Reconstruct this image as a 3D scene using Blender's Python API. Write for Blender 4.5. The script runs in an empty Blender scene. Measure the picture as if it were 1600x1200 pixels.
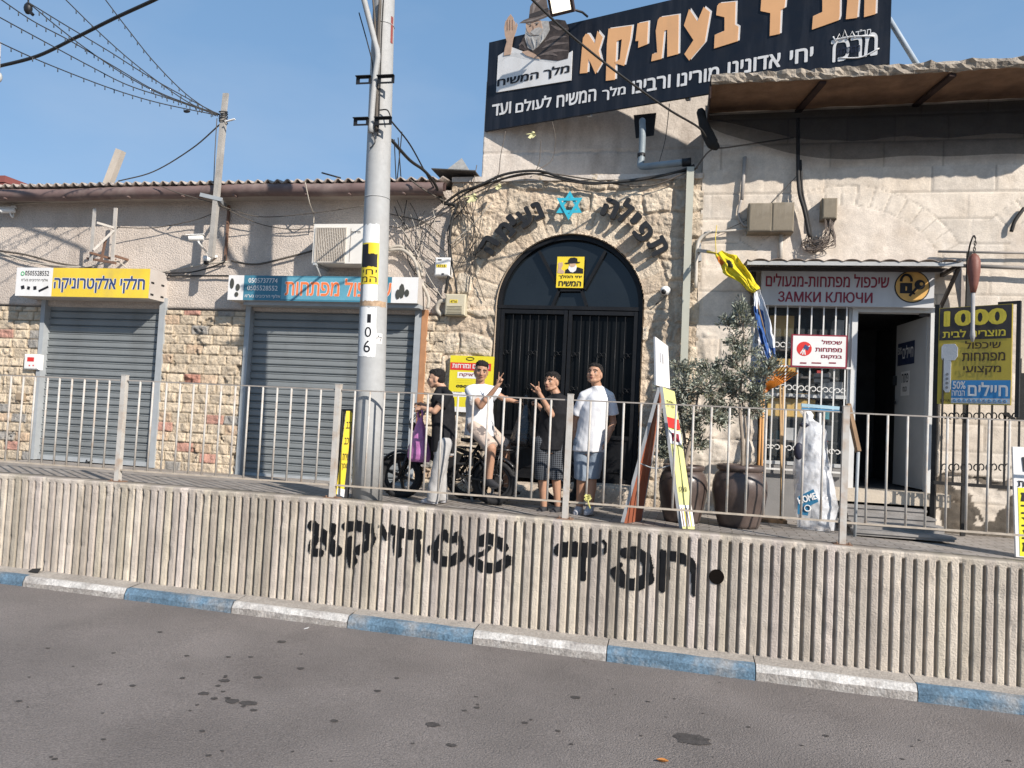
import bpy, bmesh, math, random
import numpy as np
from mathutils import Vector, Matrix
from mathutils.geometry import delaunay_2d_cdt

sc = bpy.context.scene
col = sc.collection
PI = math.pi
rng = random.Random(7)

# ---------------------------------------------------------------- camera, sky, sun, exposure
F_PX = 1200.0                                   # focal length for a 1600 px wide frame
YAW, PITCH, ROLL = math.radians(12.06), math.radians(2.58), math.radians(2.885)
CAM = Vector((0.0, -9.4, 0.9))
_fw = Vector((-math.sin(YAW) * math.cos(PITCH), math.cos(YAW) * math.cos(PITCH), math.sin(PITCH)))
_r0 = Vector((math.cos(YAW), math.sin(YAW), 0)); _u0 = _r0.cross(_fw)
_rt = _r0 * math.cos(ROLL) + _u0 * math.sin(ROLL)
_up = _u0 * math.cos(ROLL) - _r0 * math.sin(ROLL)
cd = bpy.data.cameras.new('camera'); cam = bpy.data.objects.new('camera', cd); col.objects.link(cam)
cam.matrix_world = Matrix(((_rt.x, _up.x, -_fw.x, CAM.x), (_rt.y, _up.y, -_fw.y, CAM.y), (_rt.z, _up.z, -_fw.z, CAM.z), (0, 0, 0, 1)))
cd.sensor_width = 36; cd.lens = 36 * F_PX / 1600; cd.clip_start = 0.05; cd.clip_end = 6000
sc.camera = cam

SUN_TRAVEL = Vector((-1.25, 1.0, -1.02))
sun_el = math.asin(1.02 / SUN_TRAVEL.length)
sun_rot = math.atan2(1.25, -1.0)                # compass direction of the sun, clockwise from +Y
w = bpy.data.worlds.new('World'); sc.world = w; w.use_nodes = True
wn, wl = w.node_tree.nodes, w.node_tree.links
bg = wn['Background']
sky = wn.new('ShaderNodeTexSky'); sky.sky_type = 'NISHITA'; sky.sun_disc = False
sky.sun_elevation = sun_el; sky.sun_rotation = sun_rot
sky.air_density = 1.0; sky.dust_density = 0.5; sky.ozone_density = 1.6; sky.altitude = 100
# the clear-sky model is evened out towards the soft blue of a slightly hazy afternoon, paler near the horizon, with thin cirrus
wtc = wn.new('ShaderNodeTexCoord'); wsp = wn.new('ShaderNodeSeparateXYZ'); wl.new(wtc.outputs['Generated'], wsp.inputs[0])
wgr = wn.new('ShaderNodeMapRange'); wgr.inputs['From Max'].default_value = 0.55; wl.new(wsp.outputs['Z'], wgr.inputs['Value'])
def wmix(fac, A, B):
    x = wn.new('ShaderNodeMix'); x.data_type = 'RGBA'
    for k, v in (('Factor', fac), ('A', A), ('B', B)):
        if isinstance(v, (tuple, float)): x.inputs[k].default_value = v
        else: wl.new(v, x.inputs[k])
    return x.outputs['Result']
hz = wmix(wgr.outputs[0], (2.25, 3.75, 5.9, 1), (1.35, 2.65, 4.6, 1))
wmp = wn.new('ShaderNodeMapping'); wmp.inputs['Scale'].default_value = (1.5, 1.5, 4.0)
wnz = wn.new('ShaderNodeTexNoise'); wnz.inputs['Scale'].default_value = 1.7; wnz.inputs['Detail'].default_value = 5
wrp = wn.new('ShaderNodeMapRange'); wrp.inputs['From Min'].default_value = 0.48; wrp.inputs['From Max'].default_value = 0.8; wrp.inputs['To Max'].default_value = 0.3
wl.new(wtc.outputs['Generated'], wmp.inputs[0]); wl.new(wmp.outputs[0], wnz.inputs['Vector']); wl.new(wnz.outputs['Fac'], wrp.inputs['Value'])
wl.new(wmix(wrp.outputs[0], wmix(0.75, sky.outputs[0], hz), (3.9, 4.6, 5.6, 1)), bg.inputs['Color']); bg.inputs['Strength'].default_value = 0.106
sd = bpy.data.lights.new('sun', 'SUN'); sd.energy = 5.0; sd.angle = math.radians(0.55); sd.color = (1.0, 0.925, 0.84)
so = bpy.data.objects.new('sun', sd); col.objects.link(so); so.location = (6, -14, 9)
so.rotation_euler = SUN_TRAVEL.to_track_quat('-Z', 'Y').to_euler()
sc.view_settings.view_transform = 'Standard'; sc.view_settings.look = 'None'
sc.view_settings.gamma = 1; sc.view_settings.exposure = 0.42; sc.view_settings.use_curve_mapping = False
try:
    sc.cycles.max_bounces = 6; sc.cycles.transparent_max_bounces = 12
except Exception: pass

# ---------------------------------------------------------------- pixel <-> place helpers
def ray(x, y):
    return (_fw * F_PX + _rt * (x - 800) - _up * (y - 600)).normalized()
class Fr:
    """an upright plane: origin O, U along, V up, N towards the street"""
    def __init__(s, O, yaw=0.0, lean=0.0):
        s.O = Vector(O); s.U = Vector((math.cos(yaw), math.sin(yaw), 0))
        n = s.U.cross(Vector((0, 0, 1)))
        s.V = (Vector((0, 0, 1)) * math.cos(lean) - n * math.sin(lean)); s.N = s.U.cross(s.V)
    def px(s, x, y):
        d = ray(x, y); t = (s.O - CAM).dot(s.N) / d.dot(s.N); q = CAM + d * t - s.O
        return q.dot(s.U), q.dot(s.V)
    def pt(s, u, v, n=0.0): return s.O + s.U * u + s.V * v + s.N * n
    def at(s, x, y, n=0.0):
        u, v = s.px(x, y); return s.pt(u, v, n)
def FA(d=0.0): return Fr((0, -d, 0))
def at(x, y, Y): return FA(-Y).at(x, y)          # the point of the plane Y that is seen at pixel x, y
def XZ(x, y, Y): p = at(x, y, Y); return p.x, p.z

# ---------------------------------------------------------------- numeric noise
def _h(ix, iy, seed):
    n = (ix * 374761393 + iy * 668265263 + seed * 974634777) & 0xffffffff
    n = ((n ^ (n >> 13)) * 1274126177) & 0xffffffff
    return ((n ^ (n >> 16)) & 0xffff) / 65535.0
def vnoise(x, y, seed=0):
    x = np.asarray(x, float); y = np.asarray(y, float)
    ix = np.floor(x).astype(np.int64); iy = np.floor(y).astype(np.int64); fx = x - ix; fy = y - iy
    fx = fx * fx * (3 - 2 * fx); fy = fy * fy * (3 - 2 * fy)
    a, b, c, d = _h(ix, iy, seed), _h(ix + 1, iy, seed), _h(ix, iy + 1, seed), _h(ix + 1, iy + 1, seed)
    return (a * (1 - fx) + b * fx) * (1 - fy) + (c * (1 - fx) + d * fx) * fy
def fbm(x, y, seed=0, o=4):
    v = 0; a = 0.5
    for k in range(o): v = v + a * vnoise(np.asarray(x) * 2 ** k, np.asarray(y) * 2 ** k, seed + k); a *= 0.5
    return v

# ---------------------------------------------------------------- materials
MATS = {}
def M(name, c, rough=0.75, var=0.12, scale=6, bump=0.15, bscale=60, metal=0.0, tint=False, stain=None, stain_amt=0.5, stain_scale=3.0, streak=1.0, spec=0.35, alpha=1.0, emit=None, trans=0.0, dirt=None, speck=None):
    if name in MATS: return MATS[name]
    m = bpy.data.materials.new(name); m.use_nodes = True
    nt = m.node_tree; N, L = nt.nodes, nt.links; b = N['Principled BSDF']
    b.inputs['Roughness'].default_value = rough; b.inputs['Metallic'].default_value = metal
    b.inputs['Specular IOR Level'].default_value = spec; b.inputs['Alpha'].default_value = alpha
    if trans: b.inputs['Transmission Weight'].default_value = trans
    tc = N.new('ShaderNodeTexCoord')
    def noise(sc_, det=5, stretch=None, ro=0.6):
        n = N.new('ShaderNodeTexNoise'); n.inputs['Scale'].default_value = sc_; n.inputs['Detail'].default_value = det; n.inputs['Roughness'].default_value = ro
        if stretch:
            mp = N.new('ShaderNodeMapping'); mp.inputs['Scale'].default_value = stretch; L.new(tc.outputs['Object'], mp.inputs[0]); L.new(mp.outputs[0], n.inputs['Vector'])
        else: L.new(tc.outputs['Object'], n.inputs['Vector'])
        return n.outputs['Fac']
    def rng_(src, a, bb, c0, c1):
        r = N.new('ShaderNodeMapRange'); r.inputs['From Min'].default_value = a; r.inputs['From Max'].default_value = bb
        r.inputs['To Min'].default_value = c0; r.inputs['To Max'].default_value = c1; L.new(src, r.inputs['Value']); return r.outputs[0]
    def mix(fac, A, B, mode='MIX'):
        x = N.new('ShaderNodeMix'); x.data_type = 'RGBA'; x.blend_type = mode
        if isinstance(fac, float): x.inputs['Factor'].default_value = fac
        else: L.new(fac, x.inputs['Factor'])
        for k, v in (('A', A), ('B', B)):
            if isinstance(v, tuple): x.inputs[k].default_value = (*v[:3], 1)
            else: L.new(v, x.inputs[k])
        return x.outputs['Result']
    lo = tuple(min(1, v * (1 - var)) for v in c); hi = tuple(min(1, v * (1 + var)) for v in c)
    out = mix(rng_(noise(scale), 0.3, 0.7, 0, 1), lo, hi)
    if tint:
        at_ = N.new('ShaderNodeAttribute'); at_.attribute_name = 'tint'; out = mix(1.0, out, at_.outputs['Color'], 'MULTIPLY')
    if stain:
        f = rng_(noise(stain_scale, 7, (1, 1, 1 / streak)), 0.48, 0.72, 0, stain_amt); out = mix(f, out, tuple(stain))
    if dirt:
        f = rng_(noise(dirt[1], 3), dirt[2], dirt[2] + 0.06, 0, dirt[3]); out = mix(f, out, tuple(dirt[0]))
    if speck:
        f = rng_(noise(speck[1], 4, None, .75), .36, .64, 0, 1); out = mix(1.0, out, mix(f, (1 - speck[0],) * 3, (1 + speck[0],) * 3), 'MULTIPLY')
    L.new(out, b.inputs['Base Color'])
    if rough < 0.95: L.new(rng_(noise(scale * 2.3), 0.3, 0.7, max(0.02, rough - 0.1), min(1, rough + 0.1)), b.inputs['Roughness'])
    if bump:
        bp = N.new('ShaderNodeBump'); bp.inputs['Strength'].default_value = bump; bp.inputs['Distance'].default_value = 0.02
        L.new(noise(bscale, 6), bp.inputs['Height']); L.new(bp.outputs[0], b.inputs['Normal'])
    if emit:
        b.inputs['Emission Color'].default_value = (*emit[0], 1); b.inputs['Emission Strength'].default_value = emit[1]
    MATS[name] = m; return m

# ---------------------------------------------------------------- objects
def tag(o, label=None, cat=None, group=None, kind=None):
    if label: o['label'] = label
    if cat: o['category'] = cat
    if group: o['group'] = group
    if kind: o['kind'] = kind
    return o
def empty(name, loc, label, cat, group=None, rz=0.0):
    o = bpy.data.objects.new(name, None); col.objects.link(o); o.location = loc; o.rotation_euler.z = rz; o.empty_display_size = 0.1
    return tag(o, label, cat, group)
def wloc(o):
    v = Vector((0, 0, 0))
    while o: v += o.location; o = o.parent
    return v
def link(name, me, mat, parent=None, origin=None, smooth=False):
    for m in (mat if isinstance(mat, (list, tuple)) else [mat]): me.materials.append(m)
    if parent is not None: off = wloc(parent)
    elif origin is not None: off = Vector(origin)
    else:
        n = len(me.vertices); a = np.empty(n * 3); me.vertices.foreach_get('co', a); a = a.reshape(-1, 3)
        lo, hi = a.min(0), a.max(0); off = Vector(((lo[0] + hi[0]) / 2, (lo[1] + hi[1]) / 2, lo[2]))
    me.transform(Matrix.Translation(-off))
    if smooth: me.polygons.foreach_set('use_smooth', [True] * len(me.polygons))
    o = bpy.data.objects.new(name, me); col.objects.link(o)
    if parent is not None: o.parent = parent
    else: o.location = off
    me.update(); return o
class MB:
    def __init__(s): s.v = []; s.f = []; s.mi = []; s.sm = []
    def add(s, vs, fs, mi=0, sm=False):
        b = len(s.v); s.v += [tuple(p) for p in vs]
        for f in fs: s.f.append(tuple(b + i for i in f)); s.mi.append(mi); s.sm.append(sm)
        return s
    def hexa(s, p, mi=0): return s.add(p, [(0, 3, 2, 1), (4, 5, 6, 7), (0, 1, 5, 4), (1, 2, 6, 5), (2, 3, 7, 6), (3, 0, 4, 7)], mi)
    def box(s, x0, x1, y0, y1, z0, z1, mi=0):
        return s.hexa([(x0, y0, z0), (x1, y0, z0), (x1, y1, z0), (x0, y1, z0), (x0, y0, z1), (x1, y0, z1), (x1, y1, z1), (x0, y1, z1)], mi)
    def fbox(s, fr, u0, u1, v0, v1, n0, n1, mi=0):
        P = fr.pt
        return s.hexa([P(u0, v0, n1), P(u1, v0, n1), P(u1, v0, n0), P(u0, v0, n0), P(u0, v1, n1), P(u1, v1, n1), P(u1, v1, n0), P(u0, v1, n0)], mi)
    def slab(s, q, nrm, th, mi=0):
        """a quad q (4 points, any plane) given thickness th against nrm"""
        q = [Vector(p) for p in q]; k = Vector(nrm).normalized() * th
        return s.hexa([q[0], q[1], q[1] - k, q[0] - k, q[3], q[2], q[2] - k, q[3] - k], mi)
    def bar(s, a, b, wx, wy, mi=0, up=(0, 0, 1)):
        a = Vector(a); b = Vector(b); d = (b - a).normalized(); u = Vector(up)
        if abs(d.dot(u)) > 0.95: u = Vector((0, 1, 0))
        x = d.cross(u).normalized() * wx / 2; y = x.cross(d).normalized() * wy / 2
        return s.hexa([a - x - y, a + x - y, a + x + y, a - x + y, b - x - y, b + x - y, b + x + y, b - x + y], mi)
    def tube(s, pts, r, n=8, mi=0, cap=True, sm=True, r2=None):
        pts = [Vector(p) for p in pts]; k = len(pts); vs = []; fs = []; pu = None
        for i, p in enumerate(pts):
            d = (pts[min(i + 1, k - 1)] - pts[max(i - 1, 0)]).normalized()
            if pu is None: pu = d.orthogonal().normalized()
            pu = (pu - d * pu.dot(d)).normalized(); q = d.cross(pu)
            rr = r[i] if isinstance(r, (list, tuple)) else (r if r2 is None else r + (r2 - r) * i / (k - 1))
            vs += [p + (pu * math.cos(2 * PI * j / n) + q * math.sin(2 * PI * j / n)) * rr for j in range(n)]
        for i in range(k - 1):
            for j in range(n): fs.append((i * n + j, i * n + (j + 1) % n, (i + 1) * n + (j + 1) % n, (i + 1) * n + j))
        s.add(vs, fs, mi, sm)
        if cap:
            b = len(s.v) - k * n
            s.f += [tuple(b + j for j in reversed(range(n))), tuple(b + (k - 1) * n + j for j in range(n))]; s.mi += [mi] * 2; s.sm += [False] * 2
        return s
    def lathe(s, c, prof, n=24, mi=0):
        """prof: (radius, height) from bottom to top about a vertical axis at c"""
        vs = []; fs = []; c = Vector(c)
        for r, z in prof: vs += [c + Vector((r * math.cos(2 * PI * j / n), r * math.sin(2 * PI * j / n), z)) for j in range(n)]
        for i in range(len(prof) - 1):
            for j in range(n): fs.append((i * n + j, i * n + (j + 1) % n, (i + 1) * n + (j + 1) % n, (i + 1) * n + j))
        return s.add(vs, fs, mi, True)
    def disc(s, c, r, U, V, n=20, mi=0):
        c = Vector(c); U = Vector(U); V = Vector(V)
        return s.add([c + (U * math.cos(2 * PI * j / n) + V * math.sin(2 * PI * j / n)) * r for j in range(n)], [tuple(range(n))], mi)
    def ball(s, c, r, mi=0, n=10, m=7):
        c = Vector(c); rx, ry, rz = r if isinstance(r, (tuple, list)) else (r, r, r); vs = []; fs = []
        for i in range(m + 1):
            t = PI * i / m
            vs += [c + Vector((rx * math.sin(t) * math.cos(2 * PI * j / n), ry * math.sin(t) * math.sin(2 * PI * j / n), -rz * math.cos(t))) for j in range(n)]
        for i in range(m):
            for j in range(n): fs.append((i * n + j, i * n + (j + 1) % n, (i + 1) * n + (j + 1) % n, (i + 1) * n + j))
        return s.add(vs, fs, mi, True)
    def prism(s, fr, poly, n0, n1, mi=0):
        """2-D outline (counter-clockwise in u, v) of plane fr given depth n0..n1"""
        k = len(poly)
        a = sum(poly[i][0] * poly[(i + 1) % k][1] - poly[(i + 1) % k][0] * poly[i][1] for i in range(k))
        if a < 0: poly = poly[::-1]
        vs = [fr.pt(u, v, n1) for u, v in poly] + [fr.pt(u, v, n0) for u, v in poly]
        fs = [tuple(range(k)), tuple(reversed(range(k, 2 * k)))] + [(i, i + k, (i + 1) % k + k, (i + 1) % k) for i in range(k)]
        return s.add(vs, fs, mi)
    def build(s, name, mat, parent=None, origin=None):
        me = bpy.data.meshes.new(name); me.from_pydata(s.v, [], s.f)
        me.polygons.foreach_set('material_index', s.mi); me.polygons.foreach_set('use_smooth', s.sm)
        return link(name, me, mat, parent, origin)
def spline(pts, k=6):
    pts = [Vector(p) for p in pts]; out = []; P = [pts[0] * 2 - pts[1]] + pts + [pts[-1] * 2 - pts[-2]]
    for i in range(1, len(P) - 2):
        for j in range(k):
            t = j / k; a, b, c, d = P[i - 1], P[i], P[i + 1], P[i + 2]
            out.append(0.5 * (2 * b + (c - a) * t + (2 * a - 5 * b + 4 * c - d) * t * t + (3 * b - a - 3 * c + d) * t ** 3))
    out.append(pts[-1]); return out
def copy_tree(o, parent=None):
    c = o.copy(); col.objects.link(c)
    if parent: c.parent = parent
    for ch in list(o.children): copy_tree(ch, c)
    return c

# lettering: outlines of the built-in font fitted into a rectangle of a plane
_G = {}
def vis(s):
    """Hebrew is laid out left to right by reversing it; digits and Latin runs keep their order"""
    if not any('\u0590' <= ch <= '\u05ff' for ch in s): return s
    out = ''; run = ''
    for ch in reversed(s):
        if ch.isascii() and (ch.isalnum() or ch in '%'): run = ch + run
        else: out += run + ch; run = ''
    return out + run
def glyph(s, bold=0.0, ext=0.0):
    """outlines -> triangles inside them (non-zero winding); extruded: z = -1 back, z = 1 front"""
    k = (s, ext)
    if k in _G: return _G[k]
    c = bpy.data.curves.new('lettering', 'FONT'); c.body = vis(s); c.resolution_u = 3; c.dimensions = '2D'; c.fill_mode = 'NONE'
    o = bpy.data.objects.new('lettering', c); col.objects.link(o)
    dg = bpy.context.evaluated_depsgraph_get(); me = bpy.data.meshes.new_from_object(o.evaluated_get(dg))
    V = [Vector((q.co.x, q.co.y)) for q in me.vertices]; E = [tuple(e.vertices) for e in me.edges]
    bpy.data.objects.remove(o); bpy.data.curves.remove(c); bpy.data.meshes.remove(me)
    E = [((p, q) if (q == p + 1) else ((q, p) if p == q + 1 else ((max(p, q), min(p, q))))) for p, q in E]   # splines run in order and close on themselves
    ov, oe, of, *_ = delaunay_2d_cdt(V, E, [], 0, 1e-5)
    A = np.array([V[p] for p, q in E]); B = np.array([V[q] for p, q in E]); tri = []
    for f in of:
        m = sum((ov[i] for i in f), Vector((0, 0))) / len(f)
        up = (A[:, 1] <= m.y) & (B[:, 1] > m.y); dn = (A[:, 1] > m.y) & (B[:, 1] <= m.y)
        side = (B[:, 0] - A[:, 0]) * (m.y - A[:, 1]) - (m.x - A[:, 0]) * (B[:, 1] - A[:, 1])
        if (up & (side > 0)).sum() - (dn & (side < 0)).sum() != 0: tri.append(tuple(f))
    v = [(q.x, q.y, 1.0 if ext else 0.0) for q in ov]; fs = list(tri)
    if ext:
        n = len(v); v += [(V[p].x, V[p].y, z) for z in (1.0, -1.0) for p in range(len(V))]; m_ = len(V)
        fs += [(n + p, n + m_ + p, n + m_ + q, n + q) for p, q in E]
    a = np.array([tuple(q) for q in V]); _G[k] = (v, fs, a[:, 0].min(), a[:, 0].max(), a[:, 1].min(), a[:, 1].max())
    return _G[k]
def put(mb, fr, s, u0, v0, u1, v1, n=0.004, bold=0.0, ext=0.0, depth=0.0, mi=0):
    v, f, x0, x1, y0, y1 = glyph(s, 0.0, 1.0 if ext else 0.0)
    k = 1 if bold <= 0 else (5 if bold < .03 else 9); x0 -= bold; x1 += bold; y0 -= bold * .6; y1 += bold * .6
    for i in range(k):                                      # heavier strokes: shifted copies, each a hair in front of the last
        dx, dy = (0, 0) if i == 0 else (bold * math.cos(2 * PI * i / (k - 1)), bold * .6 * math.sin(2 * PI * i / (k - 1)))
        mb.add([fr.pt(u0 + (x + dx - x0) / (x1 - x0) * (u1 - u0), v0 + (y + dy - y0) / (y1 - y0) * (v1 - v0), (n + (z + 1) * ext / 2 if ext else n) + i * .00022) for x, y, z in v], f, mi)
def text(fr, s, x0, y0, x1, y1, mat, parent, n=0.004, bold=0.015, ext=0.0, name='lettering'):
    """pixel corners: top left, bottom right"""
    mb = MB(); a, b = fr.px(x0, y0); c, d = fr.px(x1, y1); put(mb, fr, s, a, d, c, b, n, bold, ext)
    return mb.build(name, mat, parent)
def patch(fr, x0, y0, x1, y1, mat, parent, name, n=0.002):
    a, b = fr.px(x0, y0); c, d = fr.px(x1, y1)
    return MB().add([fr.pt(a, d, n), fr.pt(c, d, n), fr.pt(c, b, n), fr.pt(a, b, n)], [(0, 1, 2, 3)]).build(name, mat, parent)
def polypx(fr, pts): return [fr.px(x, y) for x, y in pts]
# ================================================================ palette
ASPH = M('asphalt', (0.198, 0.174, 0.159), 0.92, 0.2, 0.7, 1.0, 75, stain=(0.135, 0.115, 0.105), stain_amt=0.8, stain_scale=0.42, speck=(0.30, 85))
CONC = M('ribbed_concrete', (0.50, 0.44, 0.375), 0.92, 0.16, 5, 0.7, 70, tint=True, stain=(0.26, 0.225, 0.19), stain_amt=0.8, stain_scale=3.2, streak=6)
PAVE = M('paving', (0.33, 0.30, 0.27), 0.9, 0.15, 4, 0.2, 60, stain=(0.2, 0.18, 0.16), stain_amt=0.5)
KBLUE = M('kerb_blue_paint', (0.10, 0.165, 0.225), 0.88, 0.3, 5, 0.6, 50, stain=(0.29, 0.275, 0.255), stain_amt=0.95, stain_scale=3.2, speck=(.25, 40))
KWHITE = M('kerb_white_paint', (0.50, 0.48, 0.45), 0.88, 0.2, 8, 0.6, 50, stain=(0.25, 0.225, 0.205), stain_amt=1.0, stain_scale=3.5, speck=(.25, 40))
STUC = M('rough_stucco', (0.55, 0.48, 0.415), 0.95, 0.09, 3, 1.0, 45, speck=(.18, 60), stain=(0.36, 0.30, 0.25), stain_amt=0.5, stain_scale=1.6, streak=3)
STONE = M('cut_stone', (0.57, 0.48, 0.37), 0.92, 0.16, 12, 0.9, 60, tint=True)
RUBB = M('old_stone', (0.55, 0.465, 0.37), 0.93, 0.2, 9, 1.0, 45, tint=True, stain=(0.30, 0.235, 0.18), stain_amt=0.65, stain_scale=5, speck=(.14, 40))
ASHL = M('smooth_stone', (0.60, 0.535, 0.46), 0.9, 0.12, 7, 0.3, 80, tint=True, stain=(0.40, 0.32, 0.24), stain_amt=0.5, stain_scale=2.6, speck=(.08, 50))
PLAS = M('cracked_plaster', (0.57, 0.51, 0.445), 0.9, 0.08, 3, 0.35, 40, stain=(0.30, 0.245, 0.20), stain_amt=0.85, stain_scale=2.6, streak=3, speck=(.1, 45))
CSLAB = M('weathered_slab', (0.36, 0.31, 0.25), 0.95, 0.25, 9, 0.9, 40, stain=(0.13, 0.11, 0.09), stain_amt=0.7, stain_scale=5)
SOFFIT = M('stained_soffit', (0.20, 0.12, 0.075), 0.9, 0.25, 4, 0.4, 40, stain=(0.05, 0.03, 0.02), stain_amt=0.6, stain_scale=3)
DKBEAM = M('dark_beam', (0.035, 0.02, 0.017), 0.9, 0.2)
SHUT = M('grey_shutter', (0.215, 0.232, 0.236), 0.5, 0.07, 2, 0.05, 25, stain=(0.15, 0.155, 0.15), stain_amt=0.55, stain_scale=2.2, streak=4)
GALV = M('galvanised_steel', (0.36, 0.365, 0.36), 0.65, 0.07, 16, 0.08, 60, metal=0.0, stain=(0.32, 0.29, 0.26), stain_amt=0.35, stain_scale=5, streak=4)
STEEL = M('grey_painted_steel', (0.34, 0.36, 0.37), 0.55, 0.1, 6, 0.05)
RAILW = M('off_white_rail_paint', (0.47, 0.445, 0.405), 0.6, 0.08, 10, 0.1, 60, stain=(0.33, 0.20, 0.11), stain_amt=0.55, stain_scale=9)
RAILD = M('worn_rail_steel', (0.30, 0.27, 0.24), 0.6, 0.15, 10, 0.1)
GUTT = M('brown_gutter', (0.155, 0.105, 0.095), 0.6, 0.2, 5, 0.1, 40, stain=(0.30, 0.25, 0.22), stain_amt=0.5, stain_scale=3)
FASC = M('dark_fascia', (0.085, 0.05, 0.045), 0.7, 0.2)
FASL = M('pale_fascia', (0.36, 0.31, 0.27), 0.8, 0.1)
CORR = M('corrugated_roofing', (0.35, 0.30, 0.26), 0.9, 0.15, 5, 0.3)
BLKM = M('black_paint', (0.007, 0.0075, 0.009), 0.5, 0.2, 6, 0.03, spec=0.25)
BLKR = M('black_iron', (0.02, 0.019, 0.018), 0.6, 0.3, 10, 0.1)
DGLS = M('dark_glass', (0.010, 0.013, 0.016), 0.10, 0.2, 2, 0.0, spec=0.42)
BLK = M('black_plastic', (0.014, 0.014, 0.015), 0.5, 0.2, 8, 0.02)
RUBR = M('black_rubber', (0.018, 0.018, 0.019), 0.75, 0.2, 20, 0.2)
WHT = M('white_plastic', (0.74, 0.73, 0.70), 0.5, 0.03, 6, 0.02)
WHTP = M('white_paint', (0.72, 0.71, 0.68), 0.55, 0.05, 6, 0.05, stain=(0.5, 0.46, 0.4), stain_amt=0.3)
BEIG = M('beige_plastic', (0.50, 0.45, 0.33), 0.6, 0.06)
CABL = M('black_cable', (0.022, 0.021, 0.02), 0.6, 0.2)
CABG = M('dusty_cable', (0.10, 0.085, 0.07), 0.7, 0.2)
CABW = M('pale_cable', (0.42, 0.38, 0.32), 0.7, 0.1)
WOOD = M('weathered_wood', (0.20, 0.125, 0.07), 0.8, 0.25, 5, 0.2)
CONDB = M('dusty_brown_box', (0.20, 0.17, 0.125), 0.75, 0.12, 8, 0.1, stain=(0.45, 0.40, 0.33), stain_amt=0.5, stain_scale=6, streak=3)
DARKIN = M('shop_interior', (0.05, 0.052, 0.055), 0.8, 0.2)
PAPER = M('white_sign_sheet', (0.72, 0.71, 0.69), 0.6, 0.04, 4, 0, stain=(.48, .45, .40), stain_amt=.35, stain_scale=4, streak=5)
INK = M('black_ink', (0.012, 0.012, 0.015), 0.6, 0.1, 4, 0)

# ================================================================ heights of ground and walls
def zg(X, Y): return -0.012 - 0.0148 * np.maximum(0, np.asarray(X) + 3.1) - 0.01 * (np.asarray(Y) + 2.15)
def zr(X): return -1.138 - 0.0135 * (np.asarray(X) + 3)
def zb(X): return -1.0 - 0.0105 * (np.asarray(X) + 3)
YR = -2.15; YW = -2.26
def gz(X, Y): return float(zg(X, Y))

def sheet(name, X, Z, P, mat, parent=None, keep=None, tint=None, mi=None, smooth=True, origin=None):
    """grid of shape (nz, nx, 3); keep: mask of cells"""
    nz, nx = X.shape; idx = np.arange(nz * nx).reshape(nz, nx)
    q = np.stack([idx[:-1, :-1], idx[:-1, 1:], idx[1:, 1:], idx[1:, :-1]], -1).reshape(-1, 4)
    mm = None if mi is None else mi.reshape(-1)
    if keep is not None:
        kk = keep.reshape(-1); q = q[kk]; mm = None if mm is None else mm[kk]
    me = bpy.data.meshes.new(name); me.from_pydata(P.reshape(-1, 3).tolist(), [], q.tolist())
    if mm is not None: me.polygons.foreach_set('material_index', mm.astype(np.int32))
    if tint is not None:
        a = me.color_attributes.new('tint', 'FLOAT_COLOR', 'POINT')
        t = np.concatenate([tint.reshape(-1, 3), np.ones((nz * nx, 1))], 1); a.data.foreach_set('color', t.astype(np.float32).ravel())
    return link(name, me, mat, parent, origin, smooth)

# ================================================================ road, kerb, pavement
n = 61
gx, gy = np.meshgrid(np.linspace(-150, 150, n), np.linspace(-150, 150, n))
tag(sheet('road', gx, gy, np.stack([gx, gy, zr(gx)], -1), ASPH, origin=(0, 0, -1.2)), kind='structure')

XA, XB = -9.0, 4.6
xs = np.linspace(XA, XB, 60); ys = np.linspace(-2.1, 0.5, 8); gx, gy = np.meshgrid(xs, ys)
m = PAVE
nt = m.node_tree; b = nt.nodes['Principled BSDF']; old = b.inputs['Base Color'].links[0].from_socket
tc = nt.nodes.new('ShaderNodeTexCoord'); br = nt.nodes.new('ShaderNodeTexBrick'); mp = nt.nodes.new('ShaderNodeMapping'); mp.inputs['Rotation'].default_value = (0, 0, 0.03)
br.inputs['Scale'].default_value = 1.0; br.inputs['Brick Width'].default_value = 0.21; br.inputs['Row Height'].default_value = 0.105; br.inputs['Mortar Size'].default_value = 0.006
br.inputs['Color1'].default_value = (1, 1, 1, 1); br.inputs['Color2'].default_value = (0.82, 0.8, 0.78, 1); br.inputs['Mortar'].default_value = (0.4, 0.37, 0.33, 1)
mx = nt.nodes.new('ShaderNodeMix'); mx.data_type = 'RGBA'; mx.blend_type = 'MULTIPLY'; mx.inputs['Factor'].default_value = 1
nt.links.new(tc.outputs['Object'], mp.inputs[0]); nt.links.new(mp.outputs[0], br.inputs['Vector']); nt.links.new(old, mx.inputs['A']); nt.links.new(br.outputs['Color'], mx.inputs['B']); nt.links.new(mx.outputs['Result'], b.inputs['Base Color'])
tag(sheet('pavement', gx, gy, np.stack([gx, gy, zg(gx, gy)], -1), PAVE, origin=(0, 0, 0)), kind='structure')

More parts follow.
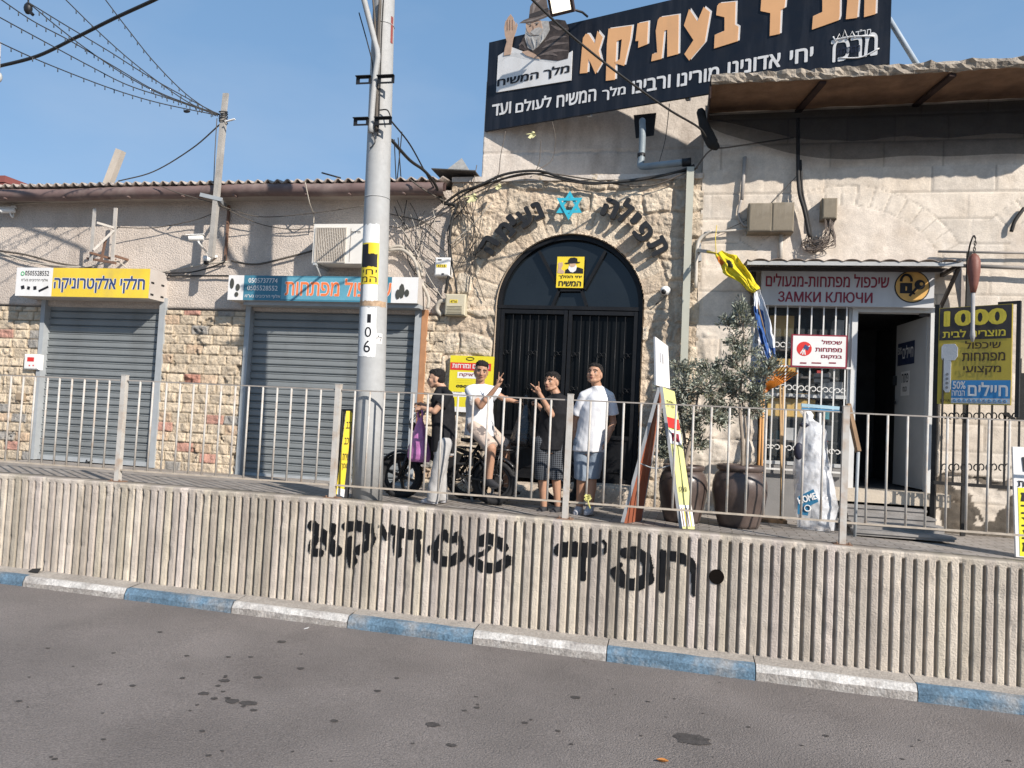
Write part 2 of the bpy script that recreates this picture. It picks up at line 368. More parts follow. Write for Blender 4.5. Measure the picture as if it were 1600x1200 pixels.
# kerb: blocks 0.98 m long, painted in turn blue and white, bevelled top edge, chipped
kb = MB(); YK0, YK1 = -2.56, -2.2
cuts = [XA] + [XZ(px, 900 + 0.134 * px, -2.52)[0] for px in (40, 198, 365, 545, 740, 948, 1180, 1432)] + [3.35, XB]
for i in range(len(cuts) - 1):
    xx = np.linspace(cuts[i] + 0.004, cuts[i + 1] - 0.004, 14); mi = i % 2
    rows = []
    for x in xx:
        j = lambda s: (float(fbm(x * 9, s, 5)) - 0.47) * 0.02
        zt = float(zb(x)) - 0.03
        rows.append([(x, YK0 + j(1), float(zr(x)) - 0.1), (x, YK0 + 0.004 + j(2), zt - 0.05 + j(3)), (x, YK0 + 0.035 + j(4), zt + j(5) * 0.4), (x, YK0 + (.10 if mi == 0 else .065) + j(7) * 2, zt + .002 + j(6) * 0.3), (x, YK1, zt + 0.02)])
    vs = [p for r in rows for p in r]; fs = []
    for a in range(13):
        for c in range(4):
            fs.append((a * 5 + c, (a + 1) * 5 + c, (a + 1) * 5 + c + 1, a * 5 + c + 1))
    base = len(kb.f); kb.add(vs, fs, mi, False)
    for a in range(13):
        kb.mi[base + a * 4 + 3] = 2
        if mi == 1: kb.mi[base + a * 4] = 3
tag(kb.build('kerb', [KBLUE, KWHITE, M('kerb_concrete', (0.36, 0.325, 0.285), 0.9, 0.2, 6, 0.7, 50, stain=(0.22, 0.195, 0.17), stain_amt=0.7, speck=(.2, 40)), M('worn_kerb_face', (0.30, 0.275, 0.25), 0.9, 0.25, 6, 0.7, 50, stain=(0.50, 0.48, 0.45), stain_amt=0.75, stain_scale=5, speck=(.25, 40))], origin=(0, YK0, -1.15)), kind='structure')

# ================================================================ ribbed retaining wall
RP = 0.0885; RD = 0.034
def rib(X, Z):
    X = np.asarray(X, float); Z = np.asarray(Z, float)
    t = (X / RP) % 1.0
    p = np.clip(np.minimum((t - 0.03) / 0.06, (0.80 - t) / 0.06), 0, 1)
    top = zg(X, -2.2) + 0.02; d = np.clip((top - 0.045 + 0.008 * fbm(X * 9, X * 0, 3) - Z) / 0.02, 0, 1)
    p = 1 - (1 - p) * d
    chip = np.clip((fbm(X * 13, Z * 9, 11) - 0.60) * 6, 0, 1) * 0.010
    rough = (fbm(X * 34, Z * 26, 4, 2) - 0.38) * 0.006
    return YW - RD * p + chip + rough * p + (fbm(X * 0.5, Z * .6, 9) - .47) * 0.006
k0, k1 = int(XA / RP), int(XB / RP)
prof = np.array([0.0, 0.03, 0.06, 0.09, 0.22, 0.36, 0.50, 0.62, 0.74, 0.77, 0.80, 0.90])
xs = (np.arange(k0, k1)[:, None] + prof[None, :]).ravel() * RP
ts = np.concatenate([np.linspace(0, 0.9, 40), np.linspace(0.915, 1.0, 9)])
gx = np.tile(xs, (len(ts), 1)); zl = zb(gx) - 0.06; zt = zg(gx, -2.2) + 0.02
gzz = zl + (zt - zl) * ts[:, None]; gyy = rib(gx, gzz)
lastrow = [(gx[-1], np.full_like(gx[-1], YW - 0.012), gzz[-1] + 0.008), (gx[-1], np.full_like(gx[-1], -2.03), gzz[-1] + 0.006 * (fbm(gx[-1] * 11, gx[-1] * 0, 8) - .3)), (gx[-1], np.full_like(gx[-1], -2.03), gzz[-1] - 0.3)]
GX = np.vstack([gx] + [r[0][None] for r in lastrow]); GY = np.vstack([gyy] + [r[1][None] for r in lastrow]); GZ = np.vstack([gzz] + [r[2][None] for r in lastrow])
kid = np.floor(GX / RP).astype(np.int64)
tn = 0.76 + 0.40 * _h(kid, kid * 0, 3) + 0.12 * (fbm(GX * 3, GZ * 2, 21) - .47)
white = np.clip((fbm(GX * 6, GZ * 1.3, 33) - 0.6) * 5, 0, 1) * ((GX > -6.2) & (GX < -4.7))
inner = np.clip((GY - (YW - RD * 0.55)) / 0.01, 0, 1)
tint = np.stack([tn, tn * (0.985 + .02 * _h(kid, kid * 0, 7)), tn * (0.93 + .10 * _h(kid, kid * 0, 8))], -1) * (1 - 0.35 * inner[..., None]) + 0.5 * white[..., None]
rw = empty('retaining_wall', (-1, YW, -1.05), 'ribbed beige concrete retaining wall with black spray-painted lettering along the road', 'wall')
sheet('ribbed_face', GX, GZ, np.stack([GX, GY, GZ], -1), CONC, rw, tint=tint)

# spray-painted letters, stroke by stroke (in units of a 1600-wide close-up of the wall)
S = [
 [[(110, 92), (150, 130), (192, 178)], 17], [[(180, 98), (172, 118), (158, 138)], 14], [[(172, 166), (188, 178)], 17], [[(118, 140), (106, 165), (110, 182), (134, 186)], 13],
 [[(228, 96), (262, 92), (304, 102)], 16], [[(304, 104), (308, 150), (272, 178)], 15], [[(241, 140), (236, 178), (244, 228)], 11], [[(235, 175), (252, 215)], 13],
 [[(347, 96), (356, 116), (366, 132)], 10],
 [[(386, 105), (430, 120), (476, 122)], 15], [[(410, 118), (402, 150), (404, 186)], 14], [[(470, 124), (474, 160), (482, 206)], 10],
 [[(524, 178), (550, 210), (590, 214), (622, 196)], 15], [[(612, 124), (622, 160), (622, 196)], 11], [[(568, 118), (582, 140), (606, 138)], 11], [[(560, 124), (536, 164), (520, 172)], 11],
 [[(694, 146), (720, 136), (760, 152)], 16], [[(760, 150), (772, 166)], 14], [[(668, 214), (700, 234), (748, 236), (788, 212)], 15], [[(676, 196), (700, 188), (720, 170)], 8],
 [[(970, 176), (1010, 172), (1076, 176)], 20], [[(1046, 190), (1042, 230), (1046, 272)], 11],
 [[(1094, 152), (1104, 166), (1101, 196)], 5], [[(1118, 146), (1127, 160), (1122, 186)], 5],
 [[(1196, 186), (1230, 186), (1266, 204)], 16], [[(1264, 204), (1272, 236), (1272, 270)], 14], [[(1164, 256), (1190, 286), (1230, 296), (1272, 276)], 17], [[(1166, 240), (1176, 226)], 8],
 [[(1320, 192), (1370, 200), (1410, 214), (1430, 242)], 14], [[(1324, 198), (1330, 250), (1322, 306)], 14], [[(1430, 240), (1434, 290), (1434, 326)], 9],
]
gm = MB(); FW = FA(-(YW - RD))
for pts, r in S:
    q = [FW.px(440 + .45 * x, 780 + .45 * y) for x, y in pts]; rr = r * .45 * 7.2 / 1200 * 1.38
    q = np.array([(p.x, p.y) for p in spline([Vector((a, b, 0)) for a, b in q], 5)])
    x0, x1, z0, z1 = q[:, 0].min() - rr * 1.4, q[:, 0].max() + rr * 1.4, q[:, 1].min() - rr * 1.4, q[:, 1].max() + rr * 1.4
    X, Z = np.meshgrid(np.arange(x0, x1, .0075), np.arange(z0, z1, .009))
    dmin = np.full(X.shape, 9.0)
    for i in range(len(q) - 1):
        a, d = q[i], q[i + 1] - q[i]; t = np.clip(((X - a[0]) * d[0] + (Z - a[1]) * d[1]) / max(1e-9, d @ d), 0, 1)
        dmin = np.minimum(dmin, np.hypot(X - a[0] - d[0] * t, Z - a[1] - d[1] * t))
    ok = dmin < rr * (0.82 + 0.34 * fbm(X * 22, Z * 22, 3))
    Y = rib(X, Z) - .0075
    ok &= rib(X, Z) < YW - RD * 0.12
    kc = ok[:-1, :-1] & ok[1:, 1:] & ok[:-1, 1:] & ok[1:, :-1]; nx = X.shape[1]
    b0 = len(gm.v); gm.v += np.stack([X, Y, Z], -1).reshape(-1, 3).tolist()
    for i, j in zip(*np.nonzero(kc)):
        a = b0 + i * nx + j; gm.f.append((a, a + 1, a + nx + 1, a + nx)); gm.mi.append(0); gm.sm.append(True)
# drop points no stroke uses
used = sorted({i for f in gm.f for i in f}); re_ = {o: i for i, o in enumerate(used)}
gm.v = [gm.v[i] for i in used]; gm.f = [tuple(re_[i] for i in f) for f in gm.f]
gm.build('graffiti', M('black_spray_paint', (0.009, 0.0095, 0.011), 0.85, 0.2, 10, 0.1, spec=.1), rw)
c = FW.at(1119.5, 901); mb = MB()
mb.tube([c + Vector((0, 0.12, 0)), c + Vector((0, -0.008, 0))], 0.062, 18, cap=False); mb.disc(c + Vector((0, -0.006, 0)), 0.066, (1, 0, 0), (0, 0, 1), 18)
mb.add([], []); mb.build('drain_hole', M('drain_dark', (0.008, 0.006, 0.005), 0.95, spec=.05), rw)

# ================================================================ low shop building on the left
def courses(X, Z, z0, hs, wlo, whi, seed, jitter=0.0):
    """rows of heights hs from z0 upwards, stones of random width; returns stone id, distance to the joint, local x, z (0..1)"""
    r = np.random.RandomState(seed); zb_ = np.concatenate([[z0], z0 + np.cumsum(hs)])
    Zj = Z + jitter * (fbm(X * 2.2, Z * 2.2, seed + 50) - .47); Xj = X + jitter * (fbm(X * 2.2, Z * 2.2, seed + 60) - .47)
    row = np.clip(np.searchsorted(zb_, Zj, 'right') - 1, 0, len(hs) - 1)
    sid = np.zeros(X.shape, np.int64); ed = np.zeros(X.shape); lu = np.zeros(X.shape); lv = np.zeros(X.shape)
    for k in range(len(hs)):
        m_ = row == k; ws = r.uniform(wlo, whi, 80); e = -12 - r.uniform(0, whi) + np.concatenate([[0], np.cumsum(ws)])
        while e[-1] < 8: ws = np.concatenate([ws, r.uniform(wlo, whi, 40)]); e = e[0] + np.concatenate([[0], np.cumsum(ws)])
        x = Xj[m_]; i = np.searchsorted(e, x, 'right') - 1; z = Zj[m_]
        du = np.minimum(x - e[i], e[i + 1] - x); dv = np.minimum(z - zb_[k], zb_[k + 1] - z)
        sid[m_] = i + 1000 * k; ed[m_] = np.minimum(du, dv); lu[m_] = (x - e[i]) / (e[i + 1] - e[i]); lv[m_] = (z - zb_[k]) / hs[k]
    return sid, ed, lu, lv
def hgrid(X0, X1, Z0, Z1, res):
    return np.meshgrid(np.linspace(X0, X1, max(2, int((X1 - X0) / res))), np.linspace(Z0, Z1, max(2, int((Z1 - Z0) / res))))
def cellmask(mv): return mv[:-1, :-1] & mv[1:, 1:] & mv[:-1, 1:] & mv[1:, :-1]

XL = -11.0; XJ = XZ(702, 420, 0)[0]                       # where the two buildings meet
ZE = XZ(300, 314, 0)[1]; ZBR = XZ(320, 486, 0)[1]         # eaves, top of the stone cladding
sh = empty('shop_building', (-5, 0, -0.05), 'low pinkish stucco shop building with two grey roller shutters under a brown gutter', 'building')
body = MB(); body.box(XL, XJ, 0.16, 4.5, -0.4, ZE + 0.12)
body.build('wall_core', M('core_masonry', (0.3, 0.26, 0.22), 0.9), sh)
gx, gzz = hgrid(XL, XJ, ZBR, ZE + 0.1, 0.03)
gyy = -(fbm(gx * 4, gzz * 4, 40) - .47) * 0.02 - (fbm(gx * 30, gzz * 30, 41) - .47) * 0.006
gyy[0] = 0.15; gyy[1] -= 0.0
sheet('stucco_wall', gx, gzz, np.stack([gx, gyy, gzz], -1), STUC, sh)
SH = [(XZ(62, 600, 0)[0], XZ(247, 600, 0)[0]), (XZ(383, 600, 0)[0], XZ(648, 600, 0)[0])]
ZS = XZ(400, 478, 0)[1]
def brick_piece(x0, x1):
    gx, gzz = hgrid(x0, x1, -0.3, ZBR, 0.011)
    hs = np.full(26, 0.1345); sid, ed, lu, lv = courses(gx, gzz, -0.32, hs, 0.25, 0.275, 5)
    r1 = _h(sid, sid * 0, 1); r2 = _h(sid, sid * 0, 2); r3 = _h(sid, sid * 0, 3)
    pil = np.clip(ed / 0.014, 0, 1) ** 0.7
    ang = (r1 - .5) * 2.4; slope = ((lu - .5) * np.cos(ang) + (lv - .5) * np.sin(ang)) * 0.02
    h = pil * (0.010 + slope * 1.1 + np.abs(fbm(gx * 9 + r1 * 90, gzz * 9 + r2 * 70, 6) - .47) * 0.075 + (fbm(gx * 30, gzz * 30, 9) - .47) * .014) - 0.008 * (ed < 0.006)
    base = np.stack([0.9 + .25 * r2, 0.88 + .24 * r2, 0.84 + .22 * r2], -1)
    base[(r3 < 0.075)] = (0.86, 0.56, 0.56); base[(r3 > 0.94)] = (0.56, 0.62, 0.72); base[(r3 > 0.06) & (r3 < .13)] *= (0.95, 0.86, 0.82)
    base[ed < 0.006] = (0.62, 0.6, 0.56)
    brk = (fbm(gx * 5, gzz * 5, 77) > 0.70); h[brk] -= 0.03; base[brk] *= 0.75
    sheet('stone_cladding', gx, gzz, np.stack([gx, -0.004 - h, gzz], -1), STONE, sh, tint=base)
brick_piece(XL, SH[0][0] - 0.03); brick_piece(SH[0][1] + 0.05, SH[1][0] - 0.03); brick_piece(SH[1][1] + 0.05, XJ)
def shutter(x0, x1, ztop, zbot, handle):
    mb = MB(); k = int((ztop - zbot) / 0.0985); h = (ztop - zbot) / k; pr = []
    for i in range(k):
        z = zbot + i * h
        pr += [(0.085, z), (0.062, z + h * .03), (0.056, z + h * .12), (0.053, z + h * .40), (0.052, z + h * .66), (0.044, z + h * .74), (0.042, z + h * .80), (0.052, z + h * .86), (0.085, z + h * .88)]
    pr.append((0.075, ztop)); nn = len(pr)
    mb.add([(x0, y, z) for y, z in pr] + [(x1, y, z) for y, z in pr], [(i, i + nn, i + nn + 1, i + 1) for i in range(nn - 1)])
    s = mb.build('shutter', SHUT, sh)
    for a, bb in ((x0 - 0.035, x0 + 0.035), (x1 - 0.03, x1 + 0.06)):
        g = MB(); g.box(a, bb, -0.045, 0.09, zbot - 0.02, ztop); g.build('guide_rail', STEEL, s)
    g = MB(); g.box(x0 + 0.036, x1 - 0.031, 0.018, 0.055, zbot - 0.015, zbot + 0.045); g.build('bottom_bar', STEEL, s)
    if handle:
        p = at(*handle, 0.03); g = MB(); g.tube(spline([p + Vector((-.04, 0.02, .02)), p + Vector((-.04, -.03, .0)), p + Vector((0, -.035, -.015)), p + Vector((.04, -.03, 0)), p + Vector((.04, 0.02, .02))]), 0.008, 6)
        g.build('handle', BLK, s)
    return s
shutter(SH[0][0], SH[0][1], ZS + 0.08, XZ(150, 722, 0)[1], (141, 720)); shutter(SH[1][0], SH[1][1], ZS + 0.03, XZ(500, 752, 0)[1], None)
sl = MB(); a = at(42, 727, -0.1); bq = at(245, 738, -0.1); sl.box(a.x, bq.x, -0.16, -0.05, a.z - 0.09, a.z + 0.0)
sl.build('door_sill', M('peeling_sill', (0.5, 0.46, 0.40), 0.9, 0.2, 9, 0.4, 40, stain=(0.22, 0.12, 0.08), stain_amt=0.8, stain_scale=8), sh)
w1 = MB(); a = at(660, 484, -.05); bq = at(664, 690, -.05); w1.box(SH[1][1] + .062, SH[1][1] + .135, -0.05, 0.02, bq.z, a.z); w1.build('door_post', M('orange_wood', (0.40, 0.20, 0.10), 0.8, 0.15), sh)
# roof, gutter, boards under it
XE = XZ(692, 295, -0.35)[0]
ZGt, ZGb = XZ(300, 288, -.33)[1], XZ(300, 306, -.33)[1]
r_ = MB(); k = 10; R_ = (ZGt - ZGb) * 0.55
secs = []
for i in range(k + 1):
    t = PI * (0.5 + i / k); secs.append((-0.26 + R_ * 1.15 * math.cos(t) * 1.0, ZGt + R_ * 1.6 * (math.sin(t) - 1) * 0.62))
xx = np.linspace(XL, XE, 60); vs = []; fs = []
for i, x in enumerate(xx):
    s_ = 0.012 * math.sin(x * 0.9) + 0.006 * math.sin(x * 3.1)
    vs += [(x, y, z + s_) for y, z in secs]
for i in range(len(xx) - 1):
    for j in range(k): fs.append((i * (k + 1) + j, (i + 1) * (k + 1) + j, (i + 1) * (k + 1) + j + 1, i * (k + 1) + j + 1))
r_.add(vs, fs, 0, True)
for px in (8, 100, 200, 285, 365, 478, 545, 630):
    x = XZ(px, 295, -.35)[0]; r_.box(x, x + 0.02, -0.26 - R_ * 1.2, -0.255, ZGb - 0.012, ZGb + 0.004)
gut = r_.build('gutter', GUTT, sh)
e_ = MB(); e_.box(XL, XE, -0.255, -0.225, ZE + 0.02, ZGt - 0.01); e_.build('fascia', FASC, sh)
e_ = MB(); e_.box(XL, XE - .05, -0.22, 0.15, ZE - 0.012, ZE + 0.028); e_.build('soffit', FASL, sh)
xs = np.arange(XL, XE, 0.0175); rows = [(-0.34, 0.0), (-0.1, 0.03), (1.5, 0.3), (4.6, 0.85)]
gx = np.tile(xs, (4, 1)); wav = 0.024 * np.sin(gx * 2 * PI / 0.142) + .01 * (fbm(gx * .8, gx * 0, 4) - .47)
gy = np.array([r[0] for r in rows])[:, None] + 0 * gx; gzz = np.array([r[1] for r in rows])[:, None] + ZGt + 0.028 + wav
ro = sheet('roof', gx, gzz, np.stack([gx, gy, gzz], -1), CORR, sh)
sm_ = ro.modifiers.new('thickness', 'SOLIDIFY'); sm_.thickness = 0.012

# ================================================================ rough stone building with the arched gate
XR = XZ(1092, 420, 0)[0]; ZP = XZ(900, 274, 0)[1]
XC, ZC = XZ(890.5, 481, 0); RA = (XZ(1006, 482, 0)[0] - XZ(775, 480, 0)[0]) / 2
XC = (XZ(1006, 482, 0)[0] + XZ(775, 480, 0)[0]) / 2
st = empty('stone_building', (XC, 0, -0.08), 'rough stone building with a rounded archway, black gate and plastered parapet', 'building')
core = MB(); core.box(XJ, XC - RA - 0.02, 0.12, 4.5, -0.4, ZP - .06); core.box(XC + RA + 0.02, XR, 0.12, 4.5, -0.4, ZP - .06); core.box(XC - RA - 0.021, XC + RA + 0.021, 0.12, 4.5, ZC + RA + 0.03, ZP - .062)
core.build('wall_core', M('core_masonry', (0.3, 0.26, 0.22)), st)
gx, gzz = hgrid(XJ - 0.02, XR + 0.02, -0.35, ZP + 0.05, 0.0115)
hs = [.36, .30, .27, .33, .25, .29, .24, .30, .22, .27, .24, .28, .26, .3, .3, .3]
sid, ed, lu, lv = courses(gx, gzz, -0.4, np.array(hs), 0.24, 0.60, 12, 0.26)
rad = np.hypot(gx - XC, gzz - ZC); th = np.arctan2(gzz - ZC, gx - XC); ring = (rad < RA + 0.30 + 0.05 * _h(np.floor(th / .19).astype(np.int64), np.zeros_like(gx, np.int64), 5)) & (gzz > ZC - 0.05)
k = np.floor(th / 0.19).astype(np.int64); tl = th / 0.19 - k
edr = np.minimum(np.minimum(tl, 1 - tl) * 0.19 * rad, np.minimum(rad - RA + .05, RA + 0.32 - rad))
sid = np.where(ring, 90000 + k, sid); ed = np.where(ring, edr, ed)
r1 = _h(sid, sid * 0, 1); r2 = _h(sid, sid * 0, 2)
jw = 0.008 + 0.055 * np.clip(fbm(gx * 4, gzz * 4, 71) - .33, 0, 1) * (~ring)
pil = np.clip((ed - jw * .5) / np.where(ring, 0.018, 0.026), 0, 1) ** 0.8
h = pil * (np.where(ring, 0.009, 0.012) + 0.026 * (r1 - .4) * (~ring) + (fbm(gx * 6 + r1 * 50, gzz * 6, 6) - .47) * np.where(ring, 0.012, 0.045) + np.abs(fbm(gx * 14 + r2 * 30, gzz * 14, 8) - .47) * np.where(ring, .03, 0.065) + (fbm(gx * 45, gzz * 45, 28) - .47) * .010) - 0.006 + (fbm(gx * 12, gzz * 12, 88) - .47) * 0.02
tb = 0.82 + 0.36 * r2 + 0.15 * (fbm(gx * 3, gzz * 3, 18) - .47)
tint = np.stack([tb, tb * (0.95 + .07 * r1), tb * (0.88 + .12 * r1)], -1)
mort = (ed < jw)[..., None]; tint = np.where(mort, np.stack([0 * tb + .92, 0 * tb + .88, 0 * tb + .82], -1) * (0.85 + .3 * fbm(gx * 14, gzz * 14, 19))[..., None], tint)
hole = (np.hypot(gx - XC, gzz - ZC) < RA) & (gzz >= ZC) | ((np.abs(gx - XC) < RA) & (gzz < ZC))
topz = ZP + 0.06 * (fbm(gx * 3, gx * 0, 2) - .5)
kp = cellmask(~hole & (gzz < topz))
sheet('rubble_wall', gx, gzz, np.stack([gx, -h, gzz], -1), RUBB, st, keep=kp, tint=tint)
# reveal of the archway
mb = MB(); nA = 40; ar = [(XC + RA, -0.3)] + [(XC + RA * math.cos(PI * i / nA), ZC + RA * math.sin(PI * i / nA)) for i in range(nA + 1)] + [(XC - RA, -0.3)]
mb.add([(x * 1.0 + (XC - x) * 0.006, -0.035, z) for x, z in ar] + [(x + (XC - x) * 0.012, 0.30, z) for x, z in ar], [(i, i + 1, i + 1 + len(ar), i + len(ar)) for i in range(len(ar) - 1)], 0, True)
mb.build('arch_reveal', M('reveal_stone', (0.48, 0.38, 0.28), 0.9, 0.15, 6, 0.5), st)
led = MB(); led.box(XJ - .02, XR, -0.03, 0.95, ZP - 0.07, ZP - 0.005); led.build('ledge', PLAS, st)
# parapet: plastered upper wall, set back
YPP = .745; x0, zt = XZ(757, 150, YPP); x1 = XZ(1120, 150, YPP)[0]
gx, gzz = hgrid(x0, x1, ZP - 0.06, zt + 0.22, 0.02)
gyy = YPP - (fbm(gx * 3, gzz * 3, 4) - .47) * 0.03 - (fbm(gx * 20, gzz * 20, 14) - .47) * 0.008
crk = np.abs(gzz - (ZP + .55 + .03 * fbm(gx * 4, gx * 0, 6))) < 0.012; gyy[crk] += 0.015
gyy[:, 0] = 1.2; gyy[-1] = 1.2
sheet('parapet', gx, gzz, np.stack([gx, gyy, gzz], -1), PLAS, st)
mb = MB(); mb.box(x0 + .03, x1, YPP + .08, 1.2, ZP - .05, zt + .28); mb.build('parapet_core', PLAS, st)
# gate
gt = MB(); Y0, Y1 = 0.02, 0.075
GB = XZ(885, 752, 0.03)[1]
gate = MB(); RI = RA - 0.012
gate.box(XC - RI, XC + RI, Y0 - 0.01, Y1 + .01, ZC - 0.02, ZC + 0.025)                  # transom
gate.box(XC - RI, XC - RI + 0.05, Y0, Y1, GB, ZC - .02); gate.box(XC + RI - 0.05, XC + RI, Y0, Y1, GB, ZC - .02)
ga = gate.build('gate', BLKM, st)
for s in (-1, 1):
    a, bq = (XC - RI + 0.055, XC - 0.006) if s < 0 else (XC + 0.006, XC + RI - 0.055)
    f = MB(); zt = ZC - 0.03
    f.box(a, a + .045, Y0 - .005, Y1, GB + .01, zt); f.box(bq - .045, bq, Y0 - .005, Y1, GB + .01, zt); f.box(a + .045, bq - .045, Y0, Y1, zt - .05, zt); f.box(a + .045, bq - .045, Y0, Y1, GB + .01, GB + .06)
    zm = XZ(885, 677, .05)[1]; f.box(a + .045, bq - .045, Y0, Y1, zm - .05, zm)
    leaf = f.build('gate_leaf', BLKM, ga)
    f = MB(); f.box(a + .045, bq - .045, Y0 + .02, Y1 - .01, GB + .06, zm - .05); f.box(a + .12, bq - .12, Y0 + .005, Y0 + .02, GB + .14, zm - .12); f.build('kick_panel', BLKM, leaf)
    f = MB()
    nb = 6
    for i in range(nb):
        x = a + .045 + (bq - a - .09) * (i + 1) / (nb + 1); f.tube([(x, Y0 + .02, zm), (x, Y0 + .02, zt - .05)], 0.0075, 6)
    for zc in (XZ(885, 553, .04)[1], XZ(885, 607, .04)[1]):
        for i in range(0, nb + 1, 1 if zc < 1.3 else 3):
            xm = a + .045 + (bq - a - .09) * (i + .5) / (nb + 1)
            for sg in (-1, 1):
                f.tube([(xm + sg * (.004 + .022 * (1 + .25 * math.cos(q))) + sg * .02 * math.cos(q), Y0 + .012, zc + .03 * math.sin(q) * (1 - q / 9)) for q in np.linspace(-1.5, 4.6, 12)], 0.005, 5)
    f.build('grille', BLKM, leaf)
    f = MB(); f.box(a + .046, bq - .046, Y1 + .012, Y1 + .022, zm, zt - .05); f.build('leaf_glass', M('dim_door_glass', (0.005, 0.006, 0.007), 0.35, 0.2, 2, 0.0, spec=0.12), leaf)
fan = MB()
arcp = lambda R, i: (XC + R * math.cos(PI * i / nA), ZC + .025 + (R - .02) * math.sin(PI * i / nA))
P1 = [arcp(RI, i) for i in range(nA + 1)]; P2 = [arcp(RI - .055, i) for i in range(nA + 1)]
kq = nA + 1
fan.add([(x, Y0 - .005, z) for x, z in P1] + [(x, Y0 - .005, z) for x, z in P2] + [(x, Y1, z) for x, z in P1] + [(x, Y1, z) for x, z in P2],
        [f for i in range(nA) for f in ((i, i + 1, kq + i + 1, kq + i), (kq + i, kq + i + 1, 3 * kq + i + 1, 3 * kq + i), (i + 2 * kq, i + 3 * kq, i + 1 + 3 * kq, i + 1 + 2 * kq))])
def facbar(mb, p, q, wd=.035, y0=Y0, y1=Y1):
    a = at(*p, y0); c = at(*q, y0); mb.bar(a + Vector((0, (y1 - y0) / 2, 0)), c + Vector((0, (y1 - y0) / 2, 0)), wd, y1 - y0, up=(0, 1, 0))
for p, q in (((842, 392), (874, 452)), ((946, 392), (913, 452)), ((874, 452), (863, 478)), ((908, 452), (916, 478)), ((872, 453), (910, 453))): facbar(fan, p, q)
fn_ = fan.build('fanlight', BLKM, ga)
g = MB(); g.add([(x, Y1 + .01, z) for x, z in P1], [tuple(range(kq))]); g.build('fanlight_glass', DGLS, fn_)
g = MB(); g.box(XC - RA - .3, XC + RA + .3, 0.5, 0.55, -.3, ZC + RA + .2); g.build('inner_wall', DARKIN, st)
# threshold stones
for a, bq in ((797, 872), (875, 1000)):
    p, q = at(a, 757, -.36), at(bq, 757, -.36); s_ = MB()
    xs = np.linspace(p.x, q.x, 14); zz = np.linspace(-.2, 1, 8)
    zt = XZ((a + bq) / 2, 757, -.2)[1]
    gx, gq = np.meshgrid(xs, np.array([-0.3, .2, .45, .7, .9, .985, 1.0, 1.0]))
    gzz = gq * 0 ; yy = np.array([-.36, -.365, -.362, -.36, -.355, -.34, -.2, .1])[:, None] + (fbm(gx * 12, gq * 5, 7) - .47) * .025
    gzz = -0.2 + (zt + 0.2) * gq + (fbm(gx * 9, yy * 9, 6) - .47) * .012
    tn = np.full(gx.shape + (3,), 1.0) * (0.95 + .2 * fbm(gx * 4, gq * 4, 2))[..., None]
    sheet('threshold_stone', gx, gzz, np.stack([gx, yy, gzz], -1), RUBB, st, tint=tn)

# ================================================================ right-hand shop building of smooth stone
rb = empty('corner_shop_building', (1.5, 0, -0.1), 'pale smooth-stone shop building with a crumbling concrete canopy and blind arches', 'building')
XQ = 4.6; ZC2 = XZ(1300, 178, 0)[1]
HX0, HX1 = XZ(1188, 600, 0)[0], XZ(1459, 600, 0)[0]; HZ = XZ(1320, 478, 0)[1]
gx, gzz = hgrid(XR, XQ, -0.4, ZC2 + .15, 0.016)
sid, ed, lu, lv = courses(gx, gzz, -0.4, np.array([.33, .30, .29, .27, .30, .28, .31, .29, .27, .30, .28, .3, .29, .3, .3, .3, .3, .3]), 0.5, 0.78, 31)
r2 = _h(sid, sid * 0, 2); r1 = _h(sid, sid * 0, 1)
def arch(xc, zc, Rr, wdt):
    rad = np.hypot(gx - xc, gzz - zc); th = np.arctan2(gzz - zc, gx - xc)
    return rad, th
plast = np.zeros(gx.shape, bool); ringm = np.zeros(gx.shape, bool)
for (cx_, cy_), (ex, ey) in ((((1322, 322)), (1463, 392)), (((1760, 300)), (1578, 362))):
    xc, ztop = XZ(cx_, cy_, 0); xe, ze = XZ(ex, ey, 0); hw = abs(xe - xc); ris = ztop - ze; Rr = (hw * hw + ris * ris) / (2 * ris); zc = ztop - Rr
    rad = np.hypot(gx - xc, gzz - zc); th = np.arctan2(gzz - zc, gx - xc); kk = np.floor(th / 0.135).astype(np.int64); tl = th / .135 - kk
    rg = (rad > Rr) & (rad < Rr + .24) & (gzz > ze - .02) & (np.abs(gx - xc) < hw + .22)
    ins = (rad <= Rr) & (gzz > ze - .25) & (np.abs(gx - xc) < hw)
    e2 = np.minimum(np.minimum(tl, 1 - tl) * .135 * rad, np.minimum(rad - Rr, Rr + .24 - rad))
    sid = np.where(rg, 70000 + kk, sid); ed = np.where(rg, e2, ed); ed = np.where(ins, 0.5, ed); sid = np.where(ins, 5, sid); plast |= ins
    r2 = np.where(rg | ins, 0.6 + .3 * _h(sid, sid * 0, 4), r2)
pil = np.clip((ed - .002) / 0.008, 0, 1)
h = pil * 0.010 + (fbm(gx * 8, gzz * 8, 61) - .47) * 0.012 * pil + (fbm(gx * 3, gzz * 3, 66) - .47) * .02
low = gzz < XZ(1200, 520, 0)[1]
h = h + np.where(low & (gx < HX0), pil * (fbm(gx * 9, gzz * 9, 14) - .4) * 0.06, 0)
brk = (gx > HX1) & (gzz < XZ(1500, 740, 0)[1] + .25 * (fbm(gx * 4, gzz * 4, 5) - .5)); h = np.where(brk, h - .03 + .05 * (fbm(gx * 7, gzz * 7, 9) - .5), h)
tb = 0.90 + 0.2 * r2 + .1 * (fbm(gx * 2, gzz * 2, 18) - .47)
tint = np.stack([tb, tb * (.975 + .03 * r1), tb * (.93 + .07 * r1)], -1); tint[plast] = (1.06, 1.05, 1.04)
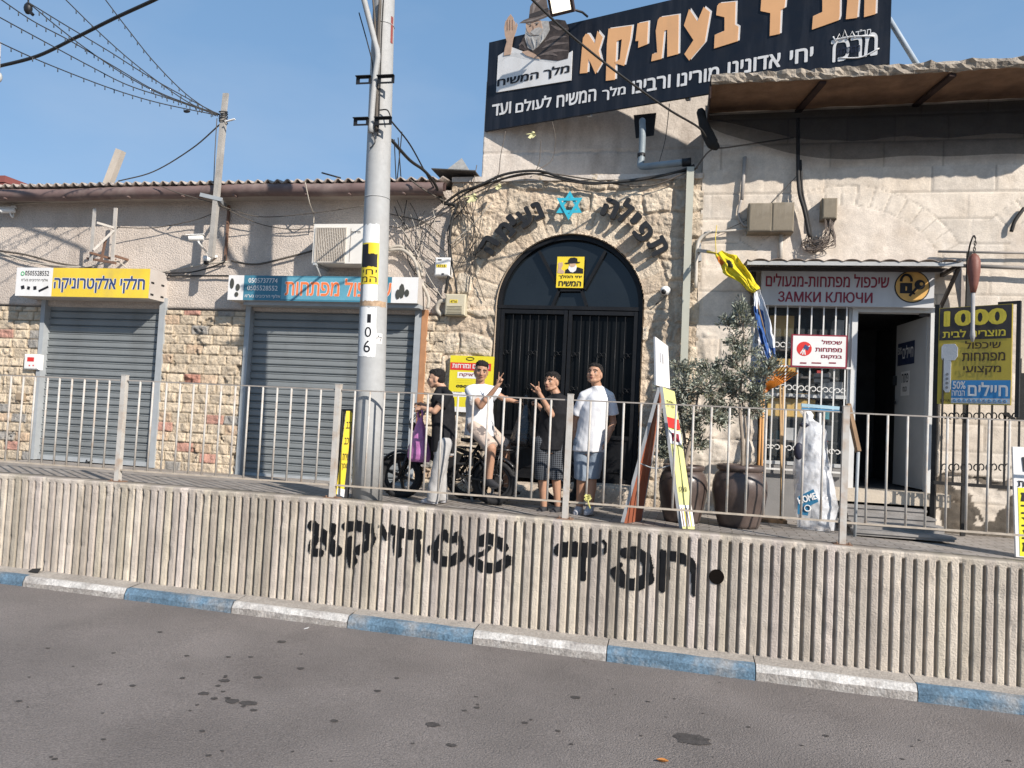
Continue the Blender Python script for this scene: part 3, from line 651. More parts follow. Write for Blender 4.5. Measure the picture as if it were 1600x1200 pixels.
tint = np.where((ed < .005)[..., None], tint * .72, tint); shade_mask = brk & (fbm(gx * 3.5, gzz * 3.5, 55) < .56); tint = np.where(shade_mask[..., None], tint * np.array([.16, .155, .15]), tint)  # shade below the price board is put into the tint of the broken plaster
hole = (gx > HX0) & (gx < HX1) & (gzz < HZ)
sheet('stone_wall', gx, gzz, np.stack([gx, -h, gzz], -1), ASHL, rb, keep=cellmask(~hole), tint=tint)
core = MB(); core.box(XR, HX0 - .02, .06, 5, -.4, ZC2 + .1); core.box(HX1 + .02, XQ, .06, 5, -.4, ZC2 + .1); core.box(HX0 - .021, HX1 + .021, .06, .3, HZ + .02, ZC2 + .101)
core.build('wall_core', M('core_masonry', (0.3, 0.26, 0.22)), rb)
# canopy
YC = -.86
p0, p1 = at(1112, 116, YC), at(1600, 87, YC); xs = np.linspace(p0.x, XQ, 90)
sag = lambda x: p0.z + (p1.z - p0.z) * (x - p0.x) / (p1.x - p0.x)
gx = np.tile(xs, (9, 1)); zt = sag(gx)
thk = 0.115 + 0.03 * (fbm(gx * 3, gx * 0, 31) - .5)
fy = np.array([0.3, -.5, YC + .03, YC - .005, YC - .015, YC - .005, YC + .012, YC + .02, 0.02])[:, None] + np.array([0, 0, 0, 1, 1, 1, 1, 0, 0])[:, None] * (fbm(gx * 11, np.arange(9)[:, None] * 1.7 + gx * 0, 13) - .47) * .13
fz = zt + np.array([.02, .01, 0, -.012, -.05, -.09, -1, -1, -1])[:, None].clip(-.2, 1) * (np.array([1, 1, 1, 1, 1, 1, 0, 0, 0])[:, None])
fz[6:8] = (zt - thk)[6:8]; fz[8] = (zt - thk)[8] + .02
fz += (fbm(gx * 14, np.arange(9)[:, None] * 2.3 + gx * 0, 23) - .47) * .036 * np.array([0, 0, 1, 1, 1, 1, 1, .3, 0])[:, None]
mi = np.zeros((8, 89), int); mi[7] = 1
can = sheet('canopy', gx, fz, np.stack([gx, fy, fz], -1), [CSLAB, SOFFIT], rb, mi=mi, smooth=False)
mb = MB(); ze = sag(p0.x); mb.box(p0.x - .012, p0.x + .004, YC + .02, .3, ze - .26, ze + .0); mb.build('end_board', DKBEAM, can)
for px in (1262, 1455):
    a = at(px, 150, -.45); mb = MB(); mb.bar((a.x + .1, YC + .05, sag(a.x) - .135), (a.x - .04, .0, sag(a.x) - .125), .07, .03); mb.build('soffit_beam', DKBEAM, can)
mb = MB(); x, z = XZ(1150, 345, -.02)
# ================================================================ shop front under the awning: window, door, interior
ZF = XZ(1390, 765, 0)[1]                                  # shop floor
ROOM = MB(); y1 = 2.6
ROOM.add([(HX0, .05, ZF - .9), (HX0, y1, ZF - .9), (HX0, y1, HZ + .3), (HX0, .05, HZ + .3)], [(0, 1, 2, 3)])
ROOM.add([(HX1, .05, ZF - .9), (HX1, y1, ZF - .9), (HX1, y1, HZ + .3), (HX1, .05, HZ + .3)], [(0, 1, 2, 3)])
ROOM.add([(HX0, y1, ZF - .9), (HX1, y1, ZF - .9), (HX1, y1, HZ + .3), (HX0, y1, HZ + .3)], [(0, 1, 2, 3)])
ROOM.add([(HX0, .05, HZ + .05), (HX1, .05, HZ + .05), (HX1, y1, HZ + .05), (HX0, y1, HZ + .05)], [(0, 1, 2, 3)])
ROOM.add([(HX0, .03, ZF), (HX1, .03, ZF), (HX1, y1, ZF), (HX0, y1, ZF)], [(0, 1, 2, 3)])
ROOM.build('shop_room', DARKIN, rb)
DX0 = XZ(1328, 600, -.06)[0]                              # left jamb of the door
# window
wi = MB(); YF = -.06
wx0, wx1 = HX0, DX0
zt_, zb0 = HZ - .005, XZ(1250, 700, YF)[1]
zp = XZ(1250, 722, YF)[1]
for a, bq in ((wx0, wx0 + .03), (wx1 - .03, wx1)): wi.box(a, bq, YF, YF + .05, zp, zt_)
wi.box(wx0 + .03, wx1 - .03, YF, YF + .05, zt_ - .03, zt_); wi.box(wx0 + .03, wx1 - .03, YF, YF + .05, zp - .04, zp)
zmid = XZ(1250, 618, YF)[1]; wi.box(wx0 + .03, wx1 - .03, YF + .005, YF + .045, zmid - .02, zmid + .02)
win = wi.build('window', M('grey_white_frame', (0.42, 0.43, 0.43), 0.5, .05), rb)
g = MB(); g.add([(wx0, YF + .06, zp), (wx1, YF + .06, zp), (wx1, YF + .06, zt_), (wx0, YF + .06, zt_)], [(0, 1, 2, 3)])
gl = M('window_glass', (0.5, 0.55, 0.57), 0.06, 0.02, 3, 0, alpha=0.09, spec=.35); g.build('pane', gl, win)
g = MB(); g.box(wx0, wx1, YF + .01, YF + .06, gz(1.3, 0) - .05, zp - .041); g.build('stall_panel', M('grey_panel', (0.21, 0.205, 0.20), .6, .1), rb)
gr = MB(); YG = YF - .07; bars = [1197, 1209, 1228, 1247, 1266, 1285, 1304, 1321]
gzb = XZ(1250, 735, YG)[1]
for px in bars:
    x = XZ(px, 560, YG)[0]; gr.box(x - .0075, x + .0075, YG - .0075, YG + .0075, gzb, zt_ + .01)
gr.box(wx0 - .02, wx1, YG - .016, YG + .016, XZ(1250, 573, YG)[1] - .011, XZ(1250, 573, YG)[1] + .011)
gr.box(wx0 - .02, wx1, YG - .016, YG + .016, gzb - .01, gzb + .01)
def scroll(mb, x, z, w_, Y, r=.006, sg=1, up=1):
    pts = []
    for q in np.linspace(0, 1, 16):
        a = PI * (1 - q * 1.75); R = w_ * (1 - .35 * q); pts.append((x + sg * (R * math.cos(a) + w_), Y, z + up * R * math.sin(a)))
    mb.tube(pts, r, 5)
for yy in (541, 607, 702):
    for i in range(len(bars) - 1):
        xa, xb = XZ(bars[i], yy, YG)[0], XZ(bars[i + 1], yy, YG)[0]
        if yy == 541 and i > 3: continue
        wq = (xb - xa) * .25; z = XZ(1250, yy + (bars[i] - 1250) * .03, YG)[1]
        scroll(gr, xa, z, wq, YG, sg=1); scroll(gr, xb, z, wq, YG, sg=-1)
gr.build('window_grille', M('white_iron', (0.66, 0.65, 0.62), .5, .05, 8, .05, stain=(.4, .3, .22), stain_amt=.3), win)
for px in (1197, 1321):
    pass
# goods behind the glass
shelf = empty('display_shelf', (1.2, .35, ZF), 'dark shelving with wares behind the barred shop window', 'shelf')
for yy in (548, 590, 622, 655, 690):
    z = XZ(1250, yy, .3)[1]; s_ = MB(); s_.box(wx0 + .06, wx1 - .05, .22, .55, z - .012, z + .012); s_.build('board', M('shelf_board', (0.11, .10, .095), .6), shelf)
YBOX = M('mustard_card', (0.55, 0.37, 0.12), .8, .12); GBOX = M('grey_card', (.42, .43, .43), .7, .2)
def wares(items, mat, name, lab):
    for i, (a, b_, t, d_) in enumerate(items):
        p, q = at(a, t, .25), at(b_, d_, .25); s_ = MB(); s_.box(p.x, q.x, .24, .42, q.z, p.z)
        o = s_.build(name, mat); tag(o, lab[i], 'box')
wares([(1203, 1240, 493, 526), (1212, 1246, 560, 588), (1200, 1273, 613, 655)], YBOX, 'card_box',
      ['mustard yellow box highest behind the window bars, under the grey shop sign', 'mustard box behind the window, between the flag and the red-edged notice', 'long mustard box low behind the window bars under the red-edged notice'])
wares([(1272, 1296, 583, 598), (1304, 1318, 500, 540), (1284, 1316, 596, 618), (1226, 1244, 668, 690), (1275, 1300, 664, 689)], GBOX, 'packet',
      ['grey packet on the shelf just below the red-edged notice', 'pale packet behind the window bars just above the red-edged notice', 'wide grey packet on the shelf near the door frame', 'grey packet on the low shelf behind the tall wooden broom', 'grey packet on the low shelf behind the clear plastic sack'])
cols_ = [M('ware_' + n_, c_, .6, .15) for n_, c_ in (('red', (.35, .04, .04)), ('white', (.6, .6, .58)), ('teal', (.05, .2, .24)), ('dark', (.04, .04, .045)), ('tan', (.42, .3, .16)))]
rw_ = random.Random(5)
for yy in (548, 590, 622, 655, 690):
    z = XZ(1250, yy, .3)[1] + .0125; x = wx0 + .08
    while x < wx1 - .14:
        wd, h_ = rw_.uniform(.04, .09), rw_.uniform(.05, .13); mb = MB()
        if rw_.random() < .45: mb.lathe((x + wd / 2, .46, z), [(.001, 0), (wd * .4, 0), (wd * .42, h_ * .75), (wd * .2, h_ * .85), (wd * .2, h_), (.001, h_)], 10)
        else: mb.box(x, x + wd * .85, .43, .52, z, z + h_)
        tag(mb.build('small_ware', cols_[rw_.randrange(5)]), 'small packet or bottle lined up on the shelves behind the barred window', 'wares', 'small wares on the shop window shelves'); x += wd + rw_.uniform(.005, .06)
# door
dr = MB(); dx1 = HX1
def rect(mb, px0, py0, px1, py1, Y, d=.07, mi=0):
    p, q = at(px0, py0, Y), at(px1, py1, Y); mb.box(p.x, q.x, Y, Y + d, q.z, p.z, mi)
zdt = HZ - .006
FRW = M('white_door_frame', (0.60, 0.60, 0.585), .45, .05, 6, .03)
xi0 = XZ(1337, 600, YF)[0]; xi1 = XZ(1451, 600, YF)[0]
dr.box(DX0 + .001, xi0, YF - .02, .06, ZF - .02, zdt); dr.box(xi1, HX1, YF - .02, .06, ZF - .02, zdt); dr.box(xi0, xi1, YF - .02, .06, zdt - .07, zdt)
door = dr.build('door_frame', FRW, rb)
# leaf, opened inwards, hinged on the right
p = Vector((xi1 - .005, .05, ZF)); tgt = at(1405, 640, .55); L_ = .86
ya = math.asin(min(.98, .62)); lf = Fr((p.x, p.y, ZF + .02), PI - math.radians(62))
lf = Fr((p.x - L_ * math.cos(math.radians(84)), p.y + L_ * math.sin(math.radians(84)), ZF + .02), -math.radians(84))
hgt = zdt - .08 - ZF - .03
mb = MB(); mb.fbox(lf, 0, L_, 0, hgt, -.045, 0); leaf = mb.build('door_leaf', M('white_door', (0.46, 0.46, 0.45), .5, .04, 4, .02), rb)
mb = MB(); mb.fbox(lf, .02, .05, hgt * .62, hgt * .68, 0, .05); mb.fbox(lf, .02, .12, hgt * .50, hgt * .52, .03, .05); mb.build('door_handle', BLK, leaf)
NAVY = M('navy_sticker', (0.02, 0.03, 0.07), .5)
def fpatch(fr, u0, v0, u1, v1, mat, parent, name, n=.003):
    return MB().add([fr.pt(u0, v0, n), fr.pt(u1, v0, n), fr.pt(u1, v1, n), fr.pt(u0, v1, n)], [(0, 1, 2, 3)]).build(name, mat, parent)
def ftext(fr, s, u0, v0, u1, v1, mat, parent, n=.006, bold=.015):
    mb = MB(); put(mb, fr, s, u0, v0, u1, v1, n, bold); return mb.build('lettering', mat, parent)
k = hgt / 2.0
fpatch(lf, .06, 1.48 * k, .56, 1.76 * k, NAVY, leaf, 'sticker'); ftext(lf, 'חיילים', .22, 1.56 * k, .53, 1.72 * k, PAPER, leaf); ftext(lf, '50%', .08, 1.62 * k, .19, 1.71 * k, PAPER, leaf)
fpatch(lf, .18, 1.10 * k, .44, 1.40 * k, PAPER, leaf, 'notice'); ftext(lf, 'פתוח', .21, 1.26 * k, .41, 1.37 * k, INK, leaf); ftext(lf, 'כנסו', .25, 1.15 * k, .37, 1.21 * k, INK, leaf)
# threshold and steps
def ground_quad_box(mb, q, z0, z1, mi=0):
    """q: 4 (x, y) corners"""
    return mb.hexa([(x, y, z0) for x, y in q] + [(x, y, z1) for x, y in q], mi)
mb = MB(); ground_quad_box(mb, [(xi0 - .25, -.26), (HX1 + .12, -.26), (HX1 + .12, .06), (xi0 - .25, .06)], ZF - .14, ZF - .004)
mb.build('door_threshold', M('pale_step_stone', (0.52, .45, .36), .9, .1, 6, .3), rb)
stp = empty('wooden_steps', (2.0, -.7, gz(2, -.7)), 'grey boarded steps in front of the open shop door', 'steps')
SW = M('grey_boards', (0.27, 0.255, 0.24), .85, .2, 5, .25, 50, stain=(.12, .11, .1), stain_amt=.5)
gz0 = gz(1.9, -.7); nst = 4; rise = (ZF - .15 - gz0 - .02) / nst
p = at(1338, 824, -1.16); q = at(1492, 842, -1.16)
for i in range(nst):
    yf = -1.16 + i * .23; x0_ = p.x + i * .01; x1_ = q.x - i * .02
    mb = MB(); mb.box(x0_, x1_, yf, -.265 if i == nst - 1 else yf + .2299, gz0 + (.02 if i == 0 else rise * i - .004), gz0 + rise * (i + 1) - .018)
    mb.box(x0_ - .01, x1_ + .01, yf - .015, -.266 if i == nst - 1 else yf + .235, gz0 + rise * (i + 1) - .0175, gz0 + rise * (i + 1) + .004)
    mb.build('step', SW, stp)
hr = empty('handrail', (1.5, -1, gz(1.5, -1)), 'short sloping wooden handrail on a steel post between the sack and the steps', 'handrail')
a, bq = at(1325, 632, -1.0), at(1341, 706, -1.2)
mb = MB(); mb.bar(a, bq, .04, .05); mb.build('rail', WOOD, hr)
mb = MB(); mb.tube([bq + Vector((0, 0, -.0)), Vector((bq.x - .01, bq.y, gz0))], .016, 8); mb.tube([a, Vector((a.x, a.y + .02, gz0))], .016, 8); mb.build('post', STEEL, hr)
# awning of tiled sheet with frame
aw = empty('awning', (1.5, -.4, HZ + .3), 'low tiled sheet awning over the key shop sign', 'awning')
YA = -.62; a, bq = at(1168, 409, YA), at(1506, 412, YA)
zf = a.z; xs = np.arange(a.x, bq.x, .012); gx = np.tile(xs, (4, 1))
tw = np.abs(((gx / .19) % 1) - .5) * 2; wv = .028 * (1 - tw ** 2.2)
gy = np.array([YA, YA + .02, -.2, .0])[:, None] + 0 * gx; gzz = zf + .012 + (gy - YA) * .11 + wv
o = sheet('tiles', gx, gzz, np.stack([gx, gy, gzz], -1), M('brown_tile_sheet', (0.20, .155, .125), .8, .2, 8, .2, stain=(.4, .35, .3), stain_amt=.4), aw)
o.modifiers.new('thickness', 'SOLIDIFY').thickness = .008
mb = MB(); mb.box(a.x, bq.x, YA + .01, YA + .035, zf - .03, zf + .012); mb.build('fascia', M('pale_grey_strip', (.40, .40, .39), .6), aw)
mb = MB()
mb.box(a.x, a.x + .04, YA + .036, 0, zf - .03, zf + .01); mb.box(bq.x - .04, bq.x, YA + .036, 0, zf - .03, zf + .01); mb.box(a.x + .041, bq.x - .041, -.26, -.22, zf - .02, zf + .02)
mb.bar((bq.x - .02, YA + .08, zf - .03), (bq.x - .06, -.02, zf - .46), .03, .04); mb.bar((a.x + .12, -.05, zf), (a.x + .12, -.05, zf - .52), .05, .05)
mb.bar((bq.x - .25, -.03, zf - .47), (bq.x + .02, -.03, zf - .47), .03, .03)
mb.build('frame', M('dark_frame', (.05, .042, .04), .6, .2), aw)

# ================================================================ signs
RED = M('dark_red_ink', (0.23, 0.022, 0.04), .55, .05, 4, 0); YEL = M('yellow_sheet', (0.74, .56, .035), .5, .06, 3, 0, stain=(.45, .36, .12), stain_amt=.35, stain_scale=4, streak=4); BLU = M('blue_sheet', (.045, .23, .48), .5, .04, 3, 0)
BRED = M('bright_red', (.60, .035, .03), .5, .04, 3, 0); GRY = M('grey_sign_sheet', (.52, .52, .52), .55, .05, 3, 0, stain=(.34, .32, .3), stain_amt=.4, stain_scale=3, streak=5); ORG = M('orange_letter', (.78, .19, .06), .5, .03, 3, 0)
NAV2 = M('navy_letter', (.035, .06, .16), .5); TEAL = M('teal_sheet', (.03, .16, .25), .5, .04); MUST = M('mustard_disc', (.62, .36, .10), .5)
CHR = M('brown_black_sheet', (.055, .045, .04), .5); GOLD = M('yellow_letter', (.72, .56, .06), .5); SILV = M('pale_grey_print', (.50, .51, .52), .5)
def frame_px(d, *a): return FA(d)
# key shop sign under the awning
f = FA(.2); s1 = empty('shop_sign', f.at(1325, 480), 'grey shop sign with dark red lettering and a padlock emblem under the awning', 'sign')
u0, v1 = f.px(1191, 416); u1, v0 = f.px(1459, 481)
mb = MB(); mb.fbox(f, u0, u1, v0, v1, -.08, 0); mb.build('panel', GRY, s1)
text(f, 'שיכפול מפתחות-מנעולים', 1197, 427, 1389, 450, RED, s1, bold=.02); text(f, 'ЗАМКИ КЛЮЧИ', 1216, 455, 1363, 474, RED, s1, bold=.025)
c = f.px(1425, 448); R_ = (f.px(1453, 448)[0] - c[0])
mb = MB(); mb.disc(f.pt(*c, .003), R_, f.U, f.V, 30); mb.build('emblem_ring', INK, s1)
mb = MB(); mb.disc(f.pt(*c, .006), R_ * .93, f.U, f.V, 30); mb.build('emblem_disc', MUST, s1)
mb = MB(); P = lambda x, y: (c[0] + x * R_, c[1] + y * R_)
mb.prism(f, [P(-.68, -.42), P(.0, -.42), P(.0, .22), P(-.68, .22)], .007, .01)
mb.tube([f.pt(*P(-.34 + .3 * math.cos(t), .22 + .42 * max(0, math.sin(t)) + .08), .012) for t in np.linspace(0, PI, 14)], R_ * .075, 6)
mb.disc(f.pt(*P(.42, .12), .012), R_ * .30, f.U, f.V, 18); mb.bar(f.pt(*P(.3, -.0), .011), f.pt(*P(-.14, -.58), .011), R_ * .14, .004, up=f.N); mb.bar(f.pt(*P(.02, -.36), .011), f.pt(*P(.16, -.46), .011), R_ * .1, .004, up=f.N)
mb.build('padlock_emblem', INK, s1)
mb = MB(); mb.disc(f.pt(*P(.50, .16), .016), R_ * .1, f.U, f.V, 12); mb.prism(f, [P(-.38, -.25), P(-.30, -.25), P(-.30, 0), P(-.38, 0)], .0101, .013); mb.build('emblem_highlight', MUST, s1)
# red-edged notice on the grille
f = FA(.17); s2 = empty('notice_board', f.at(1280, 576), 'white notice with dark red edge wired to the window bars', 'sign')
u0, v1 = f.px(1237, 522); u1, v0 = f.px(1323, 576)
mb = MB(); mb.fbox(f, u0, u1, v0, v1, -.02, 0); mb.build('border', RED, s2)
mb = MB(); mb.fbox(f, u0 + .017, u1 - .017, v0 + .017, v1 - .017, .0, .003); mb.build('panel', PAPER, s2)
for t, y0_, y1_, x0_ in (('שכפול', 531, 538.5, 1284), ('מפתחות', 543, 550.5, 1274), ('במקום', 554.5, 562, 1283)): text(f, t, x0_, y0_, 1315.5, y1_, RED, s2, n=.005, bold=.03)
c = f.px(1256.5, 545); mb = MB(); mb.disc(f.pt(*c, .0045), .082, f.U, f.V, 26); mb.build('emblem_disc', BRED, s2)
mb = MB()
for a_ in (-2.2, -1.8, -1.4, .5): mb.bar(f.pt(c[0], c[1] + .01, .0065), f.pt(c[0] + .07 * math.cos(a_), c[1] + .07 * math.sin(a_), .0065), .012, .002, up=f.N)
mb.build('emblem_rays', PAPER, s2)
mb = MB(); mb.prism(f, [(c[0] - .01, c[1] + .01), (c[0] + .04, c[1] - .02), (c[0] + .055, c[1] + .02), (c[0] + .01, c[1] + .05)], .007, .008); mb.build('emblem_key', NAV2, s2)
for xa, xb in ((1250, 1260), (1268, 1283), (1295, 1306)): patch(f, xa, 566, xb, 568.5, RED, s2, 'small_print', n=.005)
# hanging board with prices
O = at(1464, 632, -.52); yw = -math.radians(34); f = Fr(O, yw)
s3 = empty('hanging_board', O, 'yellow and brown price board with a key picture beside the shop door', 'sign')
U1 = f.px(1579, 632)[0]; V1 = (f.px(1467, 483)[1] + f.px(1582, 473)[1]) / 2; V0 = (f.px(1462, 632)[1] + f.px(1578, 632)[1]) / 2
W_, H_ = U1, V1 - V0; q = lambda u, v: (u * W_, V0 + v * H_)
mb = MB(); mb.fbox(f, 0, W_, V0, V1, -.03, 0); mb.build('panel', YEL if False else M('shaded_yellow_sheet', (.50, .375, .05), .5, .08, 3, 0, stain=(.3, .24, .08), stain_amt=.4, stain_scale=4, streak=4), s3)
a, bq = q(.01, .66), q(.99, .995); fpatch(f, a[0], a[1], bq[0], bq[1], CHR, s3, 'top_band')
a, bq = q(.20, .065), q(.995, .245); fpatch(f, a[0], a[1], bq[0], bq[1], BLU, s3, 'blue_band')
a, bq = q(.20, .01), q(.995, .064); fpatch(f, a[0], a[1], bq[0], bq[1], SILV, s3, 'pale_band')
def qt(s, u0, v0, u1, v1, mat, bold=.02):
    a = q(u0, v0); b_ = q(u1, v1); return ftext(f, s, a[0], a[1], b_[0], b_[1], mat, s3, bold=bold)
qt('1000', .07, .80, .93, .965, GOLD, .05); qt('מוצרים לבית', .06, .685, .92, .765, GOLD, .03)
DBR = M('dark_brown_ink', (.06, .04, .02), .5)
qt('שיכפול', .38, .565, .86, .645, DBR, .02); qt('מפתחות', .34, .44, .92, .525, DBR, .02); qt('מקצועי', .36, .30, .87, .39, DBR, .02)
qt('חיילים', .43, .085, .965, .225, PAPER, .03); qt('50%', .22, .155, .40, .235, PAPER, .03); qt('הנחה', .21, .085, .39, .14, PAPER, .02); qt('EVVA', .05, .02, .19, .05, DBR, .01)
mb = MB()
for i in range(11):
    cc = q(.25 + i * .068, .037)
    mb.tube([f.pt(cc[0] + .014 * math.cos(t), cc[1] + .014 * math.sin(t), .006) for t in np.linspace(0, 2 * PI, 9)], .003, 4)
mb.build('flower_row', BLU, s3)
mb = MB(); mb.prism(f, [q(*p) for p in ((.05, .48), (.07, .45), (.24, .45), (.28, .49), (.28, .58), (.24, .62), (.08, .62), (.05, .59))], .003, .012); mb.prism(f, [q(*p) for p in ((.09, .15), (.12, .12), (.17, .12), (.19, .15), (.19, .449), (.08, .449))], .003, .012); mb.build('key_picture', SILV, s3)
mb = MB()
for i in range(4): mb.disc(f.pt(*q(.14, .17 + i * .045), .0135), .015, f.U, f.V, 12)
mb.build('key_dimples', M('mid_grey', (.2, .2, .2), .5), s3)
mb = MB(); mb.fbox(f, W_ + .03, W_ + .065, V0 - .12, V1 + .03, -.06, -.02); mb.fbox(f, W_ * .8, W_ + .03, V1 + .001, V1 + .03, -.06, -.02); mb.fbox(f, -.06, -.015, -1.35, V1 + .05, -.1, -.05); mb.build('frame', BLKR, s3)
# screwdriver hanging in front of it
p = f.at(1528, 412, .12); sd_ = empty('giant_screwdriver', p, 'oversized screwdriver with rust-red handle hanging from a chain before the price board', 'ornament')
t0, t1, t2, t3 = f.at(1527, 400, .12), f.at(1527, 448, .12), f.at(1526, 460, .12), f.at(1525, 536, .12)
L = lambda a: Vector(a)
mb = MB(); mb.tube([t0, t0 + (t1 - t0) * .08, t0 + (t1 - t0) * .25, t0 + (t1 - t0) * .6, t1, t2], [.02, .045, .062, .06, .04, .026], 10); mb.build('handle', M('rust_red_plastic', (.19, .075, .055), .5, .1), sd_)
mb = MB(); mb.tube([t2, t3 + (t2 - t3) * .25, t3 + (t2 - t3) * .12, t3], [.02, .02, .028, .012], 8); mb.build('shaft', M('grey_blade', (.33, .32, .31), .5), sd_)
mb = MB(); h0 = f.at(1529, 376, .1)
for i in range(5):
    cc = t0 + (h0 - t0) * (i + .5) / 5; mb.tube([cc + Vector(((.012 if i % 2 else .004) * math.cos(a_), (.004 if i % 2 else .012) * math.cos(a_), .026 * math.sin(a_))) for a_ in np.linspace(0, 2 * PI, 9)], .004, 5)
mb.build('chain', BLKR, sd_)
mb = MB(); mb.tube(spline([h0, h0 + Vector((-.02, 0, .03)), h0 + Vector((-.045, .02, -.06)), at(1511, 408, -.6)]), .008, 6); mb.build('hook', BLKR, sd_)
# horizontal pipes behind the board (on the wall) and post
pf = empty('sign_support_frame', at(1530, 470, -.3), 'dark pipes and uprights on the wall behind the price board', 'frame')
mb = MB(); mb.tube([at(1466, 393, -.08), at(1640, 396, -.08)], .014, 8); mb.build('upper_pipe', M('grey_pipe', (.22, .2, .18), .6), pf)
mb = MB(); mb.tube([at(1500, 415, -.12), at(1640, 420, -.12)], .022, 8); mb.build('lower_pipe', M('grey_pipe', (.22, .2, .18)), pf)
a, bq = at(1514, 394, -.2), at(1504, 620, -.2); mb = MB(); mb.box(a.x - .02, a.x + .025, -.22, -.18, gz(2.6, 0), a.z); mb.build('upright', BLKR, pf)
a = at(1500, 412, -.1); mb = MB(); mb.bar(at(1493, 405, -.12), at(1505, 480, -.12), .09, .01, up=(0, 1, 0)); mb.build('pale_strut', M('pale_strut_paint', (.36, .31, .27), .7), pf)
# black iron fence on the right
ff = Fr((at(1466, 700, -.55)), -math.radians(8)); fe = empty('iron_fence', ff.at(1520, 765), 'black iron fence with scrolls beneath the price board', 'fence')
vt, vb = ff.px(1520, 640)[1], ff.px(1520, 760)[1]
mb = MB(); 
for yy, h in ((758, .035),): v = ff.px(1520, yy)[1]; mb.fbox(ff, ff.px(1460, 700)[0], ff.px(1640, 700)[0], v - h / 2, v + h / 2, -.015, .015)
mb.build('bottom_bar', BLKR, fe)
for px in (1471, 1490, 1510, 1529, 1549, 1570, 1592):
    mb = MB(); u = ff.px(px, 690)[0]; mb.fbox(ff, u - .009, u + .009, vb + .018, ff.px(px, 560)[1], -.009, .009); mb.build('bar', BLKR, fe)
mb = MB()
for yy in (651, 731):
    for px in (1471, 1490, 1510, 1529, 1549, 1570):
        cx_, cy_ = ff.px(px + 10, yy)
        for sg in (-1, 1):
            mb.tube([ff.pt(cx_ + sg * (.03 + .028 * math.cos(t) * (1 - t / 12)), cy_ + .045 * math.sin(t) * (1 - t / 10), 0) for t in np.linspace(-.6, 4.8, 14)], .007, 5)
mb.build('scrolls', BLKR, fe)
mb = MB(); a = ff.at(1567, 645, .03); mb.bar(a, a + Vector((.1, -.02, -.07)), .03, .03); mb.build('latch', BLKR, fe)
mb = MB(); u = ff.px(1590, 600)[0]; mb.fbox(ff, u, u + .06, ff.px(1590, 658)[1], ff.px(1590, 583)[1], -.03, .03); mb.fbox(ff, u + .061, u + .35, ff.px(1590, 588)[1], ff.px(1590, 583)[1], -.02, .02); mb.build('gate_post', BLKR, fe)
# far right stand sign
O = at(1588, 857, -1.75); f = Fr((O.x, O.y, gz(O.x, O.y)), 0.0, .12); s4 = empty('pavement_stand_sign', O, 'white and yellow stand-up sign on the pavement beside the black iron fence', 'sign')
v1 = f.px(1588, 698)[1]
mb = MB(); mb.fbox(f, 0, .45, 0.01, v1, -.03, 0); mb.build('panel', PAPER, s4); 
b2 = f.px(1592, 762)[1]; fpatch(f, .03, .02, .42, b2, M('stand_yellow', (.72, .66, .03), .5), s4, 'yellow_sheet')
ftext(f, 'ש', .07, v1 - .22, .2, v1 - .09, INK, s4, bold=.03); ftext(f, 'לבית', .03, v1 - .36, .2, v1 - .29, INK, s4)
for i in range(5): ftext(f, 'מבצע'[i % 4] , .05, b2 - .12 - i * .11, .17, b2 - .04 - i * .11, INK, s4, bold=.03)

# sign boxes over the shutters
def signbox(px0, py0, px1, py1, pyb1, d, name_lab, side_mat):
    f = FA(d); u0, v1 = f.px(px0, py0); u1, v0 = f.px(px1, pyb1); o = empty('sign_box', f.at((px0 + px1) / 2, pyb1), name_lab, 'sign')
    mb = MB(); mb.box(u0, u1, -d, .0, v0, v1); mb.build('casing', side_mat, o); return f, o, u0, u1, v0, v1
SIDE = M('dusty_white_casing', (.50, .46, .42), .7, .08, 6, .1, stain=(.25, .2, .17), stain_amt=.4)
f, o, u0, u1, v0, v1 = signbox(27, 418, 232, 422, 466, .37, 'yellow sign box with blue lettering over the narrower shutter', SIDE)
mid = f.px(82, 440)[0]; fpatch(f, u0, v0, mid, v1, PAPER, o, 'phone_panel'); fpatch(f, mid, v0, u1, v1, M('warm_yellow_sheet', (.74, .53, .05), .5, .12, 1.5, 0, stain=(.42, .33, .13), stain_amt=.4, stain_scale=4, streak=4), o, 'yellow_panel')
text(f, 'חלקי אלקטרוניקה', 86, 430, 226, 459, NAV2, o, n=.006, bold=.03); mb = MB(); a, bb = f.px(85, 429.5); c_, d_ = f.px(226, 459.5)
put(mb, f, 'חלקי אלקטרוניקה', a, d_, c_, bb, .004, .065); mb.build('lettering_outline', PAPER, o)
text(f, '0505528552', 40, 423, 77, 431, INK, o, n=.005, bold=.02); text(f, 'אלוף הרכיבים בע"מ', 34, 435, 75, 441, INK, o, n=.005)
mb = MB()
for px, py, w_, h_, a_ in ((36, 449, .055, .05, .3), (45, 450, .045, .045, -.2), (55, 450, .05, .05, .1)): 
    c = f.px(px, py); mb.prism(f, [(c[0] + math.cos(a_ + t) * w_ * .7, c[1] + math.sin(a_ + t) * h_ * .7) for t in (.78, 2.36, 3.93, 5.5)], .004, .007)
mb.bar(f.at(61, 455, .006), f.at(76, 448, .006), .03, .003, up=f.N); mb.build('chip_pictures', INK, o)
c = f.px(36, 427.5); mb = MB(); mb.tube([f.pt(c[0] + .026 * math.cos(t), c[1] + .026 * math.sin(t), .005) for t in np.linspace(0, 2 * PI, 12)], .006, 5); mb.build('phone_mark', M('green_ink', (.03, .35, .12), .5), o)
mb = MB(); xq = u1 + .003
for y_, z_ in ((-.31, .06), (-.1, .06), (-.31, .22), (-.1, .22)): mb.box(xq - .002, xq + .002, y_ - .03, y_ + .03, v0 + z_ - .012, v0 + z_ + .012)
mb.build('case_slots', BLK, o)
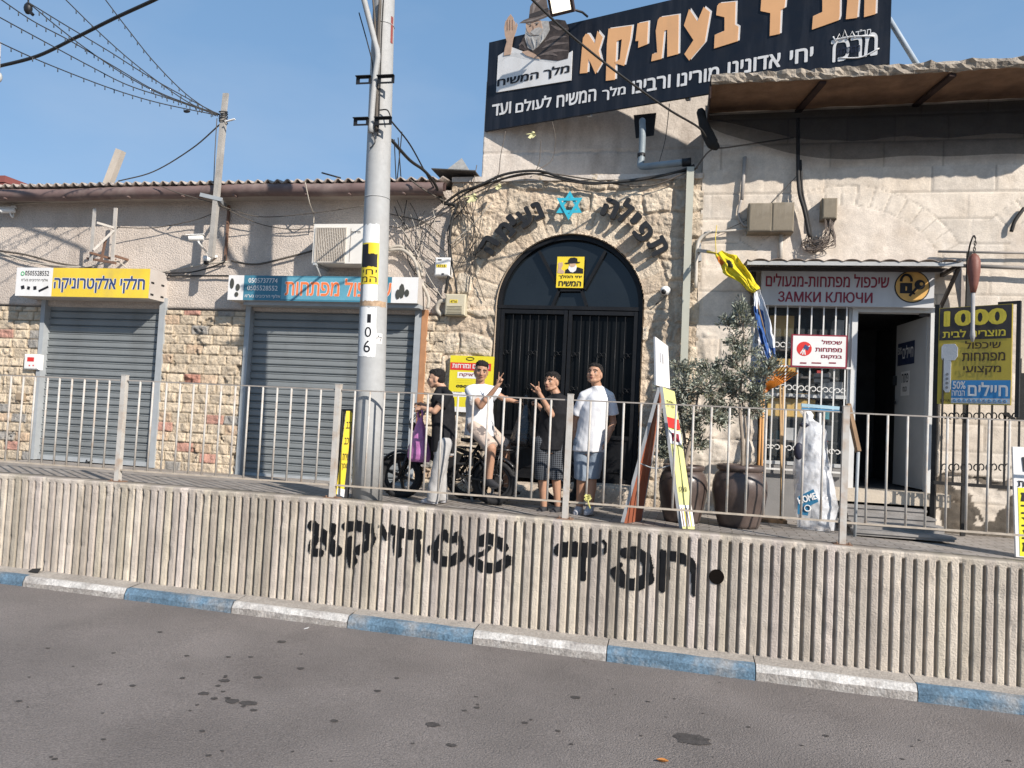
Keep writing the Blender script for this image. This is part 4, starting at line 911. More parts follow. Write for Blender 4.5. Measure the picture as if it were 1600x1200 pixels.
f, o, u0, u1, v0, v1 = signbox(358, 430, 652, 432, 474, .30, 'blue sign box with orange lettering over the shutter behind the steel pole', SIDE)
fpatch(f, u0, v0, u1, v1, M('blue_teal_sheet', (.055, .20, .28), .5, .25, .7, 0), o, 'blue_panel'); xm = f.px(383, 450)[0]; xm2 = f.px(612, 450)[0]
fpatch(f, u0, v0, xm - .02, v1, PAPER, o, 'white_end', n=.004); fpatch(f, xm2, v0, u1, v1, PAPER, o, 'white_end', n=.004)
LBL = M('glow_blue_sheet', (.12, .33, .42), .5, .1); fpatch(f, f.px(440, 450)[0], v0 + .02, f.px(600, 450)[0], v1 - .02, LBL, o, 'pale_blue_panel', n=.0048)
text(f, '0505737774', 389, 434.5, 434, 442.5, PAPER, o, n=.006); text(f, '0505528552', 387, 446, 434, 454.5, PAPER, o, n=.006); text(f, 'אלוף הרכיבים בע"מ', 383, 459.5, 438, 467, PAPER, o, n=.006)
text(f, 'שיכפול מפתחות', 447, 434.5, 611, 464.5, ORG, o, n=.008, bold=.02); mb = MB(); a, bb = f.px(446, 434); c_, d_ = f.px(611.5, 465); put(mb, f, 'שיכפול מפתחות', a, d_, c_, bb, .006, .045); mb.build('lettering_outline', PAPER, o)
for grp_ in (((363, 443, .05, .09, 0.2), (372, 449, .05, .06, .3), (370, 460, .045, .04, .1)), ((628, 455, .06, .12, 0), (636, 458, .05, .06, .2), (622, 460, .05, .08, 0))):
  mb = MB()
  for k_, (px, py, w_, h_, a_) in enumerate(grp_):
    c = f.px(px, py); mb.prism(f, [(c[0] + math.cos(a_ + t) * w_ * .62, c[1] + math.sin(a_ + t) * h_ * .8) for t in np.linspace(0.3, 6.0, 9)], .006, .010 + k_ * .001)
  mb.build('remote_pictures', M('dark_olive', (.06, .06, .05), .5), o)
mb = MB(); mb.box(u0 + .2, u1 - .0, -.24, -.02, v0 - .05, v0 - .001); mb.build('shutter_box', STEEL, o)

# ================================================================ big roof sign
O = at(757, 204, .70); yw = -math.radians(17.8); f = Fr(O, yw)
rs = empty('roof_sign', O, 'huge black roof sign with orange lettering and a portrait of a bearded man', 'sign')
ur = f.px(1391, 60)[0]; vt = f.px(766, 66)[1]; vb_ = f.px(757, 205)[1]
print('roof sign', [round(v, 2) for v in (ur, vt, vb_, f.px(1390, 97)[1], f.px(1047, 0)[1], f.px(1100, 147)[1])])
NAVB = M('blue_black_sheet', (.007, .009, .015), .45, .1, 3, 0.0, stain=(.035, .037, .045), stain_amt=.6, stain_scale=7, streak=10)
mb = MB(); mb.fbox(f, 0, ur, vb_, vt, -.035, 0); mb.build('board', NAVB, rs)
mb = MB(); mb.fbox(f, 2.9, ur - .1, vb_ + .1, vb_ + .15, -.1, -.036); mb.fbox(f, .9, ur - .1, vt - .15, vt - .1, -.1, -.036)
for u in (1.5, 2.8, ur - .25): mb.fbox(f, u, u + .05, vb_ + .02, vt - .02, -.16, -.101)
mb.build('back_frame', GALV, rs)
mb = MB(); mb.tube([f.pt(ur - .03, vt - .7, -.13), f.pt(ur + .35, vb_ + .02, -.75)], .03, 8); mb.build('brace', M('pale_blue_steel', (.32, .38, .44), .5), rs); mb = MB(); mb.tube([f.pt(.4, vt - .5, -.13), f.pt(.4, vb_ - .1, -1.1)], .03, 8); mb.build('brace', M('pale_blue_steel', (.32, .38, .44), .5), rs)
PEACH = M('peach_letter', (.76, .41, .19), .5, .07, 2, 0, stain=(.55, .33, .18), stain_amt=.4, stain_scale=4, streak=5)
# letters of the top line, outlines
BIG = [[(20,355),(35,185),(48,165),(62,165),(92,212),(105,150),(130,180),(110,245),(125,305),(95,357),(70,300),(60,285),(55,352)],
 [(145,390),(150,215),(158,140),(270,125),(262,190),(232,318),(185,305),(212,285),(222,190),(196,200),(188,385)], [(287,200),(297,115),(348,105),(343,215),(300,232),(302,198)],
 [(363,297),(368,262),(392,255),(385,150),(395,98),(405,85),(495,72),(492,262),(440,275),(440,145),(425,150),(412,285)], [(520,125),(545,45),(585,105),(615,35),(645,60),(620,205),(545,293),(522,262),(566,195)],
 [(665,235),(668,170),(715,150),(715,85),(675,75),(680,30),(690,18),(768,10),(765,120),(782,130),(778,200)], [(888,55),(893,-20),(1010,-30),(1003,40),(985,50),(980,165),(932,175),(935,65)],
 [(1135,145),(1140,80),(1185,60),(1185,-10),(1150,-15),(1155,-60),(1270,-80),(1268,80),(1262,100)], [(1298,95),(1310,-60),(1445,-80),(1440,70),(1385,85),(1388,-20),(1360,-15),(1352,88)]]
mo = MB(); mw_ = MB()
for pts in BIG:
    mo.prism(f, polypx(f, [(900 + x / 3.077, y / 3.077) for x, y in pts]), .006, .012); mw_.prism(f, polypx(f, [(900 + (x + 9) / 3.077, (y - 6) / 3.077) for x, y in pts]), .001, .005)
mo.build('lettering', PEACH, rs); mw_.build('lettering_outline', PAPER, rs)
def band(s, xa, ya_, xb, yb, h, mat, bold=.03, n=.006):
    """line of text whose middle runs from pixel (xa, ya_) to (xb, yb); h in metres"""
    a, va = f.px(xa, ya_); b_, vb2 = f.px(xb, yb); v = (va + vb2) / 2; mb = MB(); put(mb, f, s, a, v - h / 2, b_, v + h / 2, n, bold); return mb.build('lettering', mat, rs)
words = [('ועד', 769, 173, 799, 168), ('לעולם', 806, 167, 862, 158), ('המשיח', 870, 158, 932, 149), ('מלך', 941, 149, 978, 141), ('ורבינו', 988, 136, 1048, 128), ('מורינו', 1058, 126, 1124, 114), ('אדונינו', 1137, 108, 1220, 94), ('יחי', 1234, 91, 1271, 84)]
for s, xa, ya_, xb, yb in words: band(s, xa, ya_, xb, yb, .165, PAPER)
# emblem in the corner
a = f.px(1298, 88); mb = MB()
cr = [(1302, 58), (1306, 66), (1312, 54), (1316, 63), (1320, 48), (1325, 62), (1332, 50), (1336, 60)]
mb.tube([f.at(x, y, .008) for x, y in cr], .010, 5); mb.tube(spline([f.at(x, y, .008) for x, y in ((1303, 63), (1330, 58), (1366, 57))]), .010, 5); mb.tube(spline([f.at(x, y, .008) for x, y in ((1312, 91), (1345, 90), (1374, 76))]), .008, 5)
mb.build('crown_emblem', PAPER, rs); text(f, 'מרכז', 1299, 63, 1371, 86, PAPER, rs, n=.006, bold=.02); text(f, 'חב"ד', 1337, 48, 1361, 54, PAPER, rs, n=.006); text(f, 'ההתגלות', 1308, 74, 1344, 81, M('sign_navy', (.02, .025, .05), .5), rs, n=.009)
# portrait: white sheet, then layered flat shapes of a print that rises above the board
pw = MB(); pp = [(776, 145), (893, 126), (895, 80), (873, 94), (842, 90), (800, 74), (779, 88)]
pw.prism(f, polypx(f, pp), .004, .014); pw.build('portrait_sheet', PAPER, rs)
def pshape(pts, mat, n, name):
    mb = MB(); mb.prism(f, polypx(f, pts), n - .004, n); return mb.build(name, mat, rs)
SK = M('print_skin', (.50, .34, .24), .6, .15, 20, 0); BRD = M('print_beard', (.42, .40, .37), .6, .25, 25, 0); COAT = M('print_coat', (.055, .042, .036), .6, .5, 12, 0); HAT = M('print_hat', (.16, .125, .105), .6, .3, 10, 0)
pshape([(811, 77), (818, 60), (826, 50), (840, 40), (870, 31), (884, 33), (889, 44), (890, 80), (888, 92), (872, 96), (846, 93), (838, 85)], COAT, .018, 'portrait_coat')
pshape([(824, 36), (838, 33), (858, 34), (860, 48), (852, 62), (842, 74), (834, 80), (826, 76), (821, 60)], BRD, .022, 'portrait_beard')
pshape([(823, 34), (846, 33), (849, 45), (845, 55), (835, 57), (826, 52), (823, 44)], SK, .026, 'portrait_face')
pshape([(834, 47), (844, 44), (850, 47), (844, 56), (836, 56), (830, 52)], BRD, .029, 'portrait_moustache')
pshape([(813, 38), (820, 33), (828, 30), (830, 12), (836, 2), (846, -2), (856, 2), (858, 17), (870, 16), (872, 18), (866, 24), (850, 31), (834, 36), (822, 38)], HAT, .032, 'portrait_hat')
pshape([(828, 30), (829, 24), (859, 14), (859, 19), (846, 26)], M('print_band', (.06, .05, .045), .6), .035, 'portrait_hat_band')
mb = MB(); 
for x, y in ((830, 42), (840, 40)): mb.disc(f.at(x, y, .028), .018, f.U, f.V * .6, 8)
mb.build('portrait_eyes', COAT, rs)
pshape([(788, 88), (790, 76), (793, 66), (790, 56), (789, 44), (791, 34), (793, 32), (795, 28), (797, 26), (799, 23), (801, 26), (803, 28), (804, 33), (806, 35), (807, 42), (808, 36), (810, 40), (807, 52), (803, 62), (801, 74), (799, 86)], SK, .022, 'portrait_hand')
pshape([(816, 82), (826, 80), (838, 86), (846, 93), (836, 92), (824, 88)], SK, .024, 'portrait_wrist')
for x in (794, 798, 802):
    pshape([(x, 32), (x + .6, 32), (x + .5, 48), (x, 48)], M('print_line', (.26, .16, .11), .6), .026, 'portrait_finger_line')
PL1, PL2, PL3, PL4 = M('print_grey', (.27, .25, .23), .6, .2, 20, 0), M('print_pale', (.58, .56, .52), .6, .1, 20, 0), M('print_coat_light', (.15, .12, .105), .6, .3, 12, 0), M('print_hat_light', (.27, .225, .195), .6, .2, 10, 0)
def pstroke(pts, r, mat, n, name):
    P = spline([f.at(x, y, n) for x, y in pts], 4); mb = MB(); k_ = len(P); vs = []
    for i, p in enumerate(P):
        d = (P[min(i + 1, k_ - 1)] - P[max(i - 1, 0)]).normalized(); e = d.cross(f.N) * r * (1 - abs(i / (k_ - 1) - .5) * 1.5); vs += [p - e, p + e]
    mb.add(vs, [(2 * i, 2 * i + 1, 2 * i + 3, 2 * i + 2) for i in range(k_ - 1)]); mb.build(name, mat, rs)
for i, pts in enumerate((((826, 58), (828, 68), (834, 78)), ((833, 58), (836, 68), (838, 76)), ((842, 60), (842, 70), (840, 75)), ((850, 54), (850, 62), (845, 70)), ((830, 62), (832, 72), (836, 79)))): pstroke(pts, .014, (PL1, PL2)[i % 2], .0305 + i * .0003, 'beard_strand')
for i, pts in enumerate((((852, 66), (866, 60), (886, 58)), ((848, 76), (864, 70), (889, 68)), ((850, 86), (868, 80), (889, 80)), ((862, 40), (874, 46), (886, 46)), ((812, 72), (818, 68), (822, 76)), ((842, 88), (858, 84), (872, 88)))): pstroke(pts, .022, PL3, .0192 + i * .0003, 'coat_fold')
pstroke(((834, 24), (838, 8), (846, 2)), .03, PL4, .0335, 'hat_highlight'); pstroke(((818, 36), (834, 33), (866, 22)), .012, PL4, .0337, 'hat_brim_edge'); pstroke(((824, 50), (830, 55), (836, 56)), .010, PL1, .0295, 'face_shade'); pstroke(((826, 39), (832, 38.5)), .010, PL1, .0296, 'eyebrow_print'); pstroke(((837, 37.5), (844, 37)), .010, PL1, .0297, 'eyebrow_print'); pstroke(((834, 41), (835, 47), (832, 49)), .008, M('print_line', (.26, .16, .11), .6), .0298, 'nose_print')
pstroke(((780, 98), (800, 86), (830, 92), (870, 98)), .03, M('print_pale_fold', (.60, .59, .57), .6), .0145, 'sheet_fold')
band('מלך המשיח', 778, 129, 891, 111, .155, INK, .035, .018)
# floodlight
fl = empty('floodlight', f.at(898, 30, .35), 'lit square floodlight on an arm in front of the roof sign', 'lamp')
c = f.at(898, 31, .42); ff2 = Fr(c, yw, -.55)
mb = MB(); mb.fbox(ff2, -.165, .165, -.125, .125, -.05, 0); mb.fbox(ff2, -.165, .165, .1251, .14, -.05, .03); mb.fbox(ff2, -.1, .1, -.07, .07, -.09, -.051); hb = mb.build('housing', M('dark_rust_lamp', (.05, .03, .025), .5), fl)
mb = MB(); mb.fbox(ff2, -.128, .128, -.088, .088, .0005, .006); mb.build('lamp_glass', M('lit_lamp_glass', (.9, .85, .75), .3, 0, 3, 0, emit=((1, .88, .66), 1.3)), fl)
mb = MB(); mb.tube([c + f.N * -.06, f.pt(*f.px(915, 25), .1), f.pt(*f.px(918, 26), 0)], .016, 6); mb.build('arm', BLK, fl)
# ================================================================ railing
rl = empty('pavement_railing', (-1, YR, gz(-1, YR)), 'off-white steel railing with thin vertical bars along the edge of the raised pavement', 'railing')
ztop = float(np.mean([XZ(x, y, YR)[1] for x, y in ((0, 585), (340, 600), (640, 614), (1000, 632), (1400, 650))])); zbt = float(np.mean([XZ(x, y, YR)[1] for x, y in ((50, 723), (387, 747), (820, 780), (1180, 810))]))
ptsx = [XZ(px, 680, YR)[0] for px in (189, 525, 889, 1321)]; stepx = (ptsx[3] - ptsx[0]) / 3
posts = [ptsx[0] - stepx * k for k in (2, 1)] + ptsx + [ptsx[3] + stepx * k for k in (1,)]
for i, x in enumerate(posts):
    z0 = gz(x, YR); mb = MB(); mb.box(x - .027, x + .027, YR - .027, YR + .027, z0 + .006, ztop + .055); mb.box(x - .03, x + .03, YR - .03, YR + .03, ztop + .0551, ztop + .062); p_ = mb.build('post', RAILW, rl)
    mb = MB(); mb.box(x - .075, x + .075, YR - .06, YR + .06, z0 + .021, z0 + .033); 
    for sx in (-.05, .05): mb.tube([(x + sx, YR - .035, z0 + .03), (x + sx, YR - .035, z0 + .05)], .01, 6)
    mb.build('base_plate', M('rusty_plate', (.20, .12, .08), .8, .3, 12, .3), p_)
for i in range(len(posts) - 1):
    a, b_ = posts[i] + .028, posts[i + 1] - .028
    if a > 3.9: continue
    j = (rng.random() - .5) * .012
    mb = MB(); mb.box(a, b_, YR - .006, YR + .018, ztop - .006 + j, ztop + .006 + j); mb.build('top_rail', RAILD, rl)
    mb = MB(); mb.box(a, b_, YR - .015, YR + .015, zbt - .008 + j, zbt + .008 + j); mb.build('bottom_rail', M('rail_tan', (.42, .36, .29), .7, .2, 10, .1), rl)
    for k in range(1, 15):
        x = a + (b_ - a) * k / 15 + (rng.random() - .5) * .006; dx = (rng.random() - .5) * .008
        if x < XZ(-60, 650, YR)[0] or x > XZ(1640, 650, YR)[0]: continue
        mb = MB(); mb.tube([(x, YR, zbt + .008 + j), (x + dx, YR, ztop - .0065 + j)], .0107, 8, cap=True); mb.build('bar', RAILW, rl)
kn = empty('plastic_knot', at(916, 775, YR - .02), 'crumpled yellow plastic strip knotted to the bottom rail near the bare-legged boys', 'ribbon')
mb = MB(); c = at(918, 777, YR - .03)
for i in range(9):
    a_ = i * 2.4; d = Vector((math.cos(a_), -.4 - .3 * math.sin(a_ * 2), math.sin(a_))).normalized(); e = d.orthogonal() * .010
    q = c + d * (.030 + .012 * math.sin(i * 3)); mb.slab([c - e, c + e, q + e * 1.6 + Vector((0, -.01, 0)), q - e * 1.2], d.orthogonal().cross(d), .004)
mb.tube(spline([c, c + Vector((.012, -.02, -.05)), c + Vector((.03, -.01, -.10))]), .008, 5); mb.build('strip', M('dirty_yellow_plastic', (.46, .43, .15), .5, .3, 30, .2), kn)

# ================================================================ steel pole
pb = at(573, 784, -1.93); pX = pb.x; pz = gz(pX, -1.93)
ptop = at(600, 0, -1.93); leanx = (ptop.x - pX) / (ptop.z - pz)
PX = lambda z: pX + leanx * (z - pz)
rad = lambda z: .158 - .0085 * (z - pz)
lp = empty('steel_pole', (pX, -1.93, pz), 'tall galvanised steel street pole with stickers, stencilled number 106 and slotted black brackets', 'pole')
mb = MB(); zs = np.linspace(pz, pz + 8.6, 12); mb.tube([(PX(z), -1.93, z) for z in zs], [rad(z) for z in zs], 28); mb.build('shaft', GALV, lp)
def polez(px, py):                                         # height of the pole surface seen at this pixel
    return at(px, py, -1.93 - .13).z
def onpole(name, zlo, zhi, phi0, phi1, mat, dr=.002, rag=0.0, seed=0):
    """patch wrapped on the pole; phi measured from the street side, positive to the right"""
    n, m_ = 15, 15; vs = []
    for i in range(m_):
        for j in range(n):
            z = zlo + (zhi - zlo) * i / (m_ - 1); ph = phi0 + (phi1 - phi0) * j / (n - 1)
            if rag:
                if i in (0, m_ - 1): z += rag * (float(fbm(ph * 7, i, seed)) - .47) * 2
                if j in (0, n - 1): ph += rag * 6 * (float(fbm(z * 9, j, seed)) - .47)
            r = rad(z) + dr; vs.append((PX(z) + r * math.sin(ph), -1.93 - r * math.cos(ph), z))
    return MB().add(vs, [(i * n + j, i * n + j + 1, (i + 1) * n + j + 1, (i + 1) * n + j) for i in range(m_ - 1) for j in range(n - 1)], 0, True).build(name, mat, lp)
def poletext(s, zlo, zhi, phi0, phi1, mat, dr=.004, bold=.03, name='lettering'):
    v, f_, x0, x1, y0, y1 = glyph(s, bold); vs = []
    for x, y, _ in v:
        z = zlo + (y - y0) / (y1 - y0) * (zhi - zlo); ph = phi0 + (x - x0) / (x1 - x0) * (phi1 - phi0); r = rad(z) + dr
        vs.append((PX(z) + r * math.sin(ph), -1.93 - r * math.cos(ph), z))
    return MB().add(vs, f_).build(name, mat, lp)
C0 = .39                                                  # the side facing the camera
def ph(px, cx_, hw, _k=None): return C0 + math.asin(max(-.98, min(.98, (px - cx_) / hw)))
Z_ = lambda y: polez(578, y)
onpole('number_patch', Z_(558), Z_(480), ph(565, 583, 20.5), ph(588, 583, 20.5), M('white_pole_paint', (.74, .74, .72), .7, .06), .0015, .02, 3)
for ch, ya_, yb in (('1', 491, 504.5), ('0', 511, 527), ('6', 532, 551)):
    cx_ = 577.5 - (ya_ - 491) * .04; hw_ = 2.6 if ch == '1' else 4.6; poletext(ch, Z_(yb), Z_(ya_), ph(cx_ - hw_, 583, 20.5), ph(cx_ + hw_, 583, 20.5), INK, bold=.03)
onpole('white_paint_patch', Z_(384), Z_(350), ph(570, 588, 17.5), ph(592, 588, 17.5), M('white_pole_paint', (.62, .62, .60)), .0012, .025, 9)
onpole('white_paint_patch', Z_(470), Z_(440), ph(570, 584, 18), ph(589, 584, 18), M('white_pole_paint', (.62, .62, .60)), .0012, .025, 19)
onpole('yellow_sticker', Z_(444), Z_(379), ph(569, 586, 17.7), ph(591, 586, 17.7), YEL, .0022)
onpole('sticker_coat', Z_(417), Z_(397), ph(569.5, 586, 17.7), ph(589, 586, 17.7), INK, .0032, .012, 5); onpole('sticker_hat', Z_(398), Z_(381), ph(569.5, 586, 17.7), ph(577, 586, 17.7), INK, .0032, .006, 4)
poletext('יחי', Z_(429), Z_(421), ph(570.5, 585, 17.8), ph(588, 585, 17.8), INK, .004); poletext('המ', Z_(441), Z_(432), ph(569.5, 585, 17.8), ph(588, 585, 17.8), INK, .004)
onpole('small_white_sticker', Z_(536), Z_(520), ph(587, 583, 20.5), ph(597, 583, 20.5), PAPER, .002); poletext('לי', Z_(533), Z_(523), ph(589, 583, 20.5), ph(596, 583, 20.5), INK, .004)
onpole('rust_band', Z_(478), Z_(469), -1.5, 1.5, M('rust_stain', (.40, .28, .18), .8, .3, 20), .0008, .01, 2)
onpole('red_reflector', polez(613, 60), polez(613, 18), 1.15, 1.45, M('dull_red', (.25, .06, .05), .5), .003)
for y_ in (32, 305):
    mb = MB(); z = polez(590, y_); mb.tube([(PX(z) + (rad(z) + .002) * math.cos(t), -1.93 + (rad(z) + .002) * math.sin(t), z) for t in np.linspace(0, 2 * PI, 25)], .005, 5, cap=False); mb.build('clamp_band', GALV, lp)
# side pipe with cables, and slotted brackets
yP = -1.93 - .17
mb = MB(); mb.tube(spline([at(579, 207, yP), at(583, 150, yP), at(587, 112, yP), at(590, 85, yP), at(583, 55, yP), at(566, -12, yP - .1), at(548, -90, yP - .2)], 6), [.030] * 37, 10); mb.build('side_pipe', GALV, lp)
for pts, r in ((((594, 0), (592, 40), (590, 110), (588, 205)), .018), (((583, 0), (586, 40), (587, 100)), .012), (((599, 0), (596, 60), (592, 180), (590, 212)), .008), (((582, 208), (586, 222), (578, 232)), .006), (((593, 172), (605, 172), (611, 184)), .007), (((561, 20), (575, 70), (582, 100), (583, 130)), .007)):
    mb = MB(); mb.tube(spline([at(x, y, yP + .02) for x, y in pts]), r, 6); mb.build('pole_cable', CABG if r > .01 else CABL, lp)
for xa, xb, y_ in ((557, 580, 125), (590, 616, 124), (553, 576, 190), (586, 612, 189)):
    a, b_ = at(xa, y_ - 5, yP - .03), at(xb, y_ + 6, yP - .03); mb = MB(); L_ = b_.x - a.x; z0, z1 = b_.z, a.z; y0, y1 = yP - .035, yP - .028
    mb.box(a.x, b_.x, y0 - .03, y1, z1 - .008, z1)
    mb.box(a.x, b_.x, y0, y1, z0, z0 + .018); mb.box(a.x, b_.x, y0, y1, z1 - .025, z1 - .0081); mb.box(a.x, a.x + .04, y0, y1, z0 + .018, z1 - .025); mb.box(b_.x - .03, b_.x, y0, y1, z0 + .018, z1 - .025)
    mb.build('slotted_bracket', BLK, lp)

# ================================================================ things on the left facade
ac = empty('air_conditioner', at(535, 418, -.45), 'white wall-mounted air-conditioning unit half hidden by the steel pole', 'air conditioner')
YA_ = -.36; p, q = at(491, 350, YA_), at(583, 412, YA_)
mb = MB(); mb.box(p.x, q.x, YA_, -.08, q.z, p.z); cas = mb.build('casing', M('aged_white_casing', (.70, .67, .61), .6, .05, 5, .03), ac)
gx0, gx1, gz0_, gz1_ = at(495, 357, YA_).x, at(541, 357, YA_).x, at(520, 409, YA_).z, at(520, 357, YA_).z
cx_, cz_ = (gx0 + gx1) / 2, (gz0_ + gz1_) / 2
mb = MB(); mb.box(gx0, gx1, YA_ - .004, YA_ - .001, gz0_, gz1_); mb.build('grille_back', M('dull_taupe', (.24, .20, .165), .7), cas)
mb = MB()
for i in range(17): mb.box(gx0 + (gx1 - gx0) * (i + .25) / 17, gx0 + (gx1 - gx0) * (i + .62) / 17, YA_ - .012, YA_ - .008, gz0_, gz1_)
for R in (.05, .09, .13, .17, .21):
    if R < min(cx_ - gx0, cz_ - gz0_): mb.tube([(cx_ + R * math.cos(t), YA_ - .008, cz_ + R * math.sin(t)) for t in np.linspace(0, 2 * PI, 25)], .0035, 4, cap=False)
for a, b_, c, d in ((gx0 - .012, gx1 + .012, gz0_ - .012, gz0_), (gx0 - .012, gx1 + .012, gz1_, gz1_ + .012), (gx0 - .012, gx0, gz0_, gz1_), (gx1, gx1 + .012, gz0_, gz1_)): mb.box(a, b_, YA_ - .014, YA_ - .0005, c, d)
mb.build('fan_grille', M('cream_grille', (.55, .50, .43), .6), cas)
f = FA(-YA_); text(f, 'תדיראן', 549, 361, 563, 366, INK, cas, n=.002); mb = MB(); x = at(547, 380, YA_).x; mb.box(x, x + .006, YA_ - .003, YA_ - .0005, gz0_, gz1_); mb.build('panel_seam', M('dull_taupe', (.24, .2, .165)), cas)
mb = MB()
for px in (497, 572): x = at(px, 418, -.3).x; mb.box(x - .015, x + .015, -.42, 0, q.z - .035, q.z - .003); mb.bar((x, -.36, q.z - .04), (x, -.01, q.z - .3), .025, .03)
mb.build('bracket', STEEL, ac)
mb = MB()
for k, pts in enumerate((((608, 388), (625, 385), (642, 396), (655, 415), (660, 432)), ((608, 391), (630, 391), (648, 408), (656, 436), (664, 452), (670, 468), (668, 482)))):
    mb.tube(spline([at(x, y, -.08 - .05 * k) for x, y in pts]), .022, 7)
mb.build('insulated_hose', CABW, ac)

cam_g = 'security cameras on the walls'
def bulletcam(p, d, label, wall):
    o = empty('security_camera', p, label, 'camera', cam_g); d = Vector(d).normalized(); p = Vector(p)
    mb = MB(); mb.tube([p - d * .10, p - d * .09, p + d * .085, p + d * .09], [.034, .038, .038, .036], 14); mb.build('body', WHT, o)
    mb = MB(); mb.bar(p - d * .11 + Vector((0, 0, .042)), p + d * .12 + Vector((0, 0, .042)), .085, .008); mb.build('sun_shield', WHT, o)
    mb = MB(); mb.tube([p + d * .0901, p + d * .096], .03, 14); mb.build('lens', BLK, o)
    mb = MB(); mb.tube(spline([p - d * .03 + Vector((0, 0, -.036)), p - d * .05 + Vector((0, .03, -.09)), Vector(wall)]), .013, 7); mb.tube([Vector(wall), Vector(wall) + Vector((0, -.02, 0))], .04, 12); mb.build('bracket', WHT, o)
bulletcam(at(306, 372, -.38), (-.9, -.35, -.12), 'white bullet security camera on the wall between the two shutters', at(330, 402, -.02))
bulletcam(at(12, 329, -.12), (-.75, -.5, -.15), 'small pale bullet camera tucked directly under the brown gutter', at(22, 322, 0))
o = empty('security_camera', at(1040, 455, -.1), 'white turret camera on rough stone between archway and green downpipe', 'camera', cam_g)
c = at(1039, 454, -.1); mb = MB(); mb.tube([Vector((c.x + .01, .0, c.z + .01)), Vector((c.x + .01, -.06, c.z + .01))], .055, 16); mb.ball(c, .055, n=14, m=9); mb.build('body', WHT, o)
mb = MB(); mb.ball(c + Vector((-.012, -.032, -.018)), .033, n=10, m=7); mb.build('lens', BLK, o)
mb = MB(); mb.tube(spline([c + Vector((.02, .05, -.05)), c + Vector((-.06, .03, -.13)), c + Vector((-.1, .05, -.16))]), .008, 5); mb.build('lead', CABL, o)
o = empty('security_camera', at(323, 407, -.12), 'small white dome camera hanging below the bullet camera', 'camera', cam_g)
c = at(323, 406, -.14); mb = MB(); mb.tube([c + Vector((0, 0, -.02)), c + Vector((0, 0, .05))], .05, 14); mb.bar(c + Vector((0, 0, .03)), Vector((c.x + .06, 0, c.z + .08)), .03, .03); mb.build('body', WHT, o)
mb = MB(); mb.ball(c + Vector((0, -.01, -.035)), .036); mb.build('lens', BLK, o)

def wallbox(name, px0, py0, px1, py1, d, mat, label, cat, extra=None, Yb=0.0):
    p, q = at(px0, py0, -d), at(px1, py1, -d); o = empty(name, ((p.x + q.x) / 2, -d, q.z), label, cat)
    mb = MB(); bvl = .012; x0, x1, z0, z1 = p.x, q.x, q.z, p.z
    mb.add([(x0 + bvl, -d, z0 + bvl), (x1 - bvl, -d, z0 + bvl), (x1 - bvl, -d, z1 - bvl), (x0 + bvl, -d, z1 - bvl), (x0, -d + bvl, z0), (x1, -d + bvl, z0), (x1, -d + bvl, z1), (x0, -d + bvl, z1), (x0, Yb, z0), (x1, Yb, z0), (x1, Yb, z1), (x0, Yb, z1)],
           [(0, 1, 2, 3), (0, 4, 5, 1), (1, 5, 6, 2), (2, 6, 7, 3), (3, 7, 4, 0), (4, 8, 9, 5), (5, 9, 10, 6), (6, 10, 11, 7), (7, 11, 8, 4)])
    mb.build('casing', mat, o); mb = MB(); mb.box(x0 + .02, x1 - .02, -d - .004, -d - .0005, z0 + .02, z1 - .02); mb.build('lid', mat, o); return o, FA(d + .0045)
o, f = wallbox('meter_box', 680, 402, 702, 431, .14, WHT, 'white meter box with a yellow label above the beige one', 'meter box'); patch(f, 682, 413, 698, 418, GOLD, o, 'yellow_label'); text(f, '4715', 684, 413.5, 696, 417.5, INK, o, n=.004); patch(f, 684, 405, 690, 407, INK, o, 'small_print')
patch(f, 690, 427, 694, 429, INK, o, 'small_print')
o, f = wallbox('meter_box', 696, 459, 726, 493, .13, BEIG, 'beige ribbed meter box with a yellow label on rough stone by the archway', 'meter box'); patch(f, 703, 468, 715, 473.5, GOLD, o, 'yellow_label'); text(f, '4716', 704, 469, 714, 473, INK, o, n=.004)
mb = MB()
for i in range(6): a, b_ = f.at(699, 478 + i * 2.3, .006), f.at(722, 478 + i * 2.3, .006); mb.bar(a, b_, .006, .008, up=f.N)
mb.build('ribs', BEIG, o)
mb = MB(); mb.tube(spline([at(697, 470, -.05), at(687, 472, -.06), at(683, 484, -.05), at(690, 493, -.04)]), .03, 8); mb.build('pale_hose', CABW, o)
o, f = wallbox('keypad_box', 38, 553, 60, 578, .08, WHT, 'white wall keypad with a red front beside the shutter of the yellow sign', 'keypad'); patch(f, 43, 558, 53, 565, BRED, o, 'red_screen'); patch(f, 45, 570, 47, 572, BRED, o, 'button'); patch(f, 51, 570, 53, 572, BRED, o, 'button')
o, f = wallbox('wall_socket', 24, 613, 36, 627, .06, M('dark_tan', (.3, .23, .16), .7), 'small brown socket box low on the stone under the white keypad', 'socket')
o, f = wallbox('junction_box', 1170, 317, 1206, 362, .20, CONDB, 'dusty brown cable box of the joined pair, nearer the green downpipe', 'cable box'); o, f = wallbox('junction_box', 1206.5, 316, 1240, 362, .20, CONDB, 'dusty brown cable box of the joined pair, nearer the hanging black cable', 'cable box')
o, f = wallbox('junction_box', 1285, 309, 1308, 342, .16, CONDB, 'single small brown cable box with loose wires hanging below', 'cable box')
mb = MB()
for i in range(26):
    a = at(1288 + rng.random() * 18, 342, -.05 - rng.random() * .1); e = at(1258 + rng.random() * 24, 372 + rng.random() * 22, -.02 - rng.random() * .12); m_ = at(1282 + rng.random() * 24, 368 + rng.random() * 18, -.03 - rng.random() * .15)
    mb.tube(spline([a, a * .6 + m_ * .4 + Vector((0, -.02, -.02)), m_, e * .7 + m_ * .3 + Vector((0, 0, -.03)), e], 5), .0045, 4)
